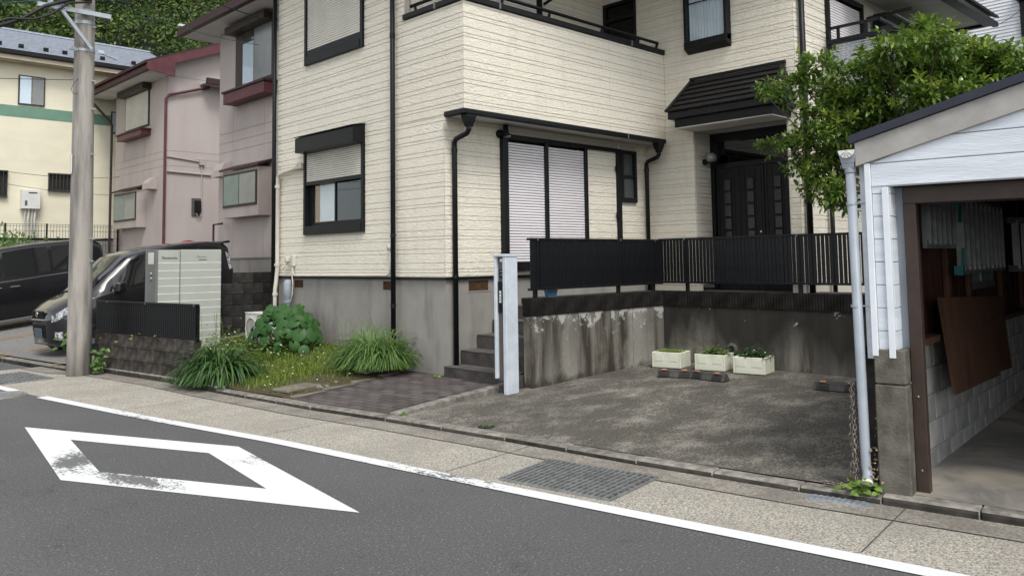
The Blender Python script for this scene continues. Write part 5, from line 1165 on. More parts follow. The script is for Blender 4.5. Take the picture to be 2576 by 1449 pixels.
# ================================================================= VEHICLES
def interp(tab, x):
    for (a, va), (b_, vb) in zip(tab[:-1], tab[1:]):
        if x <= b_:
            t = 0 if b_ == a else max(0, (x - a) / (b_ - a)); t = t * t * (3 - 2 * t) * .35 + t * .65; return va + (vb - va) * t
    return tab[-1][1]
class Car:
    """body shell lofted through cross sections; x runs from nose to tail, near side is -y"""
    def __init__(s, top, half, bot, belt, roofw, L_): s.top, s.half, s.bot, s.belt, s.roofw, s.L = top, half, bot, belt, roofw, L_
    def ring(s, x):
        t, w, b_ = interp(s.top, x), interp(s.half, x), interp(s.bot, x); k = interp(s.roofw, x); be = min(interp(s.belt, x), t - .10)
        return [(0, b_), (w * .82, b_), (w * .965, b_ + .07), (w, b_ + .22), (w, (b_ + be) / 2 + .06), (w * .985, be), (w * .975, be + .02), (w * k + (w * .975 - w * k) * .30, be + (t - .06 - be) * .72), (w * k, t - .055), (w * k * .90, t - .018), (w * k * .55, t), (0, t + .004)]
    def pt(s, x, v, side=-1, off=0.0):
        """point on the shell at station x, v in ring index units, pushed outwards by off"""
        r = s.ring(x); i = int(min(v, len(r) - 1.001)); f = v - i; y = r[i][0] + (r[i + 1][0] - r[i][0]) * f; z = r[i][1] + (r[i + 1][1] - r[i][1]) * f
        dy, dz = r[i + 1][1] - r[i][1], -(r[i + 1][0] - r[i][0]); l = math.hypot(dy, dz) or 1
        return Vector((x, side * (y + dy / l * off), z + dz / l * off))
    def shell(s, M4, xs):
        mb = MB(M4); R_ = [s.ring(x) for x in xs]; n = len(R_[0]); vs_ = []
        for x, r in zip(xs, R_):
            vs_ += [(x, y, z) for y, z in r] + [(x, -y, z) for y, z in reversed(r[1:-1])]
        m_ = 2 * n - 2; fs = []
        for i in range(len(xs) - 1):
            for k in range(m_): fs.append((i * m_ + k, i * m_ + (k + 1) % m_, (i + 1) * m_ + (k + 1) % m_, (i + 1) * m_ + k))
        fs.append(tuple(range(m_ - 1, -1, -1))); fs.append(tuple((len(xs) - 1) * m_ + k for k in range(m_)))
        mb.add(vs_, fs); return mb
    def patch(s, M4, poly, side=-1, off=.004, n=8):
        """a skin patch: poly is four (x, v) corners, lower-front, lower-rear, upper-rear, upper-front"""
        mb = MB(M4); vs_ = []
        for j in range(n + 1):
            for i in range(n + 1):
                a, b_ = i / n, j / n
                x = (poly[0][0] * (1 - a) + poly[1][0] * a) * (1 - b_) + (poly[3][0] * (1 - a) + poly[2][0] * a) * b_
                v = (poly[0][1] * (1 - a) + poly[1][1] * a) * (1 - b_) + (poly[3][1] * (1 - a) + poly[2][1] * a) * b_
                vs_.append(tuple(s.pt(x, v, side, off)))
        fs = [(j * (n + 1) + i, j * (n + 1) + i + 1, (j + 1) * (n + 1) + i + 1, (j + 1) * (n + 1) + i) for j in range(n) for i in range(n)]
        mb.add(vs_, fs); return mb
def wheel(M4, x, y, r, t, w=.16):
    s_ = -1 if y < 0 else 1; W_ = MB(M4 @ Matrix.Translation((x, y, r)) @ Matrix.Rotation(R(90) * -s_, 4, 'X'))
    W_.lathe([(r * .62, w * .45), (r * .9, w * .5), (r, w * .38), (r, -w * .4), (r * .9, -w * .5), (r * .6, -w * .45)], 24); o_ = W_.build('wheel', 'tyre', t, smooth=True)
    W2_ = MB(M4 @ Matrix.Translation((x, y, r)) @ Matrix.Rotation(R(90) * -s_, 4, 'X')); W2_.lathe([(0, w * .3), (r * .2, w * .32), (r * .5, w * .25), (r * .62, w * .42)], 24); W2_.build('rim', 'steel', o_, smooth=True)
PITCHC = R(6.66); HEAD = R(5.34)
def carmat(x, y, z): return Matrix.Translation((x, y, z)) @ Matrix.Rotation(HEAD, 4, 'Z') @ Matrix.Rotation(-PITCHC, 4, 'Y')
kei = thing('parked_car', 'small black hatchback facing the street, behind the utility pole and low fence', 'car', (4.15, 16.08, .055), 0, 'black vehicles in the neighbouring lot'); KM = carmat(4.15, 16.08, .055)
kc = Car([(0, .74), (.08, .85), (.3, .96), (.62, 1.06), (1.0, 1.36), (1.38, 1.63), (1.7, 1.71), (2.4, 1.745), (3.1, 1.72), (3.33, 1.66), (3.4, 1.60)],
         [(0, .30), (.03, .42), (.09, .54), (.2, .635), (.4, .70), (.7, .73), (.9, .7375), (2.6, .7375), (3.2, .72), (3.4, .68)],
         [(0, .24), (.1, .20), (.5, .20), (3.0, .20), (3.4, .26)], [(0, .66), (.3, .80), (.6, .94), (1.0, 1.0), (2.0, 1.06), (3.4, 1.12)],
         [(0, .80), (.3, .86), (.62, .84), (1.0, .78), (1.4, .80), (2.4, .82), (3.4, .80)], 3.4)
xs = [0, .012, .03, .06, .09, .14, .2, .3, .45, .62, .8, 1.0, 1.2, 1.38, 1.55, 1.8, 2.2, 2.6, 3.0, 3.2, 3.33, 3.38, 3.4]
body = kc.shell(KM, xs).build('body', 'car_black', kei, smooth=True)
for sd_ in (-1, 1):
    kc.patch(KM, [(1.08, 6.15), (1.92, 6.15), (1.92, 7.75), (1.42, 7.75)], sd_).build('side_window', 'car_glass', kei, smooth=True)
    kc.patch(KM, [(1.98, 6.15), (2.72, 6.15), (2.72, 7.75), (1.98, 7.75)], sd_).build('side_window', 'car_glass', kei, smooth=True)
    kc.patch(KM, [(2.80, 6.4), (3.16, 6.5), (3.16, 7.6), (2.80, 7.75)], sd_).build('side_window', 'car_glass', kei, smooth=True)
    kc.patch(KM, [(.78, 6.1), (1.02, 6.1), (1.06, 7.3), (1.03, 7.3)], sd_).build('quarter_window', 'car_glass', kei, smooth=True)
    kc.patch(KM, [(1.10, 6.02), (2.72, 6.02), (2.72, 6.13), (1.10, 6.13)], sd_, .006).build('belt_moulding', 'black_matte', kei, smooth=True)
    kc.patch(KM, [(1.38, 7.77), (2.72, 7.77), (2.70, 7.95), (1.52, 7.95)], sd_, .03).build('rain_visor', 'glass_dim', kei, smooth=True)
    kc.patch(KM, [(1.05, 3.55), (1.93, 3.55), (1.93, 3.62), (1.05, 3.62)], sd_, .004).build('door_crease', 'chrome' if False else 'black_metal', kei)
    hl = kc.patch(KM, [(.04, 4.75), (.40, 4.95), (.54, 7.5), (.06, 7.0)], sd_, .006).build('headlight', 'lamp_white', kei, smooth=True)
    kc.patch(KM, [(.038, 4.7), (.41, 4.9), (.55, 7.55), (.058, 7.05)], sd_, .014).build('headlight_lens', 'glass_headlight', hl, smooth=True)
    for xx, vv, rr in ((.18, 5.4, .05), (.32, 5.6, .04)):
        p = kc.pt(xx, vv, sd_, .012); mb = MB(KM @ Matrix.Translation(p) @ Matrix.Rotation(R(-65), 4, 'Y')); mb.lathe([(0, .006), (rr * .7, .004), (rr, .0), (rr * 1.05, -.02)], 14); mb.build('lamp_bowl', 'steel', hl, smooth=True)
    kc.patch(KM, [(.06, 2.35), (.15, 2.35), (.15, 3.45), (.06, 3.45)], sd_, .008).build('fog_lamp', 'lamp_white', kei, smooth=True)
    kc.patch(KM, [(3.30, 5.0), (3.385, 5.0), (3.385, 7.0), (3.30, 7.0)], sd_, .012).build('tail_lamp', 'lamp_white', kei, smooth=True)
    kc.patch(KM, [(1.02, 5.2), (1.12, 5.2), (1.12, 5.35), (1.02, 5.35)], sd_, .004).build('repeater', 'chrome', kei)
    MB(KM).prism([(1.02, sd_ * .74, 1.02), (1.16, sd_ * .74, 1.02), (1.15, sd_ * .74, 1.19), (1.04, sd_ * .74, 1.17)], (0, sd_ * .17, 0)).build('door_mirror', 'car_black', kei, bevel=.02, seg=2)
    MB(KM).box(1.66, 1.84, sd_ * .735, sd_ * .765, .93, .955).build('door_handle', 'car_black', kei, bevel=.006)
    for x in (.56, 3.0 - .13): wheel(KM, x, sd_ * .645, .27, kei)
# windscreen laid on the shell between the pillars
mb = MB(KM); vs_ = []; n_ = 8
for j in range(n_ + 1):
    x = .66 + (1.36 - .66) * j / n_
    r = kc.ring(x); hw = r[9][0]; 
    for i in range(n_ * 2 + 1):
        y = -hw + 2 * hw * i / (2 * n_); ay = abs(y)
        z = next((r[k][1] + (r[k + 1][1] - r[k][1]) * (ay - r[k][0]) / ((r[k + 1][0] - r[k][0]) or 1) for k in (9, 10) if r[k + 1][0] <= ay <= r[k][0] + 1e-6), r[11][1])
        vs_.append((x - .004, y, z + .008))
mb.add(vs_, [(j * 17 + i, j * 17 + i + 1, (j + 1) * 17 + i + 1, (j + 1) * 17 + i) for j in range(n_) for i in range(16)]); mb.build('windscreen', 'car_glass', kei, smooth=True)
MB(KM).tube([(.66, .35, 1.10), (.68, .05, 1.12), (.72, -.35, 1.14)], .010, 6).build('wiper', 'black_matte', kei); MB(KM).tube([(.63, .55, 1.06), (.63, -.55, 1.06)], .02, 6).build('cowl', 'black_matte', kei)
# nose: grille, chrome line, emblem, plate, air intake
MB(KM).box(-.014, .02, -.24, .24, .70, .83).build('grille', 'black_matte', kei, bevel=.01); MB(KM).box(-.020, .02, -.30, .30, .665, .685).build('grille_trim', 'chrome', kei, bevel=.006)
em = MB(KM @ Matrix.Translation((-.016, 0, .775)) @ Matrix.Rotation(R(-90), 4, 'Y')); em.tube([(.045 * math.cos(2 * math.pi * k / 20), .045 * math.sin(2 * math.pi * k / 20), .006) for k in range(21)], .007, 6, cap=False); emo = em.build('emblem', 'chrome', kei, smooth=True)
MB(KM).bar((-.024, .02, .745), (-.024, .02, .805), .012, .008, (1, 0, 0)).build('emblem_stroke', 'chrome', emo); MB(KM).tube([(-.024, .02, .805), (-.024, -.012, .80), (-.024, -.024, .775), (-.024, -.012, .75), (-.024, .02, .745)], .006, 5).build('emblem_stroke', 'chrome', emo)
MB(KM).box(-.012, .02, -.27, .27, .36, .60).build('air_intake', 'black_matte', kei, bevel=.01)
for zz in (.56, .505): MB(KM).box(-.022, .0, -.26, .26, zz, zz + .018).build('intake_bar', 'black_metal', kei)
MB(KM).box(-.034, -.022, -.165, .165, .37, .535).build('number_plate', 'plate_blue', kei, bevel=.003); MB(KM).box(-.02, .03, -.27, .27, .255, .27).build('lip_trim', 'chrome', kei)
MB(KM).box(3.30, 3.45, -.58, .58, 1.64, 1.685).build('roof_spoiler', 'car_black', kei, bevel=.012)
# second vehicle: long black minivan, cut by the left edge of the picture
van = thing('parked_van', 'long black minivan parked beyond the small car, at the left edge', 'van', (2.95, 21.9, .1), 0, 'black vehicles in the neighbouring lot'); VM = carmat(2.75, 22.05, .02)
vc = Car([(0, .80), (.3, .98), (.8, 1.10), (1.3, 1.60), (1.7, 1.80), (2.6, 1.87), (3.8, 1.86), (4.2, 1.80), (4.3, 1.72)], [(0, .60), (.1, .74), (.4, .83), (1, .85), (3.8, .85), (4.3, .80)], [(0, .25), (.2, .20), (4.0, .20), (4.3, .28)],
         [(0, .72), (.6, .98), (1.2, 1.03), (4.3, 1.08)], [(0, .8), (.6, .85), (1.2, .8), (4.3, .80)], 4.3)
vc.shell(VM, [0, .03, .1, .2, .4, .7, .9, 1.1, 1.3, 1.5, 1.7, 2.2, 2.8, 3.4, 3.8, 4.1, 4.25, 4.3]).build('body', 'van_black', van, smooth=True)
for sd_ in (-1, 1):
    for a, b_ in ((1.35, 1.98), (2.06, 3.02), (3.10, 3.85)): vc.patch(VM, [(a, 6.2), (b_, 6.2), (b_, 7.8), (a + (.3 if a < 1.5 else 0), 7.8)], sd_).build('side_window', 'car_glass', van, smooth=True)
    vc.patch(VM, [(1.2, 5.85), (4.1, 5.85), (4.1, 6.05), (1.2, 6.05)], sd_, .008).build('belt_moulding', 'chrome', van, smooth=True)
    vc.patch(VM, [(1.6, 8.1), (3.9, 8.1), (3.9, 8.25), (1.6, 8.25)], sd_, .008).build('roof_moulding', 'black_metal', van, smooth=True)
    for x in (2.02, 3.06): vc.patch(VM, [(x, 2.6), (x + .008, 2.6), (x + .008, 7.9), (x, 7.9)], sd_, .003).build('door_gap', 'black_matte', van, smooth=True)
    for x in (1.75, 2.12): MB(VM).box(x, x + .2, sd_ * .84, sd_ * .885, .92, .95).build('door_handle', 'chrome', van, bevel=.008)
    for x in (.8, 3.6): wheel(VM, x, sd_ * .75, .31, van)
MB(VM).box(4.15, 4.45, -.66, .66, 1.77, 1.82).build('roof_spoiler', 'van_black', van, bevel=.012)

# ================================================================= UTILITY POLE AND WIRES
PK = 1.041
PM = Matrix.Translation((0, 0, 1.65 - 1.65 * PK)) @ Matrix.Scale(PK, 4)          # survey correction for the pole's true distance
def PV(p): return tuple(PM @ Vector(p))
pole = thing('utility_pole', 'round concrete utility pole with galvanised crossarm at the kerb', 'utility pole', (4.01, 13.59, 0))
tp = Vector((3.80, 13.10, 9.0)); bp = Vector((3.85, 13.05, -.1))
MB(PM).tube([tuple(bp.lerp(tp, k / 12)) for k in range(13)], [.168 - .0045 * k for k in range(13)], 28).build('shaft', 'pole_concrete', pole, smooth=True)
def pc(z): return bp.lerp(tp, (z + .1) / 9.1)
def pr(z): return .168 - .054 * (z + .1) / 9.1
MB(PM).bar((3.13, 12.88, 5.40), (4.12, 12.88, 5.40), .05, .065).build('crossarm', 'galvanised', pole)
MB(PM).bar((3.44, 12.84, 5.36), (3.86, 12.87, 4.86), .035, .045).build('brace', 'galvanised', pole); MB(PM).bar((3.29, 12.86, 5.37), (3.29, 12.86, 5.95), .05, .06).build('arm_bracket', 'galvanised', pole); MB(PM).bar((3.32, 12.80, 5.9), (3.46, 12.84, 5.38), .03, .04).build('brace', 'galvanised', pole)
MB(PM).bar((4.0, 13.0, 4.87), (4.28, 13.02, 4.80), .03, .03).build('guy_bracket', 'galvanised', pole)
for zz, r_ in ((4.86, .02), (5.28, .025), (5.47, .006)): 
    c = pc(zz); MB(PM).tube([tuple(c + Vector((0, 0, -r_))), tuple(c + Vector((0, 0, r_)))], pr(zz) + .006, 24, cap=True).build('band', 'galvanised', pole)
for s_ in (-1, 1): MB(PM).bar(tuple(pc(4.86) + Vector((s_ * .16, -.10, 0))), tuple(pc(4.86) + Vector((s_ * .24, -.12, 0))), .04, .05).build('band_lug', 'galvanised', pole)
for zz, sx in ((5.22, 1), (4.40, 1), (3.98, 1), (3.3, 1), (2.05, 1), (1.72, 1)):
    c = pc(zz); d = Vector((.55, -.83, 0)); p0_ = c + d * (pr(zz) - .01); b_ = MB(PM).tube([tuple(p0_), tuple(p0_ + d * .03)], .018, 8).build('step_bolt', 'galvanised', pole); MB(PM).tube([tuple(p0_ + d * .03), tuple(p0_ + d * .06 + Vector((.02, .02, 0)))], .008, 6).build('bolt_pin', 'galvanised', b_)
MB(PM).bar(tuple(pc(3.15) + Vector((-.165, -.04, -.14))), tuple(pc(3.15) + Vector((-.165, -.04, .14))), .012, .05, (0, 1, 0)).build('pole_tag', 'white_plastic', pole)
def cable(name, label, P, r, mat='cable', sag=0, n=14, cat='cable', group=None):
    Q = []
    if len(P) == 2:
        a, b_ = Vector(P[0]), Vector(P[1])
        for k in range(n + 1): t = k / n; p = a.lerp(b_, t); p.z -= sag * 4 * t * (1 - t); Q.append(tuple(p))
    else: Q = [PV(p) for p in P]
    return tag(MB().tube(Q, r, 6).build(name, mat, smooth=True), label, cat, group)
cable('overhead_cable', 'thick black cable bundle running from the pole to the upper left corner', [(3.85, 12.92, 5.62), (3.6, 12.8, 5.56), (3.2, 12.75, 5.35), (2.9, 12.8, 5.1), (2.6, 12.9, 4.95), (1.6, 13.6, 4.6), (-2, 16, 4.4)], .028)
cable('overhead_cable', 'second black cable sagging just under the thick bundle left of the pole', [(3.85, 12.9, 5.58), (3.5, 12.72, 5.45), (3.25, 12.7, 5.22), (3.05, 12.72, 5.12), (2.75, 12.75, 5.08), (2.4, 12.9, 4.90), (1.2, 13.8, 4.5), (-2, 16, 4.3)], .018)
cable('overhead_cable', 'black cable crossing the sky in the top left corner', [(3.9, 12.95, 5.72), (2.9, 13.2, 5.85), (1.5, 14.6, 5.75), (-2, 18, 5.7)], .016)
cable('green_cable', 'thin green cable looping near the black box at the top left', [(3.45, 12.8, 5.55), (3.15, 12.8, 5.43), (2.85, 12.85, 5.36), (2.7, 12.85, 5.30), (2.62, 12.85, 5.40), (2.56, 12.86, 5.25), (2.5, 12.9, 5.38)], .007, 'cable_green')
cl_ = thing('cable_closure', 'black box hanging on the cables in the top left corner', 'junction box', (2.95, 13.4, 5.6)); MB(PM).box(2.78, 3.02, 12.82, 13.0, 5.42, 5.9).build('case', 'black_matte', cl_, bevel=.01)
for z_ in (5.45, 5.52): pass
cable('service_wire', 'thin green wire from the pole to the eave of the nearer pink house', [PV((3.85, 12.95, 5.75)), (7.75, 15.3, 6.1)], .006, 'cable_green', .12)
cable('service_wire', 'black service wire meeting the pink house beside the cream wall', [PV((3.8, 12.95, 6.6)), (7.95, 14.95, 6.55)], .010, 'cable', .18)
cable('service_wire', 'uppermost thin wire crossing the yellow house above its green band', [(-2, 19, 5.1), PV((3.75, 13.1, 4.42))], .005, 'cable', .1)
cable('service_wire', 'thin wire slanting down across the yellow wall to the pink downpipe', [(1.2, 16.5, 3.75), (9.2, 27.6, 4.5)], .006, 'cable', .25)
cable('service_wire', 'lowest thin wire slanting across the yellow wall behind the pole', [(1.2, 16.5, 3.60), (9.2, 27.4, 3.9)], .005, 'cable', .2)
cable('loose_wire', 'small loop of loose wire beside the pole at mid height', [(3.72, 12.98, 4.42), (3.66, 12.96, 4.34), (3.62, 12.96, 4.24), (3.66, 12.97, 4.18), (3.72, 12.98, 4.2)], .004)

# ================================================================= NEIGHBOURING HOUSES
def slabwall(parent, mats, *boxes, name='wall', bevel=0):
    mb = MB()
    for b_ in boxes: mb.box(*b_)
    return mb.build(name, mats, parent, bevel=bevel)
def pink(label, X_, Ya, Yb, dz, depth, bayY, bayZ, winY, winZ, eave, lower):
    t = thing('pink_house', label, 'house', (X_, Ya, dz), 0, 'pink rendered houses'); zt = eave
    w = slabwall(t, 'pink_wall', (X_, X_ + depth, Ya, Yb, dz, zt))
    # cladding sheets in front of the -x face, with open joints
    zc = [dz + .02, lower, lower + .22, lower + .44, zt - .01]; yc = [Ya + .004] + [Ya + (Yb - Ya) * k for k in (.22, .40, .80)] + [Yb - .004]
    for za, zb in zip(zc[:-1], zc[1:]):
        for i in range(len(yc) - 1):
            ya, yb_ = yc[i], yc[i + 1]
            if za >= lower and zb <= lower + .45 and i in (1,): yb_ = yc[i + 1]
            MB().box(X_ - .016, X_ - .001, ya + .004, yb_ - .004, za + .004, zb - .004).build('wall_panel', 'pink_wall', w)
    for za, zb in zip(zc[:-1], zc[1:]):
        nx = 3
        for i in range(nx): MB().box(X_ + depth * i / nx + .004, X_ + depth * (i + 1) / nx - .004, Ya - .016, Ya - .001, za + .004, zb - .004).build('wall_panel', 'pink_wall', w)
    # bay window
    ya, yb_ = bayY; za, zb = bayZ; bx = X_ - .30
    bay = MB().box(bx, X_ - .017, ya - .05, yb_ + .05, za - .22, zb + .06).build('bay_window', 'pink_trim', t)
    MB().prism([(bx - .06, ya - .12, zb + .06), (X_, ya - .12, zb + .20), (X_, ya - .12, zb + .24), (bx - .06, ya - .12, zb + .11)], (0, yb_ - ya + .24, 0)).build('bay_roof', 'maroon_dark', bay)
    MB().box(bx - .02, bx - .001, ya, yb_, za, zb).build('frame', 'brown_dark', bay, bevel=.003); ym = (ya + yb_) / 2
    MB().box(bx - .025, bx - .021, ym + .02, yb_ - .05, za + .05, zb - .05).build('pane', 'frosted_teal', bay); MB().box(bx - .030, bx - .0215, ya + .05, ym - .02, za + .05, zb - .05).build('pane', 'frosted_grey', bay)
    return t, w
# nearer pink house
ph, pw = pink('pink rendered house right beside the cream house, with maroon eaves', 8.3, 14.6, 18.27, 1.76, 4.5, (15.80, 17.38), (2.88, 3.62), None, None, 7.05, 4.20)
MB().box(8.315, 12, 14.62, 18.25, .2, 1.755).build('foundation', 'foundation', ph)
uw = MB().box(8.262, 8.285, 15.62, 17.42, 5.56, 6.9).build('upper_window', 'brown_dark', ph); MB().box(8.255, 8.262, 16.55, 17.05, 5.64, 6.55).build('pane', 'curtain_white', uw); MB().box(8.252, 8.255, 16.55, 17.05, 5.64, 6.78).build('glass', 'glass_clear', uw); MB().box(8.250, 8.262, 15.72, 16.50, 5.64, 6.80).build('pane', 'frosted_grey', uw)
MB().box(8.0, 8.30, 15.60, 17.45, 6.80, 6.96).build('shutter_box', 'brown_dark', ph, bevel=.01)
sb = MB().box(7.98, 8.28, 15.52, 17.42, 5.20, 5.44).build('sill_box', 'maroon', ph, bevel=.008); MB().box(7.95, 8.29, 15.49, 17.45, 5.44, 5.49).build('sill_top', 'maroon_dark', sb, bevel=.006)
MB().prism([(8.02, 17.62, 3.62), (8.28, 17.62, 3.62), (8.28, 17.62, 3.98), (8.12, 17.62, 3.92), (8.04, 17.62, 3.78)], (0, .42, 0)).build('vent_hood', 'pink_trim', ph)
MB().box(7.70, 8.32, 14.0, 19.05, 7.03, 7.06).box(8.32, 12.9, 18.28, 19.05, 7.03, 7.06).build('soffit', 'soffit_white', ph); MB().box(7.58, 7.70, 14.0, 19.1, 7.02, 7.14).build('eaves_gutter', 'maroon_dark', ph, bevel=.02); MB().box(7.66, 7.72, 14.0, 19.06, 7.14, 7.24).build('eaves_fascia', 'maroon', ph)
MB().prism([(7.62, 13.9, 7.16), (7.62, 19.1, 7.16), (10.4, 19.1, 8.3), (10.4, 13.9, 8.3)], (0, 0, .08)).build('roof', 'maroon_dark', ph); MB().box(7.6, 7.75, 18.98, 19.08, 7.28, 7.33).build('roof_clip', 'white_plastic', ph)
MB().tube([(8.24, 14.75, 1.8), (8.24, 14.75, 6.9), (7.9, 14.7, 7.05)], .035, 8).build('downpipe', 'maroon', ph); MB().tube([(8.1, 18.1, 1.9), (8.1, 18.1, 2.55), (8.12, 17.7, 2.56)], .025, 8).build('drain_pipe', 'maroon_dark', ph)
for k in range(3): MB().tube([(8.0 + .02 * k, 15.2 - .04 * k, 6.75), (8.05, 15.1 - .05 * k, 6.45), (8.15, 15.15, 6.35 + .05 * k), (8.2, 15.0, 6.6)], .008, 5).build('wire_loop', 'cable', ph)
# farther pink house
pf, pfw = pink('pink rendered house farther back with maroon gable trim and closed shutter', 9.3, 24.0, 28.3, 1.9, 5.0, (25.5, 27.38), (3.02, 3.88), None, None, 7.22, 4.55)
pfb = MB().box(9.25, 9.285, 25.32, 27.32, 5.9, 7.1).build('upper_window', 'brown_dark', pf); shutter('shutter_curtain', 'x', 9.249, 25.38, 27.26, 5.95, 7.08, .05, 'shutter_cream', pfb)
MB().box(9.0, 9.29, 25.2, 27.4, 7.0, 7.18).build('shutter_box', 'brown_dark', pf, bevel=.01)
sb = MB().box(8.98, 9.28, 25.2, 27.25, 5.58, 5.74).build('sill_box', 'maroon', pf, bevel=.008); MB().box(8.95, 9.29, 25.17, 27.28, 5.74, 5.79).build('sill_top', 'maroon_dark', sb)
MB().prism([(9.02, 24.62, 3.9), (9.28, 24.62, 3.9), (9.28, 24.62, 4.28), (9.12, 24.62, 4.2), (9.04, 24.62, 4.08)], (0, .5, 0)).build('vent_hood', 'pink_trim', pf)
MB().box(8.62, 9.32, 23.62, 28.8, 7.20, 7.23).build('soffit', 'soffit_white', pf); MB().box(8.50, 8.62, 23.6, 28.85, 7.18, 7.30).build('eaves_gutter', 'maroon_dark', pf, bevel=.02); MB().box(8.58, 8.64, 23.6, 28.8, 7.30, 7.42).build('eaves_fascia', 'maroon', pf)
MB().prism([(8.50, 23.6, 7.40), (8.50, 28.85, 7.40), (11.9, 28.85, 8.78), (11.9, 23.6, 8.78)], (0, 0, .08)).build('roof', 'maroon_dark', pf); MB().prism([(15.2, 23.6, 7.40), (15.2, 28.85, 7.40), (11.9, 28.85, 8.78), (11.9, 23.6, 8.78)], (0, 0, .08)).build('roof', 'maroon_dark', pf)
MB().prism([(9.3, 24.0, 7.2), (14.3, 24.0, 7.2), (11.9, 24.0, 8.7), (11.8, 24.0, 8.7), (9.3, 24.0, 7.7)], (0, .1, 0)).build('gable_wall', 'pink_wall', pf)
MB().prism([(8.55, 23.58, 7.22), (8.55, 23.58, 7.44), (11.9, 23.58, 8.80), (11.9, 23.58, 8.55), (9.35, 23.58, 7.52), (9.35, 23.58, 7.12)], (0, .05, 0)).build('barge_board', 'maroon', pf)
MB().tube([(9.22, 23.92, 1.9), (9.22, 23.92, 6.5), (9.3, 23.9, 6.62), (10.5, 23.88, 7.0)], .04, 8).build('downpipe', 'maroon', pf); MB().tube([(9.2, 28.4, 1.9), (9.2, 28.4, 6.3), (9.1, 28.5, 6.5), (8.56, 28.7, 7.15)], .04, 8).build('downpipe', 'brown_dark', pf)
MB().box(10.25, 14.3, 23.55, 24.02, 7.06, 7.12).build('lower_eave', 'soffit_white', pf); MB().box(10.25, 14.3, 23.45, 23.55, 7.02, 7.2).build('eaves_gutter', 'maroon_dark', pf)
MB().tube([(9.3, 23.96, 4.82), (10.3, 23.96, 4.72), (10.4, 23.96, 4.7)], .025, 6).build('conduit', 'pink_trim', pf); MB().tube([(9.3, 23.95, 4.38), (10.62, 23.95, 4.34)], .03, 6).build('conduit', 'pink_trim', pf); MB().box(10.25, 10.40, 23.90, 23.99, 4.62, 4.80).build('junction_box', 'pink_trim', pf); MB().tube([(10.33, 23.95, 4.65), (10.34, 23.95, 3.3)], .018, 6).build('conduit', 'pink_trim', pf)
mt = MB().box(10.05, 10.32, 23.94, 23.985, 3.1, 3.62).build('meter_board', 'brown_panel', pf); MB().box(10.12, 10.30, 23.86, 23.945, 3.2, 3.55).build('electric_meter', 'black_matte', mt, bevel=.01); MB().tube([(10.16, 23.9, 3.2), (10.2, 23.9, 3.08), (10.28, 23.9, 3.06), (10.34, 23.92, 3.2)], .012, 6).build('meter_wire', 'pink_trim', mt)
MB().box(9.3, 14.3, 24.0, 28.3, 0, 1.9).build('foundation', 'foundation', pf)
tag(MB().prism([(7.95, 19.9, 2.05), (8.45, 19.9, 2.05), (8.45, 19.9, 2.22), (8.3, 19.9, 2.25)], (0, .3, 0)).build('red_cover', 'red_plastic'), 'small bright red cover just showing above the black car roof', 'cover')
# yellow house
yh = thing('yellow_house', 'pale yellow rendered house with a green band and grey ribbed roof', 'house', (4, 29, 2)); YW = 29.0
slabwall(yh, 'yellow_wall', (-4, 11.3, YW, YW + 6, 2.55, 8.1)); MB().box(-4, 11.3, YW - .012, YW - .001, 6.36, 6.71).build('green_band', 'green_band', yh); MB().box(-4, 11.3, YW - .03, YW + .1, 1.2, 2.5).build('foundation', 'foundation', yh); MB().box(-4, 11.3, YW - .05, YW + .05, 2.5, 2.56).build('base_trim', 'black_metal', yh)
MB().box(-4.4, 11.7, YW - .5, YW, 8.06, 8.12).build('soffit', 'cream_trim', yh); MB().box(-4.4, 11.7, YW - .52, YW - .44, 8.06, 8.22).build('eaves_board', 'cream_trim', yh); MB().box(-4.4, 11.7, YW - .62, YW - .52, 8.20, 8.33).build('eaves_gutter', 'black_metal', yh, bevel=.02)
ry0, rz0, ry1, rz1 = YW - .6, 8.34, YW + 3.1, 9.86
rf = MB().add([(-4.4, ry0, rz0), (11.7, ry0, rz0), (11.7, ry1, rz1), (-4.4, ry1, rz1)], [(0, 1, 2, 3)]).build('roof', 'roof_metal', yh)
rbm = MB()
for k in range(17):
    a, b_ = k / 17, (k + 1) / 17; rbm.add([(-4.4, ry0 + (ry1 - ry0) * a, rz0 + (rz1 - rz0) * a + .035), (11.7, ry0 + (ry1 - ry0) * a, rz0 + (rz1 - rz0) * a + .035), (11.7, ry0 + (ry1 - ry0) * b_, rz0 + (rz1 - rz0) * b_ + .006), (-4.4, ry0 + (ry1 - ry0) * b_, rz0 + (rz1 - rz0) * b_ + .006), (-4.4, ry0 + (ry1 - ry0) * a, rz0 + (rz1 - rz0) * a), (11.7, ry0 + (ry1 - ry0) * a, rz0 + (rz1 - rz0) * a)], [(0, 1, 2, 3), (4, 5, 1, 0)])
rbm.build('roof_course', 'roof_metal', rf, kind='stuff')
rgm = MB()
for k in range(17):
    a = k / 17; yy_, zz_r = ry0 + (ry1 - ry0) * a, rz0 + (rz1 - rz0) * a; rgm.box(-4.4, 11.7, yy_ - .004, yy_ + .004, zz_r - .002, zz_r + .013)
rgm.build('course_edge', 'black_matte', rf, kind='stuff'); MB().bar((-4.4, ry1, rz1 + .03), (11.7, ry1, rz1 + .03), .2, .06).build('ridge', 'roof_metal', rf)
for x in (5.0, 5.9, 6.5, 7.2, 7.75, 8.9, 9.9): MB().box(x, x + .14, ry0 + .32, ry0 + .38, rz0 + .16, rz0 + .29).build('snow_guard', 'black_matte', rf)
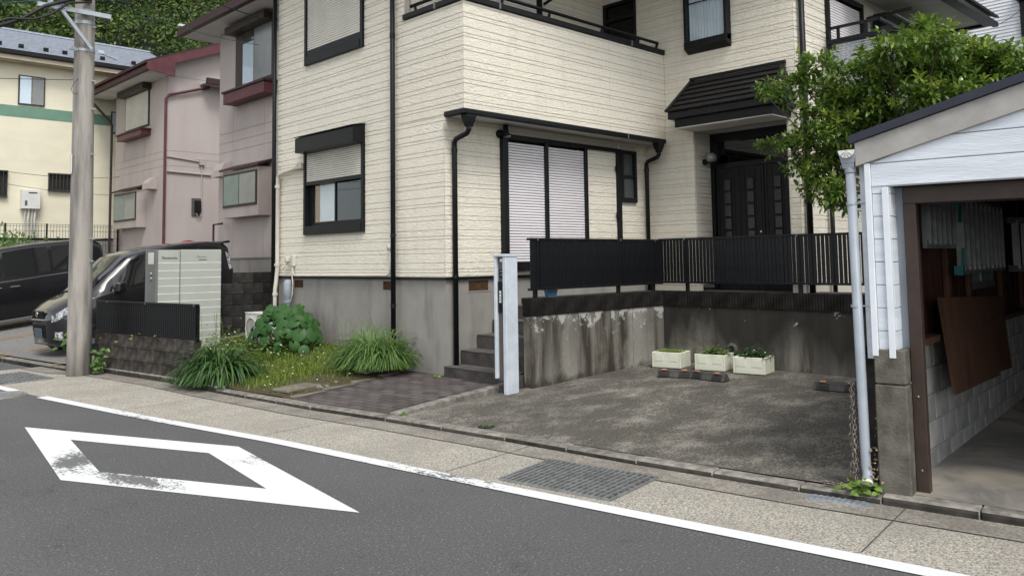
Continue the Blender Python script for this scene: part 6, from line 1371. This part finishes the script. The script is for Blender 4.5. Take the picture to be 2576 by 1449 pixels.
def ywin(x0_, x1_, z0_, z1_, kind):
    if kind == 'sash':
        o_ = MB().box(x0_, x1_, YW - .05, YW - .001, z0_, z1_).build('window', 'window_grille', yh); xm = (x0_ + x1_) / 2
        MB().box(x0_ + .04, xm - .02, YW - .056, YW - .051, z0_ + .04, z1_ - .04).build('pane', 'curtain_white', o_); MB().box(x0_ + .04, xm - .02, YW - .06, YW - .057, z0_ + .04, z1_ - .04).build('glass', 'glass_clear', o_); MB().box(xm + .02, x1_ - .04, YW - .06, YW - .051, z0_ + .04, z1_ - .04).build('pane', 'frosted_grey', o_)
        MB().box(xm - .02, xm + .02, YW - .065, YW - .05, z0_ + .03, z1_ - .03).build('meeting_stile', 'stone_grey', o_)
    else:
        o_ = MB().box(x0_, x1_, YW - .03, YW - .001, z0_, z1_).build('grille_window', 'interior_dark', yh)
        MB().box(x0_ - .02, x1_ + .02, YW - .12, YW - .03, z0_ - .04, z0_).build('grille_frame', 'window_grille', o_); MB().box(x0_ - .02, x1_ + .02, YW - .12, YW - .03, z1_, z1_ + .04).build('grille_frame', 'window_grille', o_)
        n = int((x1_ - x0_) / .095)
        for k in range(n + 1): MB().box(x0_ + k * (x1_ - x0_) / n - .012, x0_ + k * (x1_ - x0_) / n + .012, YW - .11, YW - .09, z0_, z1_).build('grille_bar', 'window_grille', o_)
ywin(6.58, 7.33, 6.76, 7.70, 'sash'); ywin(7.50, 8.25, 4.10, 4.60, 'grille'); ywin(5.7, 6.34, 3.85, 4.6, 'grille'); ywin(9.35, 9.8, 6.1, 6.85, 'sash')
bo = thing('gas_boiler', 'white wall-mounted gas boiler with wrapped pipes on the yellow house', 'boiler', (6.98, 28.8, 2.6)); MB().box(6.72, 7.24, YW - .26, YW - .01, 3.46, 4.06).build('case', 'white_plastic', bo, bevel=.012); MB().box(6.9, 7.14, YW - .268, YW - .261, 3.95, 3.98).build('flue', 'black_matte', bo)
for k, x in enumerate((6.85, 6.95, 7.05, 7.13)): MB().tube([(x, YW - .15, 3.47), (x - .03, YW - .17, 3.1), (x + .02 * (k - 1), YW - .14, 2.6)], .03 if k % 2 else .02, 8).build('wrapped_pipe', 'insulation_white', bo)
for k in range(3): MB().box(6.80 + .02 * k, 6.83 + .02 * k, YW - .264, YW - .261, 3.56, 3.72).build('caution_print', 'cabinet_dark', bo)
# mesh fence before the yellow house
mf = thing('mesh_fence', 'thin black wire mesh fence in front of the yellow house', 'fence', (5, 27.5, 1.8)); MB().box(-2, 9.2, 27.55, 27.7, 1.0, 2.05).build('footing', 'foundation', mf)
mb = MB()
for k in range(125): x = -1 + k * .083; mb.box(x, x + .008, 27.5, 27.508, 2.05, 2.92)
for zz in (2.06, 2.28, 2.5, 2.72, 2.86, 2.92): mb.box(-1, 9.2, 27.492, 27.5, zz, zz + .01)
mb.build('wire', 'cable', mf, kind='stuff')
for x in (6.0, 7.1, 8.2, 9.15): MB().box(x, x + .045, 27.51, 27.55, 2.0, 2.95).build('post', 'black_matte', mf)
mb = MB(); rn = random.Random(5)
for k in range(700):
    p = Vector((rn.gauss(5.9, .5), rn.gauss(27.3, .12), 2.05 + abs(rn.gauss(0, .28)))); a = rn.uniform(0, 6.28); s_ = rn.uniform(.03, .07); t1 = Vector((math.cos(a), rn.uniform(-.4, .4), math.sin(a))) * s_; t2 = Vector((-math.sin(a), rn.uniform(-.4, .4), math.cos(a))) * s_ * .5
    mb.add([tuple(p - t1), tuple(p - t2), tuple(p + t1), tuple(p + t2)], [(0, 1, 2, 3)])
tag(mb.build('ivy', 'leaf_vine', kind='stuff'), 'green ivy at the foot of the wire mesh fence', 'ivy')
# white house behind the right-hand tree
wh = thing('white_house', 'white house with fine horizontal siding behind the tree at top right', 'house', (20, 5, 0)); slabwall(wh, 'white_siding', (20.02, 26, -2, 9, 0, 9))
mb = MB()
for k in range(44): zz = 5.4 + k * .075; mb.prism([(20.018, -2, zz), (19.995, -2, zz), (20.010, -2, zz + .072), (20.018, -2, zz + .072)], (0, 11, 0))
mb.build('siding_board', 'white_siding', wh, kind='stuff')
o_ = MB().box(19.93, 19.99, 3.4, 4.66, 6.30, 7.25).build('window', 'black_metal', wh); MB().box(19.92, 19.931, 3.5, 4.56, 6.38, 7.05).build('pane', 'frosted_teal', o_); MB().box(19.82, 19.99, 3.3, 4.70, 7.06, 7.25).build('shutter_box', 'black_metal', o_)
cable('service_wire', 'thin wire from the eave tip to the white house window', [(17.6, 4.55, 6.05), (19.93, 4.6, 6.92)], .007, 'cable', .05)
# ================================================================= PLANTS
def leaf(mb, p, d, nrm, L_, W_, droop=.25, fold=.12):
    """pointed leaf, folded along its midrib and drooping towards the tip"""
    d = d.normalized(); s_ = d.cross(nrm); s_ = s_.normalized() if s_.length > 1e-5 else d.orthogonal(); n2 = s_.cross(d)
    m1 = p + d * L_ * .38 + n2 * L_ * .05; m2 = p + d * L_ * .74 - n2 * L_ * droop * .3; tip = p + d * L_ - n2 * L_ * droop
    mb.add([tuple(p), tuple(m1 + s_ * W_ * .5 + n2 * W_ * fold), tuple(m1), tuple(m1 - s_ * W_ * .5 + n2 * W_ * fold), tuple(m2 + s_ * W_ * .40 + n2 * W_ * fold), tuple(m2), tuple(m2 - s_ * W_ * .40 + n2 * W_ * fold), tuple(tip)],
           [(0, 2, 1), (0, 3, 2), (1, 2, 5, 4), (2, 3, 6, 5), (4, 5, 7), (5, 6, 7)])
tree = thing('garden_tree', 'leafy evergreen tree with glossy leaves behind the white garage', 'tree', (10.35, 3.75, 1.1))
CL = [(10.61, 3.49, 4.42, .13), (10.6, 3.64, 4.27, .18), (9.71, 3.08, 3.95, .18), (9.73, 3.61, 3.97, .19), (10.49, 4.19, 4.03, .18), (10.39, 3.05, 3.92, .21), (10.32, 3.56, 3.86, .29), (9.96, 3.9, 3.67, .27), (10.26, 3.11, 3.63, .28), (10.26, 2.69, 3.72, .23), (10.23, 2.45, 3.56, .2), (9.81, 4.26, 3.86, .15), (10.08, 4.69, 4.1, .14), (10.04, 4.84, 3.86, .18), (10.37, 5.35, 3.83, .13), (10.64, 5.7, 3.95, .08), (10.6, 4.78, 3.8, .22), (10.19, 4.35, 3.52, .28), (10.09, 3.82, 3.38, .29), (9.92, 4.69, 3.44, .15), (9.69, 3.23, 3.34, .25), (9.68, 4.29, 3.16, .22), (10.11, 4.13, 3.13, .25), (9.97, 4.73, 3.09, .18), (10.03, 5.06, 3.08, .11), (10.54, 5.62, 3.15, .08), (10.18, 4.63, 2.89, .23), (10.21, 4.39, 2.77, .2), (9.89, 4.61, 2.61, .18), (9.67, 4.27, 2.38, .17), (9.98, 4.66, 2.37, .13), (9.79, 4.28, 2.22, .1), (10.16, 5.0, 2.82, .13), (10.65, 2.93, 3.56, .19), (10.32, 3.83, 3.16, .2), (10.5, 2.3, 3.75, .22), (10.6, 1.9, 3.6, .2), (10.7, 3.5, 3.5, .25), (10.8, 4.2, 3.3, .22), (10.4, 3.4, 4.12, .2), (9.9, 2.8, 3.3, .25), (10.1, 2.2, 3.2, .25)]
tb = MB(); root_ = Vector((10.35, 3.75, 1.05)); fork = Vector((10.33, 3.8, 2.3))
tb.tube([tuple(root_), tuple(root_.lerp(fork, .5) + Vector((.04, .03, 0))), tuple(fork)], [.06, .05, .042], 8); to = tb.build('trunk', 'bark', tree, smooth=True)
br = MB(); rn = random.Random(12); lv = MB(); ly = MB()
for (x, y, z, r_) in CL:
    c = Vector((x, y, z)); mid = fork.lerp(c, .55) + Vector((rn.gauss(0, .08), rn.gauss(0, .08), -.12 + rn.gauss(0, .05)))
    br.tube([tuple(fork), tuple(mid), tuple(c)], [.02, .012, .006], 5)
    nt_ = max(9, int(r_ * r_ * 900))
    for k in range(nt_):
        u = Vector((rn.gauss(0, 1), rn.gauss(0, 1), rn.gauss(0, .8))).normalized(); p0_ = c + u * r_ * rn.uniform(.1, 1.0)
        td = (u * .8 + Vector((rn.gauss(0, .35), rn.gauss(0, .35), .55 + rn.gauss(0, .3)))).normalized(); tl_ = rn.uniform(.10, .22)
        br.tube([tuple(p0_), tuple(p0_ + td * tl_)], [.003, .0015], 3)
        nl = rn.randint(8, 11); tipy = (u.z > -.1 and rn.random() < .38); ph_ = rn.uniform(0, 6.28)
        for q in range(nl):
            t_ = (q + .6) / nl; base = p0_ + td * tl_ * t_; a = ph_ + q * 2.4; o1 = td.orthogonal().normalized(); o1.rotate(Matrix.Rotation(a, 3, td))
            d = (o1 * (1.0 if t_ < .85 else .45) + td * (.35 + .5 * t_) + Vector((0, 0, .1))).normalized()
            L_ = rn.uniform(.085, .125) * (1 - .25 * (t_ > .85)); tgt = ly if (tipy and t_ > .45) else lv
            leaf(tgt, base, d, Vector((rn.gauss(0, .25), rn.gauss(0, .25), 1)), L_, L_ * rn.uniform(.38, .46), rn.uniform(.1, .4))
br.build('branches', 'bark', to)
cr = lv.build('crown', 'leaf_tree', tree); ly.build('young_leaves', 'leaf_young', cr)
# vine-covered hedge in front of the white house
hd = thing('vine_hedge', 'bank of bright green round-leaved vines below the white house', 'hedge', (16.5, 3.2, 1)); mb = MB(); rn = random.Random(21)
for k in range(2600):
    y = rn.uniform(.5, 5.4); zt = 5.45 + .12 * math.sin(y * 3) + .08 * math.sin(y * 7.3); z = zt - abs(rn.gauss(0, .45)); p = Vector((16.9 + rn.gauss(0, .22), y, z)); a = rn.uniform(0, 6.28)
    leaf(mb, p, Vector((-.5 + rn.gauss(0, .3), math.cos(a), math.sin(a) * .6)), Vector((-.7, rn.gauss(0, .3), .8)), rn.uniform(.10, .17), rn.uniform(.10, .15), .15, .08)
mb.build('leaves', 'leaf_vine', hd); MB().box(17.0, 17.5, .3, 5.4, .9, 5.2).build('bank', 'hill_earth', hd)

def blades(mb, c, n, Lr, W_, spread, rn, up=.9, lean=(0, 0), seg=6, arch=1.0):
    for k in range(n):
        a = rn.uniform(0, 6.28); r_ = spread * .22 * math.sqrt(rn.random()); p = Vector((c[0] + r_ * math.cos(a), c[1] + r_ * math.sin(a), c[2])); a += rn.gauss(0, .5)
        L_ = rn.uniform(*Lr); el = rn.uniform(.55, 1.35) * up; d = Vector((math.cos(a) * math.cos(el) + lean[0], math.sin(a) * math.cos(el) + lean[1], math.sin(el))).normalized()
        s_ = Vector((-math.sin(a), math.cos(a), rn.gauss(0, .25))).normalized(); pts = []; q = p.copy(); dd = d.copy()
        for i in range(seg + 1):
            w = W_ * rn.uniform(.95, 1.05) * (.7 + .6 * (i / seg) * (1 - i / seg) * 2) * (1 if i < seg - 1 else (.55 if i == seg - 1 else .06))
            pts.append((q - s_ * w / 2, q + s_ * w / 2)); q = q + dd * (L_ / seg); dd = (dd + Vector((math.cos(a) * .10, math.sin(a) * .10, -.34 * arch * (1 + i * .12)))).normalized()
            if q.z < c[2] - .0 + .015: q.z = c[2] + .015
        mb.add([tuple(v) for pr_ in pts for v in pr_], [(2 * i, 2 * i + 1, 2 * i + 3, 2 * i + 2) for i in range(seg)])
rn = random.Random(33)
l1 = thing('lily_clump', 'dark green clump of strap leaves overhanging the kerb beside the low wall', 'plant', (4.95, 10.85, .06))
mb = MB()
for cx, cy, n in ((4.98, 10.95, 210), (4.90, 10.78, 240), (5.00, 10.64, 200), (4.86, 11.05, 150)): blades(mb, (cx, cy, .07), n, (.50, .84), .026, .42, rn, 1.22, arch=1.3)
mb.build('leaves', 'blade_dark', l1, kind='stuff')
mb = MB()
for k in range(5): x, y = 4.95 + rn.gauss(0, .08), 10.9 + rn.gauss(0, .12); mb.tube([(x, y, .4), (x + rn.gauss(0, .02), y, .75), (x + rn.gauss(0, .04), y + rn.gauss(0, .04), .98)], .003, 4)
mb.build('flower_stalks', 'weed', l1, kind='stuff')
l2 = thing('grass_clump', 'light green mop of long narrow leaves below the black downpipe', 'plant', (6.55, 9.45, .2))
mb = MB()
for cx, cy, n in ((6.64, 9.85, 420), (6.68, 9.62, 460), (6.70, 9.38, 420), (6.56, 9.60, 380)): blades(mb, (cx, cy, .21), n, (.48, .86), .013, .42, rn, 1.12, lean=(-.16, -.10), arch=1.1)
mb.build('leaves', 'blade_light', l2, kind='stuff')
mb = MB()
for k in range(12): x, y = 6.6 + rn.gauss(0, .1), 9.7 + rn.gauss(0, .35); mb.tube([(x, y, .45), (x - .02, y, .72), (x - .05 + rn.gauss(0, .05), y + rn.gauss(0, .05), .86)], .003, 4)
mb.build('seed_stalks', 'weed', l2, kind='stuff')
# leopard plant: big round leaves, each its own piece
fp = thing('leopard_plant', 'mound of large round dark green leaves against the house foundation', 'plant', (6.5, 11.85, .3))
def round_leaf(name, nseg=15, wav=.05, seed=0):
    rr = random.Random(seed); vs_ = [(0, 0, 0)]; n = nseg
    for ring, rad in ((1, .5), (2, 1.0)):
        for k in range(n):
            a = math.pi * .09 + (2 * math.pi - math.pi * .18) * k / (n - 1); z = -.10 * rad * rad + .06 * math.sin(a * 7 + seed) * rad * rad + rr.gauss(0, .015); vs_.append((-math.cos(a) * rad * (1 + rr.gauss(0, .02)), math.sin(a) * rad, z + .07 * (rad < .9)))
    fs = [(0, 1 + k + 1, 1 + k) for k in range(n - 1)] + [(1 + k, 1 + k + 1, 1 + n + k + 1, 1 + n + k) for k in range(n - 1)]
    me = bpy.data.meshes.new(name); me.from_pydata(vs_, [], fs); me.update(); me.materials.append(MATS['leaf_big']); me.polygons.foreach_set('use_smooth', [True] * len(me.polygons)); return me
rl_ = [round_leaf('leaf', seed=s_) for s_ in range(4)]
for k in range(105):
    ga = k * 2.39996; t_ = math.sqrt((k + .5) / 105); x = 6.46 + .42 * t_ * math.cos(ga) + rn.gauss(0, .03); y = 11.85 + .80 * t_ * math.sin(ga) + rn.gauss(0, .03); z = .33 + .60 * math.sqrt(max(0, 1 - t_ ** 2 * .98)) + rn.gauss(0, .045) - .02
    out = Vector((math.cos(ga) * t_ * 1.1 - .40 + rn.gauss(0, .30), math.sin(ga) * t_ * 1.1 - .25 + rn.gauss(0, .30), .85 - .45 * t_)).normalized(); s_ = rn.uniform(.065, .125)
    q = out.to_track_quat('Z', 'Y'); m4 = Matrix.Translation((x, y, z)) @ q.to_matrix().to_4x4() @ Matrix.Rotation(rn.uniform(0, 6.28), 4, 'Z') @ Matrix.Diagonal((s_, s_ * rn.uniform(.85, 1.05), s_ * rn.uniform(1.0, 2.6), 1)); piece('leaf', rl_[k % 4], m4, fp)
mb = MB()
for k in range(26): a = rn.uniform(0, 6.28); mb.tube([(6.5 + .1 * math.cos(a), 11.85 + .15 * math.sin(a), .28), (6.5 + .25 * math.cos(a), 11.85 + .5 * math.sin(a), .62)], .006, 5)
mb.build('stems', 'weed', fp, kind='stuff')
# lawn grass, weeds with small white flowers, dry litter
def lawn_density(x, y): return mnoise.noise(Vector((x * 1.3, y * 1.3, 3))) + .5 * mnoise.noise(Vector((x * 4, y * 4, 1)))
mb = MB(); wd = MB(); fl = MB(); lt = MB(); rn = random.Random(44)
def on_lawn(x, y): return x > inter(Kb, [y])[0][0] + .03 and y > 8.97 + (x - 4.95) * .225 and x < 6.98
k = 0
while k < 30000:
    x, y = rn.uniform(4.5, 7.0), rn.uniform(8.7, 12.6)
    if not on_lawn(x, y): continue
    k += 1; dens_ = lawn_density(x, y) + .75 - 1.1 * max(0, (9.6 + (x - 4.95) * .225 - y)) ; core_ = 1 - abs((y - 10.2) / 1.9) 
    if rn.random() > dens_ * .55 + core_ * .35 - (.35 if y < 9.75 + (x - 4.95) * .1 else 0) - (.3 if x < 5.0 else 0): continue
    z = zl(x, y) - .005; a = rn.uniform(0, 6.28); L_ = rn.uniform(.03, .10); b_ = Vector((math.cos(a), math.sin(a), 0)); s_ = Vector((-b_.y, b_.x, 0)) * .0032; p = Vector((x, y, z)); m_ = p + b_ * L_ * .25 + Vector((0, 0, L_ * .65)); q = p + b_ * L_ * .75 + Vector((0, 0, L_ * .85))
    mb.add([tuple(p - s_), tuple(p + s_), tuple(m_ + s_ * .8), tuple(m_ - s_ * .8), tuple(q)], [(0, 1, 2, 3), (3, 2, 4)])
tag(mb.build('lawn_grass', 'grass_yellow', kind='stuff'), 'patch of yellow-green grass in the small front garden', 'grass')
for k in range(11000):
    x, y = rn.uniform(4.75, 6.95), rn.uniform(8.7, 13.7)
    far_ = y > 11.2 - (6.9 - x) * .1; keep = far_ or rn.random() < .16 or (y < 9.35 + (x - 4.8) * .25 and rn.random() < .3)
    if not on_lawn(x, y) or not keep: continue
    h = abs(rn.gauss(0, .10 if far_ else .02)) * (1.3 if y > 12 else 1); p = Vector((x, y, zl(x, y) + h)); a = rn.uniform(0, 6.28); s_ = rn.uniform(.014, .045) if far_ else rn.uniform(.01, .026); t1 = Vector((math.cos(a), math.sin(a), rn.uniform(-.3, .5))) * s_; t2 = Vector((-math.sin(a), math.cos(a), rn.uniform(-.2, .2))) * s_ * .5
    wd.add([tuple(p - t1), tuple(p - t2), tuple(p + t1), tuple(p + t2)], [(0, 1, 2, 3)])
    if far_ and rn.random() < .014: fl.lathe([(0, .012), (.014, .009), (.016, 0)], 6, (x, y, zl(x, y) + h + .05))
for k in range(26):
    x, y = rn.uniform(4.9, 6.8), rn.uniform(9, 11.4)
    if on_lawn(x, y): fl.lathe([(0, .008), (.009, .006), (.010, 0)], 6, (x, y, zl(x, y) + .07))
tag(wd.build('weeds', 'weed', kind='stuff'), 'low leafy weeds around the grass and behind the round-leaved plant', 'weeds'); tag(fl.build('weed_flowers', 'flower_white', kind='stuff'), 'tiny white flowers scattered among the weeds', 'flowers')
for k in range(900):
    x, y = rn.uniform(4.7, 6.95), rn.uniform(8.65, 11.8)
    if not on_lawn(x, y) or y > 9.9 + (x - 4.8) * .3 and rn.random() > .25: continue
    p = Vector((x, y, zl(x, y) + .006)); a = rn.uniform(0, 6.28); s_ = rn.uniform(.006, .02); t1 = Vector((math.cos(a), math.sin(a), rn.uniform(-.2, .3))) * s_; t2 = Vector((-math.sin(a), math.cos(a), 0)) * s_ * .45
    lt.add([tuple(p - t1), tuple(p - t2), tuple(p + t1), tuple(p + t2)], [(0, 1, 2, 3)])
tag(lt.build('leaf_litter', 'dead_leaf', kind='stuff'), 'dry brown leaf litter along the garden edge', 'leaf litter')
def weed_clump(name, label, c, n, rad, hgt, mat, s0=(.02, .05), seed=1, lf=None):
    rr = random.Random(seed); m_ = MB()
    for k in range(n):
        u = Vector((rr.gauss(0, .5), rr.gauss(0, .5), abs(rr.gauss(0, .5)))); p = Vector(c) + Vector((u.x * rad, u.y * rad, u.z * hgt)); a = rr.uniform(0, 6.28); L_ = rr.uniform(*s0)
        leaf(m_, p, Vector((math.cos(a) - .3, math.sin(a) - .3, rr.uniform(-.3, .3))), Vector((-.4, -.4, .8)), L_, L_ * .75, .2, .1)
    return tag(m_.build(name, mat, kind='stuff'), label, 'weeds')
weed_clump('pole_vine', 'green heart-leaved vine growing at the foot of the utility pole', (4.22, 13.38, .06), 40, .11, .34, 'leaf_vine', (.06, .12), 3)
weed_clump('pole_vine', 'light green leaves sticking out behind the utility pole', (3.98, 14.05, .35), 18, .10, .35, 'leaf_vine', (.09, .15), 8)
weed_clump('fence_weeds', 'few green leaves between the low fence and its block wall', (4.6, 12.6, .60), 12, .5, .04, 'weed', (.03, .07), 5)
gp_ = GM @ Vector((-.03, .10, .10)); weed_clump('pipe_weeds', 'bright green weeds under the outlet of the garage downpipe', tuple(gp_), 46, .11, .09, 'weed', (.04, .075), 6)
gp_ = GM @ Vector((.04, .02, .12)); weed_clump('dry_weeds', 'dry brown weeds in the gap between downpipe and garage pillar', tuple(gp_), 60, .05, .34, 'dead_leaf', (.012, .032), 7)
gp2 = Vector((5.2, 7.0, .06)); weed_clump('kerb_weeds', 'tiny weeds where the path kerb meets the street kerb', tuple(gp2), 12, .06, .02, 'weed', (.02, .04), 9)
weed_clump('step_weeds', 'tiny yellow-green weeds in the path beside the bottom step', (6.85, 8.45, .14), 16, .09, .02, 'grass_yellow', (.02, .04), 10)
lb2 = MB(); rn = random.Random(77)
for k in range(46):
    if k < 26: x = rn.uniform(5.3, 9.4); y = rn.uniform(2.4, 6.6); z = zs(x) + .003
    else: y = rn.uniform(2, 11); x = inter(KL, [y])[0][0] - rn.uniform(.02, .9); z = .012
    a = rn.uniform(0, 6.28); s_ = rn.uniform(.008, .018); t1 = Vector((math.cos(a), math.sin(a), .15)) * s_; t2 = Vector((-math.sin(a), math.cos(a), .1)) * s_ * .5; p = Vector((x, y, z + .004))
    lb2.add([tuple(p - t1), tuple(p - t2), tuple(p + t1), tuple(p + t2)], [(0, 1, 2, 3)])
tag(lb2.build('fallen_leaves', 'dead_leaf', kind='stuff'), 'a few dry leaf scraps on the slab and pavement', 'fallen leaves')
